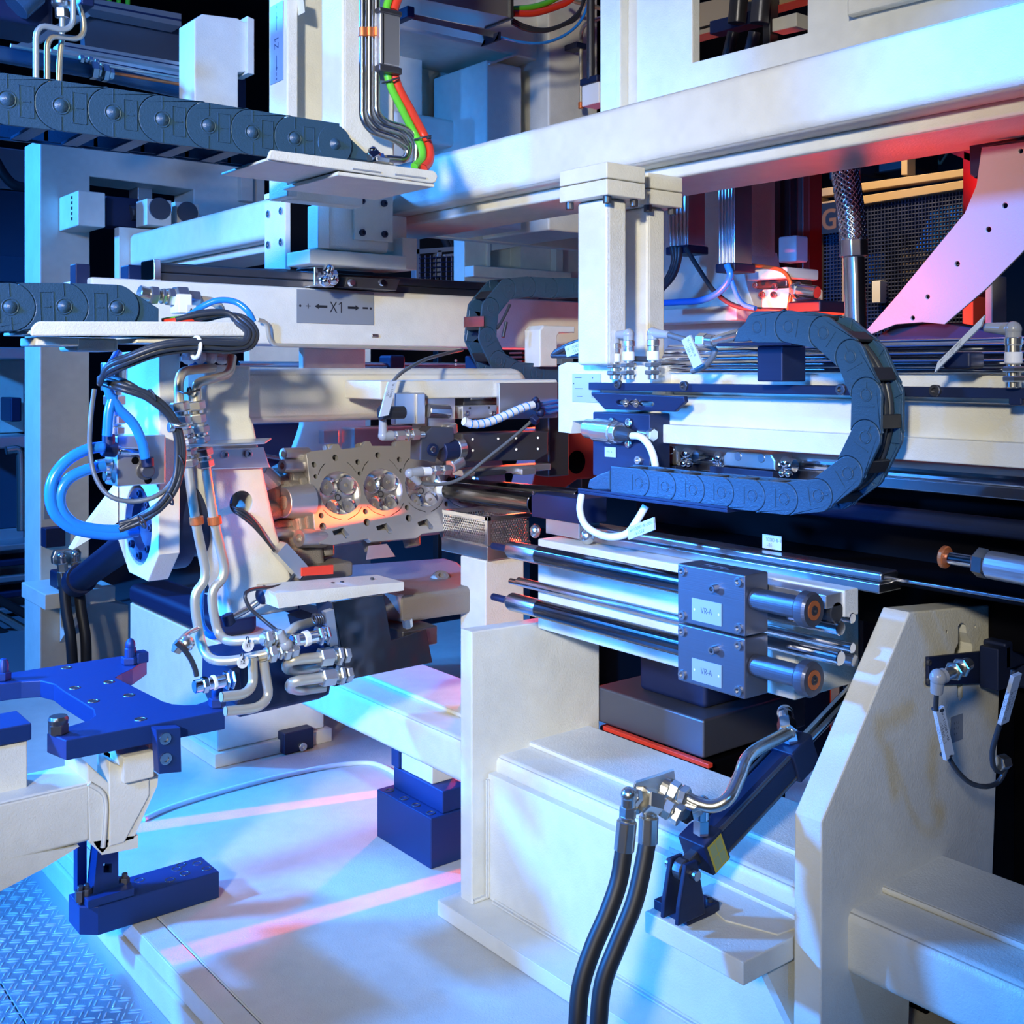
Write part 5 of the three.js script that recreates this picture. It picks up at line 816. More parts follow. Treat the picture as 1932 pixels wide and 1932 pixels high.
// ---- lower left chain, tray and what comes out of it
const CL = -1.4;
const ljs = [[296, 583], [220, 580], [121, 578], [19, 579], [-88, 582], [-205, 586]].map(q => PZ(q[0], q[1], CL));
energyChain('energy_chain', 'lower left black cable chain ending on the white tray', ljs.slice(1), 0.0285, V(0, 0, -0.09), 'dome', M.plastic);
const ceL = thing('chain_end', 'black tapered end bracket of the lower left cable chain', 'bracket'); for (const z of [CL - 0.003, CL - 0.085]) part(ceL, 'side_plate', plate('Z', z, [[222, 551], [232, 540], [262, 558], [300, 582], [300, 607], [222, 607]], -0.006), M.plastic);
const trayL = thing('chain_tray', 'white tray with a rounded front lip under the lower left chain', 'tray');
{ const z = CL + 0.016, q = (px, py) => PZ(px, py, z); part(trayL, 'lip', plate('Z', z, [[58, 634], [60, 618], [72, 606], [468, 607], [480, 616], [479, 632], [470, 634]], -0.006, { bevel: 0.002, round: 0.004 }), M.cream); part(trayL, 'floor', box(q(62, 620).x, q(478, 620).x, q(300, 634).y, q(300, 628).y, z - 0.13, z - 0.006, 0.001), M.cream); part(trayL, 'lower_lip', plate('Z', z - 0.012, [[256, 647], [258, 638], [470, 636], [468, 648]], -0.08, { bevel: 0.002 }), M.cream); part(trayL, 'bracket', box(q(82, 640).x, q(165, 640).x, q(120, 652).y, q(120, 635).y, z - 0.1, z - 0.03, 0.002), M.cream); part(trayL, 'underside_block', [box(q(168, 640).x, q(250, 640).x, q(200, 662).y, q(200, 636).y, z - 0.12, z - 0.05, 0.004)], M.cream); }
const un = thing('pipe_union', 'steel pipe union with a white lettered block behind the lower left chain end', 'pipe fitting');
{ const q = (px, py) => PZ(px, py, -1.46); part(un, 'union', [...union(q(275, 556), q(332, 561), 0.012), hex(q(328, 562), q(352, 563), 0.017), hex(q(352, 564), q(374, 566), 0.013), cyl(q(262, 552), q(280, 556), 0.01), cyl(q(282, 558), q(352, 566), 0.008)], M.zinc); part(un, 'letter_block', box(q(326, 560).x, q(352, 560).x, q(340, 592).y, q(340, 556).y, -1.47, -1.44, 0.002), M.white, 'white block'); part(un, 'letter', card(q(350, 588).setZ(-1.4395), V(1, 0, 0), V(0, 1, 0), 0.012, 0.016, 0.0006), print(60, 80, (x) => { x.font = 'bold 52px sans-serif'; x.fillText('A', 10, 60); }, '#c9cccd'), 'letter A'); part(un, 'outlet_pipe', tube([q(372, 566), q(396, 568), q(412, 576), q(420, 596)], 0.006), M.pipe); }
airHose('thin blue air hose arching over the white tray', [bq(348, 600, -1.44), bq(375, 582, -1.44), bq(410, 567, -1.43), bq(445, 570, -1.42), bq(468, 588, -1.41), bq(478, 606, -1.41)], 0.0042);
solo('green_cable', tube([bq(306, 606, -1.44), bq(345, 600, -1.43), bq(390, 596, -1.43)], 0.004), M.green, 'green cable lying on the white tray', 'cable');
solo('red_cable', tube([bq(306, 609, -1.42), bq(345, 605, -1.41), bq(395, 598, -1.41)], 0.0048), M.red, 'red cable lying on the white tray', 'cable');
solo('cable_bundle', [[0, 0, 0], [7, 6, 0.006], [14, 12, -0.004], [2, 14, 0.01], [9, 18, 0.002]].map(([a, b, c]) => tube([bq(330 + a, 607 - b * 0.3, -1.42 + c), bq(380, 604 - b * 0.8, -1.41 + c), bq(430, 594 - b * 0.2, -1.4 + c), bq(464 - b, 601 + b * 0.4, -1.385 + c * 0.3), bq(484 - b, 628, -1.365 + c * 0.2), bq(476 - b, 652 - b * 0.4, -1.36 + c * 0.3), bq(440, 662 - b, -1.365 + c), bq(370, 660 - b, -1.37 + c), bq(300, 668 - b, -1.38 + c), bq(240, 690 - b, -1.4 + c), bq(205, 706 - b, -1.43 + c), bq(188, 714 + b * 0.6, -1.46 + c)], 0.0037, { n: 90 })), M.cable, 'thick bundle of black cables looping around the right end of the white tray', 'cable bundle');
solo('cable_clamp', torus(bq(370, 656, -1.37), V(1, -0.1, 0), 0.0135, 0.0028), M.white, 'pale clamp on the black cable bundle under the white tray', 'clamp');
const mf = thing('pipe_manifold', 'red edged manifold plate with clear fittings under the white tray', 'manifold');
{ const q = (px, py) => PZ(px, py, -1.55); part(mf, 'plate', plate('Y', q(390, 664).y, [PZ(335, 664, -1.5), PZ(445, 664, -1.5), PZ(460, 664, -1.6), PZ(350, 664, -1.6)].map(p => p), 0.008), M.red, 'red plate'); for (const px of [352, 372, 392, 415]) part(mf, 'fitting', [hex(q(px, 682), q(px, 672), 0.011), ball(q(px + 4, 674), 0.011)], M.white); part(mf, 'blue_tubes', [[362, 372], [382, 388]].map(([a, b]) => tube([q(a, 692), q((a + b) / 2, 682), q(b, 696)], 0.004)), M.bluehose); }
// ---- the two long pipes with red lit edges
function longPipe(label, pts, nuts, clampAt) {
  const t = thing('hydraulic_pipe', label, 'pipe'), P3 = pts.map(q => PZ(q[0], q[1], q[2] ?? -1.5));
  part(t, 'pipe', tube(P3, 0.0067, { bend: 0.03, n: 120, seg: 14 }), M.pipe);
  for (const [a, b] of nuts) { const p = PZ(a[0], a[1], -1.5), q = PZ(b[0], b[1], -1.5); part(t, 'union_nut', [hex(p, p.clone().lerp(q, 0.42), 0.0135), cyl(p.clone().lerp(q, 0.4), p.clone().lerp(q, 0.6), 0.0095), hex(p.clone().lerp(q, 0.6), q, 0.012)], M.zinc); }
  part(t, 'clamp', cyl(PZ(clampAt[0], clampAt[1], -1.5), PZ(clampAt[0] + 2, clampAt[1] + 16, -1.5), 0.0098), M.copper, 'copper clamp');
}
longPipe('left one of two long bent steel pipes running down in front of the swivel yoke', [[402, 694, -1.55], [370, 697, -1.53], [336, 702], [338, 770], [352, 860], [369, 985], [388, 1075], [386, 1098], [368, 1118], [368, 1150], [380, 1220], [398, 1247, -1.47], [440, 1247, -1.45], [505, 1233, -1.43]], [[[338, 758], [345, 800]], [[346, 808], [350, 838]], [[352, 845], [358, 880]]], [370, 974]);
longPipe('right one of two long bent steel pipes running down in front of the swivel yoke', [[438, 674, -1.54], [434, 706, -1.52], [398, 716], [369, 722], [370, 765], [383, 845], [402, 975], [424, 1070], [421, 1092], [400, 1112], [401, 1148], [412, 1198], [432, 1211, -1.47], [498, 1205, -1.44]], [[[368, 756], [374, 798]], [[376, 803], [381, 835]], [[382, 845], [389, 882]]], [404, 974]);
const pb = thing('pipe_bracket', 'aluminium angle bracket with two screws holding the long pipes on the yoke', 'bracket');
part(pb, 'face', plate('Z', LZ + 0.008, [[394, 848], [498, 844], [510, 882], [398, 886]], -0.007), M.alu); part(pb, 'flange', plate('Y', bq(430, 834).y, [PZ(340, 834, -1.47), PZ(500, 830, -1.47), PZ(512, 834, LZ + 0.007), PZ(395, 834, LZ + 0.007)], -0.003), M.alu);
screws(pb, [[422, 858], [467, 856]].map(q => PZ(q[0], q[1], LZ + 0.008)), NZ, 0.0062, M.steel);
solo('cable_tie', [torus(bq(357, 738), V(1, 0, 0), 0.005, 0.0016), tube([bq(334, 736), bq(350, 742, -1.48), bq(376, 735, -1.49)], 0.0016)], M.cable, 'black cable tie joining the two long pipes near their top', 'cable tie');
// things at the foot of the pipes
function pipeU(label, pts, end, r = 0.0078) { const t = thing('oil_pipe', label, 'pipe'), P3 = pts.map(q => PZ(q[0], q[1], q[2] ?? -1.43)); part(t, 'pipe', tube(P3, r, { bend: 0.018 }), M.pipe); if (end) { const p = P3[P3.length - 1], d = P3[P3.length - 1].clone().sub(P3[P3.length - 2]).normalize(); const at = s => p.clone().addScaledVector(d, s); part(t, 'union', [hex(at(-0.004), at(0.018), r * 1.75), cyl(at(0.018), at(0.024), r), hex(at(0.024), at(0.032), r * 1.9), hex(at(0.036), at(0.046), r * 1.5)], M.zinc); } }
pipeU('upper one of two short U bent oil pipes left of the sheet shroud', [[610, 1256, -1.5], [560, 1266, -1.5], [540, 1262, -1.47], [544, 1246, -1.43], [606, 1240]], true);
pipeU('lower one of two short U bent oil pipes left of the sheet shroud', [[612, 1296, -1.5], [566, 1303, -1.5], [546, 1298, -1.47], [550, 1286, -1.43], [610, 1278]], true);
pipeU('left one of two oil pipes bent from vertical to the black pivot plate', [[476, 1240], [478, 1292], [462, 1310, -1.42], [418, 1315, -1.42]], false, 0.0068);
pipeU('right one of two oil pipes bent from vertical to the black pivot plate', [[497, 1246], [508, 1316], [486, 1336, -1.42], [426, 1342, -1.42]], false, 0.0068);
pipeU('oil pipe slanting into the unions beside the narrow aluminium plate', [[537, 1202, -1.47], [556, 1182, -1.47], [590, 1173, -1.5]], false, 0.0068);
const uf = thing('pipe_union', 'row of chrome unions and a white ringed sensor left of the sheet shroud', 'pipe fitting');
{ const q = (px, py, z = -1.43) => PZ(px, py, z); part(uf, 'union', [...union(q(494, 1206), q(536, 1202), 0.012), ...union(q(500, 1234), q(548, 1226), 0.0125), hex(q(546, 1226), q(560, 1222), 0.012)], M.zinc); part(uf, 'sensor_barrel', [cyl(q(550, 1210), q(620, 1196), 0.009), hex(q(552, 1210), q(562, 1208), 0.011), hex(q(598, 1200), q(606, 1198), 0.0145), hex(q(612, 1198), q(618, 1197), 0.0145)], M.chrome); part(uf, 'ring', cyl(q(572, 1206), q(583, 1203), 0.011), M.white); part(uf, 'elbow_plug', [ball(q(540, 1216, -1.42), 0.009), cyl(q(540, 1216, -1.42), q(527, 1192, -1.42), 0.007, 0.005)], M.clear); part(uf, 'spring', [0, 1, 2, 3].map(k => torus(q(594 + k * 4, 1168, -1.45), V(1, 0.2, 0), 0.007, 0.0016)), M.dark); }
const tagsn = (n, px, py) => { const t = thing('number_tag', `round white number tag marked ${n} hanging on the ${n === '11' ? 'upper' : 'lower'} oil pipe`, 'tag'); part(t, 'disc', lathe(PZ(px, py, -1.42), NZ, [[0, 0], [0.0085, 0], [0.0085, 0.001], [0, 0.001]], 28), M.white); part(t, 'number', card(PZ(px, py, -1.4189), V(1, 0, 0), V(0, 1, 0), 0.009, 0.008, 0.0002), print(64, 56, (x) => { x.font = 'bold 44px sans-serif'; x.textAlign = 'center'; x.fillText(n, 32, 44); }, '#d0d0cc')); part(t, 'tie', torus(PZ(px - 1, py - 11, -1.42), V(1, 0, 0), 0.004, 0.001), M.cable); };
tagsn('11', 468, 1218); tagsn('12', 458, 1249);
const s3 = thing('proximity_sensor', 'chrome sensor with white ring pointing left below the number tags', 'sensor');
{ const q = (px, py) => PZ(px, py, -1.46); part(s3, 'barrel', [cyl(q(366, 1296), q(424, 1284), 0.009), hex(q(380, 1293), q(392, 1291), 0.0115), hex(q(424, 1284), q(430, 1283), 0.014), hex(q(434, 1282), q(440, 1281), 0.014)], M.chrome); part(s3, 'ring', cyl(q(400, 1289), q(407, 1287), 0.0105), M.white); part(s3, 'holder', plate('Z', -1.47, [[436, 1262], [452, 1255], [456, 1300], [440, 1306]], -0.02), M.black); }
solo('cable', tube([bq(332, 1212, -1.45), bq(344, 1222, -1.45), bq(358, 1240, -1.45), bq(368, 1262, -1.45), bq(371, 1275, -1.45)], 0.0036), M.cable, 'short black cable stub hanging left of the long pipes', 'cable');
solo('cable_joint', [hex(bq(330, 1218, -1.46), bq(342, 1222, -1.46), 0.01), ball(bq(352, 1214, -1.46), 0.011), tube([bq(340, 1208, -1.46), bq(352, 1196, -1.47), bq(372, 1186, -1.48)], 0.0035)], M.zinc, 'small zinc joint left of the long pipes', 'pipe fitting');
airHose('blue air hose loop between the long pipes at the yoke foot', [bq(380, 1110, -1.54), bq(377, 1150, -1.54), bq(384, 1185, -1.54), bq(402, 1200, -1.53), bq(420, 1190, -1.53)], 0.005);
// cable through the hole and the small duct on the yoke
const duct = thing('cable_duct', 'small slanting aluminium cable duct on the foot of the swivel yoke', 'cable duct');
{ const a = PZ(517, 1034, LZ + 0.006), b = PZ(560, 1081, LZ + 0.006), d = b.clone().sub(a).normalize(), n = V(-d.y, d.x, 0); const c = [a.clone().addScaledVector(n, 0.014), b.clone().addScaledVector(n, 0.014), b.clone().addScaledVector(n, -0.008), a.clone().addScaledVector(n, -0.008)]; part(duct, 'duct', prism(c, V(0, 0, 0.022)), M.alu); part(duct, 'opening', prism([b.clone().addScaledVector(n, 0.012), b.clone().addScaledVector(n, 0.012).addScaledVector(d, 0.003), b.clone().addScaledVector(n, -0.006).addScaledVector(d, 0.003), b.clone().addScaledVector(n, -0.006)].map(p => p.add(V(0, 0, 0.002))), V(0, 0, 0.018)), M.black); }
solo('yoke_cable', [0, 4, 8].map(k => tube([PZ(432 + k * 0.3, 951 + k * 0.4, LZ - 0.03), PZ(442 + k * 0.4, 958 + k, LZ + 0.004), PZ(460 - k * 0.4, 964 + k * 1.4, LZ + 0.008), PZ(485 - k * 0.7, 990 + k * 0.5, LZ + 0.008), PZ(505, 1022 + k * 0.2, LZ + 0.012), PZ(518, 1040, LZ + 0.014)], 0.0022)), M.cable, 'thin black cables coming out of the round hole in the yoke leg', 'cable');
solo('yoke_cable', tube([PZ(556, 1083, LZ + 0.018), PZ(545, 1098, LZ + 0.024), PZ(520, 1107, LZ + 0.05), PZ(470, 1114, LZ + 0.08), PZ(462, 1122, LZ + 0.085), PZ(470, 1145, LZ + 0.09), PZ(495, 1168, LZ + 0.1), PZ(520, 1188, LZ + 0.12), PZ(528, 1194, LZ + 0.13)], 0.0028), M.cable, 'thin black cable leaving the small duct towards the chrome sensor', 'cable');
// ---- small chain below the slide beam
const SC = -1.72, scj = [[1090, 543], [1038, 543], [996, 541], [957, 545], [926, 582], [920, 637], [941, 682], [978, 703], [1017, 705], [1056, 706]].map(q => PZ(q[0], q[1], SC));
energyChain('energy_chain', 'small black cable chain bent in a tight arc in front of the white slide beam', scj, 0.0205, V(0, 0, -0.05), 'ring', M.plastic);
solo('chain_hose', tube(scj.slice(3, 8).map(p => V(p.x, p.y, p.z - 0.02)), 0.004), M.bluehose, 'thin blue hose inside the small tight chain', 'hose');
solo('hose_hook', [tube([PZ(962, 575, SC + 0.01), PZ(950, 600, SC + 0.01), PZ(938, 620, SC + 0.01)], 0.003), tube([PZ(955, 608, SC + 0.02), PZ(949, 636, SC + 0.02)], 0.0035)], M.cable, 'short black hose piece with a hook beside the small tight chain', 'hose');
solo('chain_band', plate('Z', SC + 0.002, [[874, 598], [912, 596], [912, 616], [874, 618]], 0.002, { bevel: 0.0006 }), M.zinc, 'zinc band around the small tight chain', 'band');
const hook = thing('angle_hook', 'cream bent angle bracket under the slide beam beside the small chain', 'bracket');
part(hook, 'angle', plate('Z', -1.7, [[1019, 692], [1019, 622], [1026, 614], [1085, 616], [1085, 628], [1056, 628], [1052, 634], [1052, 692]], -0.05, { bevel: 0.003 }), M.cream);
// ---- the pivot arm with the black fork plate at the lower left
const arm = thing('lift_arm', 'cream welded tube arm reaching in from the left edge', 'arm');
{ const Z = -1.5, q = (px, py) => PZ(px, py, Z), yT = q(100, 1492).y, yB = q(100, 1606).y;
  part(arm, 'tube', box(-0.35, q(172, 1500).x, yB, yT, Z - 0.09, Z, 0.006), M.cream);
  part(arm, 'end_plate', plate('Z', Z + 0.0, [[165, 1440], [206, 1478], [206, 1598], [193, 1613], [168, 1590]], -0.1, { bevel: 0.002 }), M.cream);
  part(arm, 'rib', plate('Z', Z + 0.002, [[206, 1436], [282, 1472], [283, 1500], [235, 1590], [206, 1598]], -0.05, { bevel: 0.002 }), M.cream);
  part(arm, 'rib_edge', prism([q(270, 1474), q(299, 1462), q(297, 1482), q(252, 1582), q(218, 1592)], V(0, 0, -0.03)), M.cream);
  part(arm, 'foot', prism([q(176, 1588), q(192, 1613), q(260, 1600), q(261, 1576), q(208, 1590)], V(0, 0, -0.08)), M.cream);
  part(arm, 'pad_block', box(q(228, 1440).x, q(285, 1440).x, q(250, 1470).y, q(250, 1420).y, Z - 0.07, Z + 0.012, 0.002), M.cream);
  part(arm, 'stop_block', box(q(300, 1440).x, q(342, 1440).x, q(320, 1450).y, q(320, 1402).y, Z - 0.04, Z - 0.005, 0.002), M.cream);
  part(arm, 'link_bar', box(q(228, 1440).x, q(342, 1440).x, q(320, 1440).y, q(320, 1415).y, Z - 0.07, Z - 0.04, 0.002), M.cream);
  part(arm, 'lower_brace', prism([q(-80, 1722), q(0, 1682), q(80, 1640), q(150, 1597), q(60, 1612), q(-80, 1640)], V(0, 0, -0.06)), M.cream);
  part(arm, 'weld_bead', tube([q(168, 1478).add(V(0, 0, 0.001)), q(196, 1500), q(197, 1570), q(194, 1598)], 0.0035), M.cream); }
const fork = thing('fork_plate', 'thick black fork shaped plate with pins on the cream lift arm', 'fork plate');
const FY = PZ(330, 1358, -1.47).y, fq = (px, py) => PY(px, py, FY);
part(fork, 'plate', plate('Y', FY, [[125, 1397], [424, 1341], [424, 1337], [394, 1319], [388, 1323], [370, 1329], [348, 1330], [326, 1328], [308, 1323], [218, 1278], [230, 1271], [250, 1262], [277, 1243], [232, 1237], [0, 1272], [-160, 1297], [-160, 1312], [0, 1291], [40, 1286], [76, 1284], [101, 1290], [120, 1304], [176, 1338], [179, 1350], [167, 1359], [126, 1371], [89, 1383]].map(q => fq(q[0], q[1])), -0.026, { bevel: 0.0015 }), M.bluelitblack);
for (const [px, py] of [[125, 1260], [205, 1287], [141, 1298], [243, 1312], [176, 1323], [265, 1357]]) part(fork, 'counterbore', lathe(fq(px, py).add(V(0, 0.0006, 0)), NY, [[0, -0.0004], [0.0062, -0.0004], [0.0066, 0.0003], [0.0082, 0.0003], [0.0086, -0.0006]], 20), M.dark);
part(fork, 'clamp_strip', plate('Z', PZ(330, 1358, -1.47).z + 0.001, [[284, 1370], [330, 1366], [332, 1449], [290, 1453]], 0.02, { bevel: 0.0015 }), M.bluelitblack);
screws(fork, [[311, 1393], [312, 1431]].map(q => PZ(q[0], q[1], PZ(330, 1358, -1.47).z + 0.021)), NZ, 0.008, M.steel, 'screw', 0.003);
const pinAt = (px, py, m) => { const p = fq(px, py); part(fork, 'pin', [hex(p, p.clone().add(V(0, 0.013, 0)), 0.012), lathe(p.clone().add(V(0, 0.012, 0)), NY, [[0.008, 0], [0.008, 0.014], [0.005, 0.02], [0, 0.022]], 20)], m); };
pinAt(410, 1333, M.bluelitblack); pinAt(6, 1283, M.bluelitblack); 
part(fork, 'nut', [hex(fq(110, 1384), fq(110, 1384).add(V(0, 0.014, 0)), 0.013), lathe(fq(110, 1384).add(V(0, 0.013, 0)), NY, [[0.012, 0], [0.013, 0.006], [0.011, 0.01], [0, 0.011]], 24)], M.dark);
part(fork, 'ball_pin', [hex(fq(246, 1252), fq(246, 1252).add(V(0, 0.012, 0)), 0.015), cyl(fq(246, 1252), fq(246, 1252).add(V(0, 0.026, 0)), 0.009), ball(fq(246, 1252).add(V(0, 0.03, 0)), 0.008, 1.4), box(fq(250, 1252).x + 0.004, fq(274, 1246).x, FY, FY + 0.018, fq(260, 1250).z - 0.01, fq(260, 1250).z + 0.012, 0.003)], M.bluelitblack);
const pad2 = thing('rest_block', 'flat black rest block on the light top of the lift arm at the left edge', 'block');
{ const a = PZ(60, 1396, -1.53); part(pad2, 'block', box(-0.1, a.x, a.y - 0.0, a.y + 0.022, -1.6, -1.53, 0.002), M.bluelitblack); part(pad2, 'bolt', lathe(V(a.x - 0.045, a.y + 0.022, -1.56), NY, [[0, 0.001], [0.006, 0.001], [0.008, 0.0005], [0.008, 0]], 18), M.dark); part(pad2, 'rest', box(-0.1, a.x - 0.004, PZ(60, 1492, -1.53).y + 0.0005, a.y - 0.0005, -1.59, -1.535, 0.002), M.cream); }
// black bar on the bed with the support under the arm
const bb = thing('stop_bar', 'long black steel bar with counterbored holes overhanging the bed edge', 'bar');
{ const n = PY(185, 1766, BED), r = PZ(413, 1700, n.z), y1 = PZ(185, 1712, n.z).y, z0 = n.z - 0.066; const o = [[n.x, n.z], [r.x, n.z], [r.x, z0], [n.x - 0.02, z0], [n.x - 0.02, n.z - 0.018]].map(q => V(q[0], 0, q[1]));
  part(bb, 'bar', plate('Y', BED + 0.0005, o, y1 - BED, { bevel: 0.0015 }), M.bluelitblack);
  for (const [a, b] of [[0.42, 0.3], [0.62, 0.72], [0.74, 0.28], [0.76, 0.62], [0.92, 0.3], [0.94, 0.7], [0.8, 0.15]]) part(bb, 'counterbore', lathe(V(n.x + (r.x - n.x) * a, y1 + 0.0006, n.z - 0.066 * (1 - b)), NY, [[0, -0.0004], [0.0055, -0.0004], [0.006, 0.0003], [0.0078, 0.0003], [0.0082, -0.0006]], 18), M.dark);
  const st = thing('arm_support', 'black support stand with a window clamped between lift arm and black bar', 'support');
  const z = n.z - 0.02, q = (px, py) => PZ(px, py, z), top = PZ(100, 1606, -1.5).y - 0.012;
  part(st, 'stand', plate('Z', z, [V(q(176, 1650).x, y1 + 0.002, 0), V(q(176, 1650).x, y1 + 0.012, 0), V(q(190, 1650).x, top - 0.01, 0), V(q(168, 1650).x, top - 0.01, 0), V(q(168, 1650).x, top, 0), V(q(252, 1650).x, top, 0), V(q(252, 1650).x, top - 0.01, 0), V(q(224, 1650).x, top - 0.01, 0), V(q(224, 1650).x, y1 + 0.016, 0), V(q(248, 1650).x, y1 + 0.012, 0), V(q(248, 1650).x, y1 + 0.002, 0)], -0.03, { holes: [[q(194, 1628), q(212, 1628), q(212, 1648), q(194, 1648)]], bevel: 0.001 }), M.bluelitblack);
  part(st, 'cheek', box(q(165, 1650).x - 0.004, q(178, 1650).x, y1 + 0.002, top - 0.002, z - 0.05, z - 0.032, 0.001), M.bluelitblack);
  part(st, 'clamp_plate', box(q(158, 1680).x, q(245, 1680).x, y1 + 0.0005, y1 + 0.012, z - 0.012, n.z - 0.002, 0.001), M.bluelitblack);
  for (const px of [154, 166, 238]) part(st, 'nut', [hex(V(q(px, 1680).x, y1 + 0.004, z - 0.006), V(q(px, 1680).x, y1 + 0.02, z - 0.006), 0.0075), cyl(V(q(px, 1680).x, y1, z - 0.006), V(q(px, 1680).x, y1 + 0.026, z - 0.006), 0.004)], M.dark); }
solo('floor_cable', tube([PY(272, 1545, BED + 0.004), PY(320, 1524, BED + 0.004), PY(430, 1490, BED + 0.004), PY(560, 1458, BED + 0.004), PY(650, 1442, BED + 0.004), PY(700, 1440, BED + 0.004), PY(730, 1450, BED + 0.004), PY(760, 1470, BED + 0.004)], 0.005), M.white, 'thin white cable lying across the painted bed', 'cable');
// ---- tread plates
const treadM = std({ color: rgb(0.5, 0.52, 0.55), metalness: 0.9, roughness: 0.33, bumpMap: rough, bumpScale: 0.0003 });
const TY = 0.232;
const tread = new THREE.Group(); tread.name = 'trim_1'; tread.userData.kind = 'structure'; scene.add(tread);
for (const [x0, x1] of [[0.02, 0.226], [0.228, 0.42], [0.422, 0.5715]]) part(tread, 'tread_plate', box(x0, x1, TY - 0.008, TY, -2.6, 0.3, 0.001), treadM);
{ const g = new THREE.SphereGeometry(1, 8, 5, 0, Math.PI * 2, 0, Math.PI / 2).scale(0.0085, 0.0018, 0.0017), list = [];
  let i = 0; for (let x = 0.1; x < 0.562; x += 0.0185) { i++; let j = 0; for (let z = -2.2; z < -0.7; z += 0.0185) { j++; const k = (i + j) % 2, a = (k ? 1 : -1) * Math.PI / 4 + 0.2; for (const o of [-1, 1]) list.push(new THREE.Matrix4().makeRotationY(a).setPosition(x + Math.sin(a) * o * 0.0034, TY, z + Math.cos(a) * o * 0.0034)); } }
  const im = new THREE.InstancedMesh(g, treadM, list.length); list.forEach((m, k) => im.setMatrixAt(k, m)); im.name = 'tread_bumps'; im.userData.kind = 'stuff'; im.castShadow = im.receiveShadow = true; tread.add(im); }

// ---------------------------------------------------------------- top: upper chain, tray, Z1 column
const CU = -1.4;
const ujs = [[-98, 177], [13, 187], [115, 199.5], [213, 212.5], [306, 225], [393, 237], [476, 249.5], [556, 261], [632, 272]].map(q => PZ(q[0], q[1], CU));
energyChain('energy_chain', 'upper left black cable chain running to the Z1 column', ujs, 0.0305, V(0, 0, -0.1), 'dome', M.plastic);
const ceU = thing('chain_end', 'black tapered end bracket of the upper left cable chain', 'bracket'); for (const z of [CU - 0.003, CU - 0.095]) part(ceU, 'side_plate', plate('Z', z, [[618, 236], [640, 238], [652, 252], [692, 290], [694, 303], [600, 292], [600, 240]], -0.006), M.plastic);
{ const p = ujs[ujs.length - 1].clone().add(V(0, 0, -0.001)); part(ceU, 'head_disc', lathe(p, NZ, [[0, 0.0015], [0.027, 0.0015], [0.028, 0], [0, 0]], 32), M.plastic); part(ceU, 'pin', lathe(p, NZ, [[0, 0.008], [0.002, 0.0078], [0.005, 0.005], [0.0085, 0.0016], [0, 0.001]], 24), M.plastic); }
const trayU = thing('chain_tray', 'white angled tray with slots under the end of the upper chain', 'tray');
{ const z = CU + 0.018, q = (px, py) => PZ(px, py, z), yF = q(660, 322).y;
  part(trayU, 'lip', plate('Z', z, [[505, 300], [511, 282], [820, 322], [827, 332], [823, 344], [815, 346]], -0.006, { bevel: 0.002, round: 0.004 }), M.cream);
  part(trayU, 'floor', plate('Y', yF, [V(q(506, 300).x, 0, z - 0.006), V(q(822, 340).x, 0, z - 0.006), V(q(822, 340).x, 0, z - 0.15), V(q(506, 300).x, 0, z - 0.15)], 0.004), M.cream);
  part(trayU, 'lower_plate', plate('Y', yF - 0.008, [V(q(640, 320).x, 0, z - 0.004), V(q(822, 340).x, 0, z - 0.004), V(q(822, 340).x, 0, z - 0.17), V(q(640, 320).x, 0, z - 0.17)], 0.006), M.cream);
  for (const [a, b] of [[665, 718], [745, 803]]) part(trayU, 'slot', plate('Z', z + 0.0004, [[a, 317 + (a - 665) * 0.13], [b, 317 + (b - 665) * 0.13], [b, 320 + (b - 665) * 0.13], [a, 320 + (a - 665) * 0.13]], 0.001), M.nameplate); }
const zc = thing('vertical_column', 'tall white front column carrying three silver pipes and a cable duct', 'column');
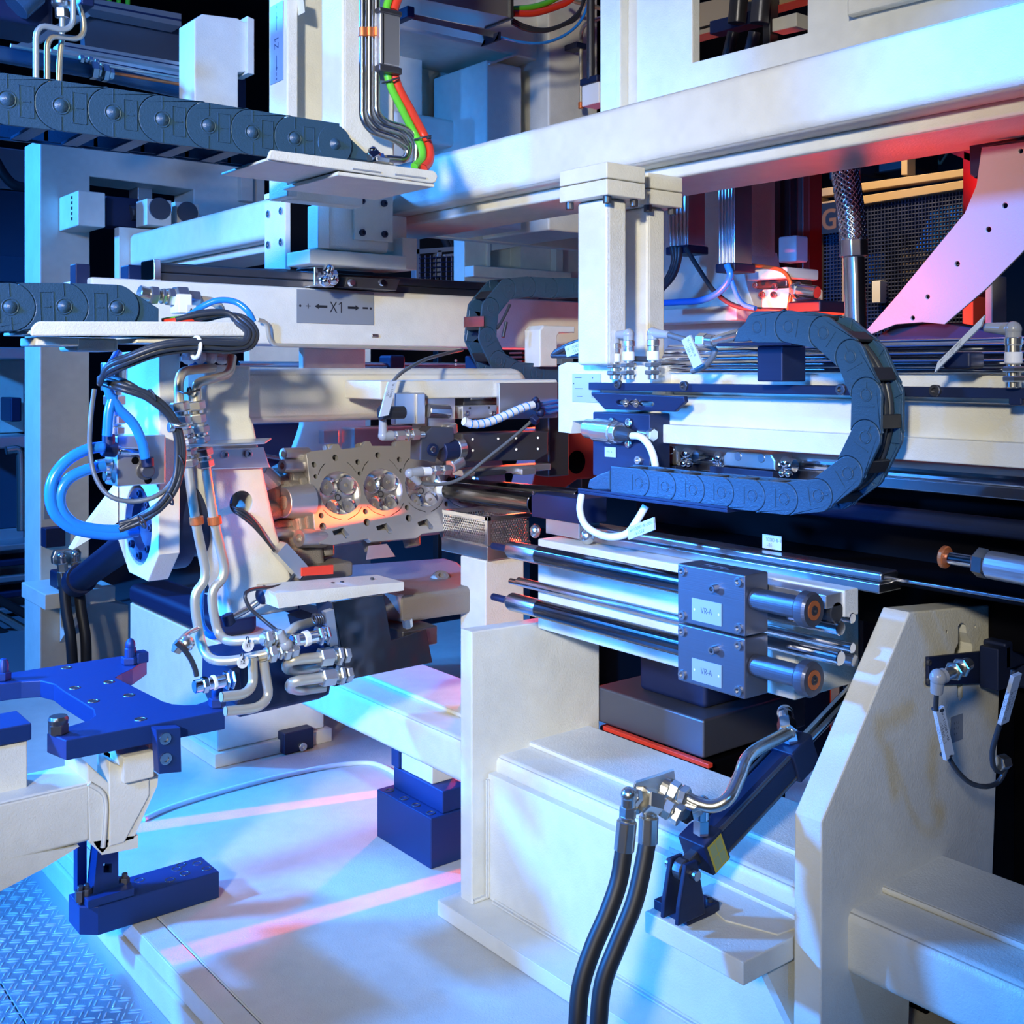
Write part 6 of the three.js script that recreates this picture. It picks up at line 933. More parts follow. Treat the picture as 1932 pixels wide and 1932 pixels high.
{ const Z = -1.5, xl = PZ(647, 150, Z).x, xr = PZ(745, 150, Z).x, zb = PX(605, 150, xl).z, yB = PZ(660, 322, CU + 0.018).y + 0.005; part(zc, 'column', box(xl, xr, yB, 1.95, zb, Z, 0.006), M.cream); part(zc, 'rail', [box(xr - 0.002, xr + 0.012, yB, yB + 0.2, Z - 0.04, Z - 0.02, 0.001)], M.steel);
  const Z1 = -1.65, xa = PZ(542, 150, Z1).x, xb = PZ(625, 150, Z1).x, za = PX(507, 150, xa).z;
  const z1c = thing('vertical_column', 'rear white column with a flange edge and a blue lit Z1 sign', 'column');
  part(z1c, 'flange', box(xa, xa + 0.02, PX(520, 376, xa).y, 1.95, za, Z1, 0.003), M.cream); part(z1c, 'web', box(xa + 0.02, xb + 0.08, PX(520, 376, xa).y, 1.95, za, Z1 - 0.03, 0.003), M.cream); part(z1c, 'gusset', prism([V(xa + 0.021, PZ(560, 28, Z1).y, Z1 - 0.028), V(xa + 0.021, PZ(560, 28, Z1).y, Z1 + 0.02), V(xl, PZ(600, 8, Z1).y, Z1 + 0.02), V(xl, PZ(600, 8, Z1).y, Z1 - 0.028)], V(0, 0.006, 0)), M.cream);
  part(z1c, 'axis_sign', card(V(xa - 0.0005, PX(522, 82, xa).y, (za + Z1) / 2 - 0.002), V(0, 0, 1), V(0, 1, 0), 0.045, 0.13), print(150, 440, (x, w, h) => { x.fillStyle = x.strokeStyle = '#2c4a78'; x.save(); x.translate(w / 2 + 24, h / 2 + 36); x.rotate(-Math.PI / 2); x.font = '70px sans-serif'; x.fillText('Z1', 0, 0); x.restore(); x.lineWidth = 8; for (const [a, b] of [[150, 80], [290, 360]]) { x.beginPath(); x.moveTo(w / 2, a); x.lineTo(w / 2, b); x.stroke(); x.beginPath(); const s = a > b ? -1 : 1; x.moveTo(w / 2, b + s * 18); x.lineTo(w / 2 - 12, b - s * 4); x.lineTo(w / 2 + 12, b - s * 4); x.fill(); } x.fillRect(w / 2 - 3, 46, 6, 16); x.fillRect(w / 2 - 3, 385, 6, 20); for (const q of [18, h - 18]) { x.beginPath(); x.arc(w / 2, q, 6, 0, 7); x.fill(); } }, '#7d9fcb'), 'sign lettered Z1 with blue light put into its colours'); }  // blue light put into the plate and lettering colours
const tq = (px, py, z = -1.47) => PZ(px, py, z);
[[684, 0], [697, 1], [710, 2]].forEach(([px, k]) => { const t = thing('silver_pipe', `${['left', 'middle', 'right'][k]} one of three silver pipes running down the front column`, 'pipe'); part(t, 'pipe', tube([tq(px, -40), tq(px, 225 + 0 - k * 6), tq(px + 16, 247 - k * 8), [tq(745, 262), tq(758, 252), tq(768, 243)][k], [tq(771, 282), tq(774, 280), tq(787, 270)][k], [tq(765, 303), tq(766, 302), tq(784, 312)][k], [tq(728, 299), tq(732, 299), tq(782, 318)][k]], 0.0056, { bend: 0.03, n: 90, seg: 12 }), M.steel); part(t, 'clamp', cyl(tq(px, 52), tq(px, 70), 0.0068), M.copper, 'copper clamp'); });
const du = thing('cable_duct', 'upright aluminium cable duct with dark caps on the front column', 'cable duct');
{ const z = -1.455; part(du, 'duct', box(tq(717, 60, z).x, tq(756, 60, z).x, tq(735, 124, z).y, tq(735, 26, z).y, -1.498, z, 0.003), M.alu); part(du, 'cap', box(tq(715, 60, z).x, tq(758, 60, z).x, tq(735, 137, z).y, tq(735, 124, z).y, -1.499, z + 0.002, 0.002), M.dark); part(du, 'cap', box(tq(715, 60, z).x, tq(758, 60, z).x, tq(735, 27, z).y, tq(735, 17, z).y, -1.499, z + 0.002, 0.002), M.dark); part(du, 'groove', box(tq(722, 60, z).x, tq(724, 60, z).x, tq(735, 123, z).y, tq(735, 28, z).y, z - 0.001, z + 0.0006, 0), M.deepblack); }
const gp = (pts, r, m, name, label) => solo(name, tube(pts, r, { n: 70, seg: 12 }), m, label, 'cable');
gp([tq(728, 130), tq(738, 165), tq(758, 205), tq(782, 252), tq(796, 280, -1.45), tq(796, 300, -1.44), tq(782, 314, -1.43)], 0.0062, M.green, 'green_cable', 'green cable curving from the duct down to the upper tray');
gp([tq(740, 132), tq(752, 168), tq(776, 212), tq(800, 258), tq(810, 284, -1.45), tq(809, 304, -1.44), tq(798, 318, -1.43)], 0.0078, M.red, 'red_cable', 'red cable curving from the duct down to the upper tray');
gp([tq(728, 20), tq(732, 4), tq(742, -22)], 0.0062, M.green, 'green_cable', 'short green cable leaving the top of the upright duct'); gp([tq(742, 20), tq(748, 2), tq(760, -24)], 0.0078, M.red, 'red_cable', 'short red cable leaving the top of the upright duct');
solo('cable_tie', torus(tq(737, 152), V(0.4, -1, 0), 0.0135, 0.0014), M.cable, 'black cable tie under the upright duct on the red and green cables', 'cable tie'); solo('cable_tie', [torus(tq(797, 260, -1.455), V(0.3, -1, 0), 0.0135, 0.0014), cyl(tq(806, 260, -1.44), tq(812, 259, -1.44), 0.003)], M.cable, 'black cable tie in the bend of the red and green cables', 'cable tie');
solo('pipe_fitting', [hex(tq(696, 300), tq(712, 290), 0.011), hex(tq(708, 298), tq(722, 300), 0.009), ball(tq(703, 284), 0.007), box(tq(698, 298).x, tq(722, 298).x, tq(710, 309).y, tq(710, 300).y, -1.48, -1.45, 0.001)], M.chrome, 'chrome fitting where the silver pipes enter the upper chain', 'pipe fitting');
// ---- frames above the gantry
const hf = thing('head_frame', 'white welded frame with deep pockets above the gantry beam', 'frame');
{ const fz = -2.35, q = (px, py, z = fz) => PZ(px, py, z), yb = gTop - 0.03;
  part(hf, 'back_panel', box(q(740, 100, -2.62).x, q(1130, 100, -2.62).x, yb, 2.6, -2.66, -2.62, 0.003), M.cream);
  part(hf, 'left_panel', box(q(740, 200, -2.55).x, q(797, 200, -2.55).x, yb, q(770, 105, -2.55).y, -2.62, -2.55, 0.003), M.cream);
  part(hf, 'lower_block', box(q(745, 240, -2.5).x, q(876, 240, -2.5).x, q(800, 268, -2.5).y, q(800, 216, -2.5).y, -2.62, -2.5, 0.012), M.cream);
  part(hf, 'cross_bar', box(q(745, 80).x, q(1050, 80).x, q(900, 88).y, 2.6, -2.62, fz, 0.006), M.cream);
  part(hf, 'post', box(q(918, 200).x, q(985, 200).x, yb, q(918, 112).y, -2.6, fz, 0.006), M.cream);
  part(hf, 'post', box(q(1035, 200, -2.3).x, q(1128, 200, -2.3).x, yb, 2.6, -2.6, -2.3, 0.006), M.cream);
  part(hf, 'rib', prism([q(925, 118, -2.34), q(985, 97, -2.34), q(985, 101, -2.34), q(925, 122, -2.34)], V(0, 0, -0.2)), M.cream); }
const gside = thing('side_panel', 'large white side panel with a rectangular opening above the gantry beam', 'panel');
{ const X = 1.42, q = (px, py) => PX(px, py, X); part(gside, 'panel', plate('X', X, [V(X, gTop - 0.03, q(1132, 0).z), q(1132, -120), q(2060, -220), V(X, gTop - 0.03, q(2060, 0).z)], 0.02, { bevel: 0.002, holes: [[[1306, 118], [1523, 62], [1523, -110], [1306, -90]]] }), M.cream);
  part(gside, 'edge_rib', box(X - 0.02, X, gTop - 0.04, 2.2, q(1176, 100).z, q(1186, 100).z, 0.003), M.cream);
  part(gside, 'raised_plate', plate('X', X - 0.001, [[1612, 34], [1612, -140], [2000, -240], [2000, -62]], -0.02, { bevel: 0.004 }), M.cream);
  part(gside, 'ledge', box(GX + 0.201, X - 0.001, gTop - 0.03, gTop - 0.012, -2.2, 0.35, 0.004), M.cream); }
const sheetBox = thing('sheet_box', 'grey sheet metal box with cables at the top edge', 'box');
part(sheetBox, 'box', loft([[745, -60], [766, -8], [962, 33], [966, -60]].map(p => PZ(p[0], p[1], -2.0)), [[745, -60], [766, -8], [962, 33], [966, -60]].map(p => PZ(p[0], p[1], -2.0).add(V(0, 0, -0.1)))), M.alu); part(sheetBox, 'edge', prism([PZ(964, -30, -1.995), PZ(969, -30, -1.995), PZ(969, 36, -1.995), PZ(964, 35, -1.995)], V(0, 0, -0.1)), M.dark);
const prof = thing('alu_profile', 'slanting aluminium profile with a dark end cap above the head frame', 'profile');
part(prof, 'profile', loft([[778, 26], [776, 36], [945, 74], [945, 62]].map(p => PZ(p[0], p[1], -2.02)), [[778, 26], [776, 36], [945, 74], [945, 62]].map(p => PZ(p[0], p[1], -2.02).add(V(0, 0, -0.05)))), M.alu); part(prof, 'cap', box(PZ(764, 30, -2.01).x, PZ(778, 30, -2.01).x, PZ(770, 35, -2.01).y, PZ(770, 13, -2.01).y, -2.07, -2.0, 0.003), M.black); part(prof, 'end_plate', prism([PZ(941, 60, -2.0), PZ(945, 60, -2.0), PZ(945, 76, -2.0), PZ(932, 79, -2.0), PZ(940, 73, -2.0)], V(0, 0, -0.05)), M.black);
const uq = (px, py, z = -2.05) => PZ(px, py, z);
gp([uq(968, 17), uq(1000, 14), uq(1030, 6), uq(1060, -10), uq(1085, -30)], 0.0072, M.green, 'green_cable', 'green cable leaving the grey sheet box at the top'); gp([uq(968, 25), uq(1005, 25), uq(1045, 14), uq(1075, 0), uq(1095, -25)], 0.0085, M.red, 'red_cable', 'red cable leaving the grey sheet box at the top');
solo('cable_bundle', [0, 4, 8].map(k => tube([uq(966, 36 + k), uq(990, 48 + k), uq(1025, 55 + k * 0.6), uq(1060, 46 + k * 0.4), uq(1090, 24 + k), uq(1112 - k, -20)], 0.0036)), M.cable, 'black cable bundle sagging in an arc at the top', 'cable bundle');
gp([uq(946, 71), uq(985, 80), uq(1030, 80), uq(1075, 60), uq(1100, 32), uq(1115, -15)], 0.0036, M.bluehose, 'blue_cable', 'thin blue cable sagging in an arc at the top');
solo('brass_pipe', tube([PZ(1096, 204, -2.25), PZ(1096, 60, -2.25), PZ(1104, 44, -2.22), PZ(1138, 32, -2.2), PZ(1146, 22, -2.2), PZ(1128, 14, -2.2), PZ(1080, 2, -2.2), PZ(1060, -12, -2.2)], 0.0058, { bend: 0.03 }), M.pipe, 'thin brass coloured pipe running down to the gantry beam', 'pipe'); solo('pipe_sleeve', [cyl(PZ(1096, 193, -2.25), PZ(1096, 205, -2.25), 0.0075)], M.copper, 'copper sleeve at the foot of the brass coloured pipe', 'sleeve'); solo('pipe_clip', box(PZ(1083, 88, -2.25).x, PZ(1102, 88, -2.25).x, PZ(1090, 92, -2.25).y, PZ(1090, 81, -2.25).y, -2.29, -2.24, 0.002), M.black, 'black clip on the brass coloured pipe', 'clip');
const lt = thing('limit_switch', 'white limit switch with dark lens on top of the gantry beam', 'switch'); { const q = (px, py) => PZ(px, py, -1.9); part(lt, 'body', box(q(1130, 180).x, q(1158, 180).x, q(1145, 196).y, q(1145, 156).y, -1.96, -1.9, 0.003), M.white); part(lt, 'lens', lathe(q(1145, 176), NZ, [[0, 0.001], [0.008, 0.001], [0.009, 0]], 24), M.deepblack); part(lt, 'cap', box(q(1126, 180).x, q(1160, 180).x, q(1145, 157).y, q(1145, 144).y, -1.96, -1.9, 0.003), M.black); part(lt, 'mount', box(q(1158, 180).x, q(1192, 180).x, q(1170, 190).y, q(1170, 158).y, -1.96, -1.93, 0.003), M.cream); part(lt, 'tube', cyl(q(1131, 146).add(V(0, 0, -0.03)), q(1131, -40).add(V(0, 0, -0.03)), 0.0095), M.dark); }
// dark parts seen in the opening of the side panel
const op = thing('lamp_mount', 'dark tube frame and bars seen through the opening in the white side panel', 'machine frame'); { const q = (px, py) => PX(px, py, 2.0); part(op, 'wide_bar', plate('X', 2.0, [[1290, 12], [1520, -40], [1520, -5], [1290, 60]].map(p => q(p[0], p[1])), 0.05), M.tan); part(op, 'wide_bar', plate('X', 2.0, [[1290, 64], [1420, 30], [1420, 38], [1290, 74]].map(p => q(p[0], p[1])), 0.05), M.tan); part(op, 'cross_bar', plate('X', 1.95, [[1366, 48], [1446, 28], [1446, 52], [1366, 72]].map(p => q(p[0], p[1])), 0.04), M.black); for (const k of [0, 1]) part(op, 'strut', [cyl(PX(1396 + k * 42, -20, 1.92), PX(1390 + k * 42, 44, 1.92), 0.02), cyl(PX(1384 + k * 40, 60, 1.92), PX(1372 + k * 40, 110, 1.92), 0.013)], k ? M.grey : M.dark); part(op, 'upright', box(1.95, 1.98, 1.6, 2.6, q(1466, 40).z, q(1480, 40).z, 0.002), M.dark); part(op, 'blue_bar', plate('X', 1.95, [[1484, 44], [1530, 32], [1530, 58], [1484, 68]].map(p => q(p[0], p[1])), 0.04), M.cream); part(op, 'back_plate', box(2.4, 2.42, 1.88, 2.9, -2.6, -0.9, 0.002), M.deepblack); }
// ---- top left: white box, profiles, tubes
const wb = thing('machine_box', 'pale box with blue lit side above the upper left chain', 'box'); { const Z = -2.2, q = (px, py) => PZ(px, py, Z), xa = q(367, 100).x, zb = PX(337, 100, xa).z; part(wb, 'box', plate('Z', Z, [[367, 240], [367, 36], [382, 26], [448, 34], [466, 44], [466, 135], [450, 137], [450, 240]], zb - Z, { bevel: 0.003 }), M.cream); part(wb, 'flange', plate('Z', Z + 0.01, [[467, 30], [480, 36], [480, 140], [467, 138]], -0.1), M.cream); part(wb, 'dark_gap', box(q(451, 200).x, q(484, 200).x, q(465, 230).y, q(465, 137).y, Z - 0.2, Z - 0.05, 0.003), M.black); part(wb, 'side_panel', box(q(482, 100).x, q(520, 100).x, q(500, 260).y, q(500, 20).y, Z - 0.25, Z - 0.15, 0.003), M.cream); }
function rod2(name, label, a, b, z, r, m, cat) { solo(name, cyl(PZ(a[0], a[1], z), PZ(b[0], b[1], z), r), m, label, cat); }
function profile(label, l0, r0, l1, r1, z) { const t = thing('alu_profile', label, 'profile'); const a = [l0, r0, r1, l1].map(p => PZ(p[0], p[1], z)); part(t, 'profile', loft(a, a.map(p => p.clone().add(V(0, 0, -0.06)))), M.alu); const mid = (s, u) => { const L = a[0].clone().lerp(a[3], u), R = a[1].clone().lerp(a[2], u); return L.lerp(R, s); }; part(t, 'slot', prism([mid(0.001, 0.44), mid(0.999, 0.44), mid(0.999, 0.6), mid(0.001, 0.6)].map(p => p.add(V(0, 0, 0.0005))), V(0, 0, -0.004)), M.black); }
profile('top one of three long aluminium profiles at the upper left', [160, -6], [342, 26], [160, 14], [342, 50], -2.55);
profile('middle one of three long aluminium profiles at the upper left', [116, 78], [345, 118], [114, 92], [345, 132], -2.5);
profile('lowest one of three long aluminium profiles at the upper left', [96, 92], [345, 138], [96, 104], [345, 152], -2.45);
solo('dark_backboard', prism([PZ(158, 10, -2.62), PZ(345, 60, -2.62), PZ(345, 124, -2.62), PZ(160, 86, -2.62)], V(0, 0, -0.03)), M.grey, 'dark grey panel between the aluminium profiles at the upper left', 'panel');
rod2('large_tube', 'large blue lit tube above the upper left chain', [-60, 92], [170, 132], -2.35, 0.0165, M.plastic, 'tube'); rod2('large_tube', 'dark tube continuing right of the nuts at the upper left', [170, 134], [345, 172], -2.4, 0.016, M.plastic, 'tube'); rod2('thin_pipe', 'thin copper coloured pipe above the large tube at the upper left', [20, 86], [185, 118], -2.36, 0.004, M.pipe, 'pipe'); rod2('thin_pipe', 'thin pale pipe right of the small nuts at the upper left', [190, 122], [345, 148], -2.37, 0.003, M.pipe, 'pipe'); rod2('thin_pipe', 'thin orange pipe right of the large nuts at the upper left', [215, 138], [345, 160], -2.33, 0.0035, M.copper, 'pipe');
const nl = thing('tube_nuts', 'row of hexagon nuts on the tubes at the upper left', 'nuts'); for (const [px, py, w, r] of [[170, 132, 14, 0.019], [184, 134, 6, 0.013], [192, 137, 12, 0.019], [206, 139, 8, 0.012], [150, 111, 8, 0.009], [160, 113, 5, 0.006], [167, 114, 7, 0.009], [180, 117, 6, 0.007]]) part(nl, 'nut', hex(PZ(px, py, -2.33), PZ(px + w, py + w * 0.18, -2.33), r), M.zinc);
const hv = [[[68, 160], [68, 62], [78, 48], [100, 52], [122, 58], [138, 46], [138, -10]], [[89, 160], [89, 82], [98, 68], [120, 70], [148, 74], [158, 62], [158, 36], [148, 10]], [[111, 165], [113, 105], [117, 76], [117, 30], [116, -12]]];
hv.forEach((p, k) => solo('bent_pipe', tube(p.map(q => PZ(q[0], q[1], -1.9 - k * 0.02)), 0.0048, { bend: 0.02 }), M.pipe, ['left thin bent pipe dropping into the upper left chain', 'middle thin bent pipe dropping into the upper left chain', 'right thin bent pipe dropping into the upper left chain'][k], 'pipe'));
solo('pipe_valve', [hex(PZ(117, 34, -1.94), PZ(116, 16, -1.94), 0.011), ball(PZ(115, 6, -1.94), 0.016, 0.8), hex(PZ(116, 0, -1.94), PZ(116, -14, -1.94), 0.012)], M.zinc, 'blue lit valve fitting on the right thin bent pipe', 'valve');
const vh = thing('valve_bank', 'dark valve bank at the top left corner', 'valve'); { const q = (px, py, z = -2.0) => PZ(px, py, z); part(vh, 'body', [box(q(-40, 10).x, q(108, 10).x, q(30, 34).y, q(30, -40).y, -2.15, -2.02, 0.01)], M.black); part(vh, 'solenoid', cyl(q(30, 14), q(64, -16), 0.024), M.plastic); part(vh, 'connector', box(q(146, 10).x, q(172, 10).x, q(160, 16).y, q(160, -20).y, -2.05, -1.98, 0.004), M.black); part(vh, 'label', card(q(116, 24, -2.0), V(1, 0, 0), V(0, 1, 0), 0.02, 0.016), M.amber); }
solo('slanted_profile', prism([PZ(0, 100, -2.6), PZ(170, 14, -2.6), PZ(185, 22, -2.6), PZ(20, 110, -2.6)], V(0, 0, -0.05)), M.alu, 'slanted blue lit profile crossing behind the bent pipes at the upper left', 'profile');
[[206, 0], [224, 1], [241, 2]].forEach(([px, k]) => solo('green_cable', cyl(PZ(px, 60, -2.9), PZ(px, -30, -2.9), 0.006), M.green, `${['left', 'middle', 'right'][k]} one of three green cables hanging behind the top profile`, 'cable'));

// ---------------------------------------------------------------- right background: column, conduits, cage, braided hose, diagonal plate
const bcol = thing('machine_column', 'pale machine column with rounded foot behind the two square posts', 'column');
{ const X = 1.75, q = (px, py) => PX(px, py, X); part(bcol, 'column', box(X, X + 0.12, EYE - 0.05, gFl + 0.2, q(1240, 450).z, q(1398, 450).z, 0.02), M.cream); part(bcol, 'foot', plate('X', X - 0.002, [[1396, 470], [1410, 540], [1432, 600], [1240, 610], [1240, 560]].map(p => q(p[0], p[1])), 0.12), M.cream); part(bcol, 'shelf', box(X - 0.08, X + 0.1, q(1300, 612).y, q(1300, 586).y, q(1240, 600).z, q(1440, 600).z, 0.003), M.cream); }
function conduit(px0, px1, py0, py1, X, label) { const t = thing('cable_duct', label, 'cable duct'), a = PX(px0, py0, X), b = PX(px1, py1, X), n = 5, w = (b.z - a.z) / n; part(t, 'duct', box(X, X + 0.05, b.y, a.y, a.z, b.z, 0.002), M.alu); for (let k = 0; k < n; k++) part(t, 'rib', box(X - 0.003, X, b.y, a.y, a.z + w * (k + 0.2), a.z + w * (k + 0.65), 0.001), M.alu); for (const [y, s] of [[a.y, 1], [b.y, -1]]) part(t, 'cap', box(X - 0.005, X + 0.055, y, y + s * 0.016, a.z - 0.004, b.z + 0.004, 0.002), M.black); }
conduit(1356, 1386, 322, 496, 1.6, 'ribbed aluminium cable duct with black caps right of the square posts'); conduit(1262, 1298, 290, 462, 1.62, 'ribbed aluminium cable duct partly hidden by the rear square post');
solo('blue_cable', tube([PX(1372, 500, 1.58), PX(1378, 520, 1.58), PX(1360, 548, 1.58), PX(1325, 566, 1.58), PX(1280, 570, 1.58), PX(1245, 572, 1.58)], 0.0065), M.bluehose, 'blue cable curving from the ribbed duct to the left', 'cable'); solo('blue_cable', tube([PX(1374, 500, 1.585), PX(1384, 540, 1.585), PX(1400, 572, 1.585), PX(1425, 582, 1.585)], 0.0045), M.bluehose, 'thin blue cable dropping from the ribbed duct to the right', 'cable');
solo('black_cable', tube([PX(1294, 468, 1.6), PX(1320, 510, 1.6), PX(1350, 552, 1.6), PX(1390, 578, 1.6), PX(1480, 586, 1.6)], 0.0045), M.cable, 'single black cable slanting down from the half hidden duct', 'cable'); solo('cable_bundle', [0, 7, 14].map(k => tube([PX(1268 + k, 466, 1.61), PX(1272 + k * 0.6, 490, 1.61), PX(1262 + k * 0.6, 520, 1.61), PX(1236 + k * 0.5, 552, 1.61)], 0.006)), M.cable, 'black cable bundle hanging from the half hidden duct', 'cable bundle');
const rp = thing('redlit_panel', 'machine panel with red light put into its colour behind the ribbed duct', 'panel'); { const X = 1.95, q = (px, py) => PX(px, py, X); part(rp, 'panel', box(X, X + 0.03, EYE - 0.1, 1.75, q(1380, 400).z, q(1462, 400).z, 0.004), M.redtone); part(rp, 'edge', box(X - 0.012, X + 0.02, EYE - 0.1, 1.75, q(1462, 400).z, q(1478, 400).z, 0.003), M.grey); part(rp, 'edge', box(X - 0.004, X + 0.02, EYE - 0.1, 1.75, q(1482, 400).z, q(1493, 400).z, 0.002), M.dark); }  // red light on this panel is put into its colour
const ap = thing('alu_profile', 'upright aluminium profile with a red edge beside the mesh cage', 'profile'); { const X = 1.98, q = (px) => PX(px, 400, X).z; part(ap, 'profile', box(X, X + 0.04, EYE - 0.1, 1.75, q(1500), q(1516), 0.003), M.alu); part(ap, 'red_edge', box(X - 0.005, X + 0.04, EYE - 0.1, 1.75, q(1517), q(1530), 0.003), M.redtone); }
const ru = thing('slide_unit', 'red lit slide unit with screws and a sensor below the red lit panel', 'slide unit'); { const X = 1.7, q = (px, py) => PX(px, py, X), B = (a, b, c, d, dx, dd, n, m) => part(ru, n, box(X + dx, X + dd, q(a, d).y, q(a, c).y, q(a, 500).z, q(b, 500).z, 0.004), m); B(1406, 1484, 510, 530, 0, 0.1, 'top_plate', M.white); B(1406, 1440, 440, 490, 0.1, 0.14, 'hood', M.white); B(1412, 1472, 530, 545, 0.02, 0.1, 'rail', M.dark); B(1430, 1492, 546, 584, 0.01, 0.1, 'block', M.white); part(ru, 'sensor', [cyl(q(1495, 546), q(1542, 552), 0.012), hex(q(1500, 547), q(1508, 548), 0.016)], M.zinc); screws(ru, [[1426, 538], [1462, 540], [1438, 556], [1460, 556]].map(p => q(p[0], p[1])), NX, 0.006, M.dark); part(ru, 'tube', tube([q(1410, 500), q(1440, 503), q(1478, 512), q(1492, 535), q(1488, 584)], 0.004), M.copper); B(1498, 1560, 570, 592, -0.02, 0.1, 'dark_block', M.black); }
const bh = thing('braided_hose', 'braided steel hose with a polished metal end tube', 'hose'); { const X = 1.5, pts = [[1590, 255], [1592, 300], [1598, 350], [1606, 405], [1610, 455]].map(p => PX(p[0], p[1], X)), c = new THREE.CatmullRomCurve3(pts), r = 0.0195; part(bh, 'core', tube(pts, r * 0.94, { seg: 20 }), M.dark); const n = 14; const fr = c.computeFrenetFrames(80); for (const s of [1, -1]) part(bh, 'braid', Array.from({ length: n }, (_, k) => { const q = []; for (let i = 0; i <= 80; i++) { const a = k / n * Math.PI * 2 + s * i / 80 * Math.PI * 2.6, p = c.getPointAt(i / 80); q.push(p.addScaledVector(fr.normals[i], Math.cos(a) * r).addScaledVector(fr.binormals[i], Math.sin(a) * r)); } return new THREE.TubeGeometry(new THREE.CatmullRomCurve3(q), 80, 0.0022, 4); }), M.chrome); const a = PX(1610, 452, X); part(bh, 'ferrule', lathe(a, V(0.02, -1, 0.02), [[0.02, 0], [0.0215, 0.002], [0.0215, 0.024], [0.021, 0.026], [0.016, 0.028], [0.0162, 0.05], [0.0165, 0.12], [0.0165, 0.3], [0, 0.3]], 36), M.steel); part(bh, 'foot_pipe', cyl(V(a.x, BED, a.z), V(a.x, a.y - 0.2, a.z), 0.015), M.dark); }
const dp = thing('diagonal_plate', 'grey diagonal sheet plate with small holes at the right edge', 'plate'); part(dp, 'plate', plate('X', 1.34, [[1632, 626], [1690, 560], [1820, 402], [1842, 350], [1852, 278], [1932, 268], [2080, 240], [2080, 250], [2010, 380], [1925, 480], [1860, 545], [1782, 612], [1740, 608], [1690, 612], [1640, 632]], 0.004, { bevel: 0.0006, holes: [[1896, 388, 0.0035], [1865, 433, 0.0035], [1806, 498, 0.0035], [1750, 560, 0.003], [1722, 600, 0.003], [1926, 285, 0.003], [1972, 330, 0.0035]] }), M.sheetgrey);
solo('black_housing', plate('X', 1.36, [[1640, 655], [1660, 630], [1690, 612], [1780, 608], [1840, 620], [1932, 640], [2020, 640], [2020, 668], [1640, 668]], 0.05), M.black, 'black housing below the diagonal grey plate', 'housing'); solo('black_holder', plate('X', 1.36, [[1828, 262], [2000, 218], [2000, 250], [1852, 279], [1848, 330], [1838, 336], [1830, 330]], 0.05), M.black, 'black holder at the upper end of the diagonal plate', 'holder');
[[1816, 1846, 250, 700, 2.1, 0], [1815, 1836, 560, 640, 1.9, 1], [1858, 1872, 520, 640, 1.8, 2]].forEach(([a, b, c, d, X, k]) => solo('red_post', box(X, X + 0.05, FLOOR, PX(a, c, X).y, PX(a, c, X).z, PX(b, c, X).z, 0.003), k === 2 ? M.cream : M.redtone, ['tall red post at the right of the mesh cage', 'red post below the diagonal plate', 'pale post below the diagonal plate at the right edge'][k], 'post'));
solo('red_brace', prism([PX(1735, 258, 2.1), PX(1830, 290, 2.1), PX(1830, 304, 2.1), PX(1735, 266, 2.1)], V(0.03, 0, 0)), M.redtone, 'slanted red brace at the top of the tall red post', 'brace');
// mesh cage
const CGX = 3.4, cgq = (px, py) => PX(px, py, CGX);
const cage = thing('mesh_cage', 'tan framed wire mesh safety cage behind the braided hose', 'cage'); { const bar = (pts, d = 0.05) => part(cage, 'frame_bar', plate('X', CGX, pts.map(p => cgq(p[0], p[1])), d, { bevel: 0.002 }), M.tan);
  bar([[1533, 384], [1830, 338], [1830, 354], [1533, 400]]); bar([[1533, 358], [1820, 318], [1820, 332], [1533, 373]]); bar([[1533, 372], [1548, 372], [1548, 1285], [1533, 1285]]); bar([[1588, 380], [1600, 380], [1600, 1275], [1588, 1275]]); bar([[1700, 262], [1712, 262], [1712, 330], [1700, 330]]); bar([[1640, 286], [1690, 280], [1690, 290], [1640, 296]]);
  const wires = (pa, pb, n, vert) => { const L = []; for (let k = 0; k <= n; k++) { const s = k / n; const a = vert ? [pa[0] + (pb[0] - pa[0]) * s, pa[1] - (pb[0] - pa[0]) * s * 0.155] : [pa[0], pa[1] + (pb[1] - pa[1]) * s], b = vert ? [a[0], pb[1]] : [pb[0], a[1] - (pb[0] - pa[0]) * 0.14 * (1 - s * 0.75)]; L.push(new THREE.CylinderGeometry(0.004, 0.004, cgq(...a).distanceTo(cgq(...b)), 4, 1).applyQuaternion(new THREE.Quaternion().setFromUnitVectors(QY, cgq(...b).sub(cgq(...a)).normalize())).translate(...cgq(...a).add(cgq(...b)).multiplyScalar(0.5).add(V(0.02, 0, 0)).toArray())); } return L; };
  wires([1548, 400], [1830, 640], 44, true).forEach(g => part(cage, 'wire', g, M.black)); wires([1548, 404], [1830, 640], 34, false).forEach(g => part(cage, 'wire', g, M.black));
  part(cage, 'letter', card(cgq(1570, 412).add(V(-0.01, 0, 0)), V(0, 0, 1), V(0, 1, 0), 0.12, 0.11, 0.003), print(64, 60, (x, w, h) => { x.fillStyle = '#6b4a20'; x.font = 'bold 56px sans-serif'; x.fillText('G', 10, 52); }, '#0c0b0a'), 'plate with the letter G'); }
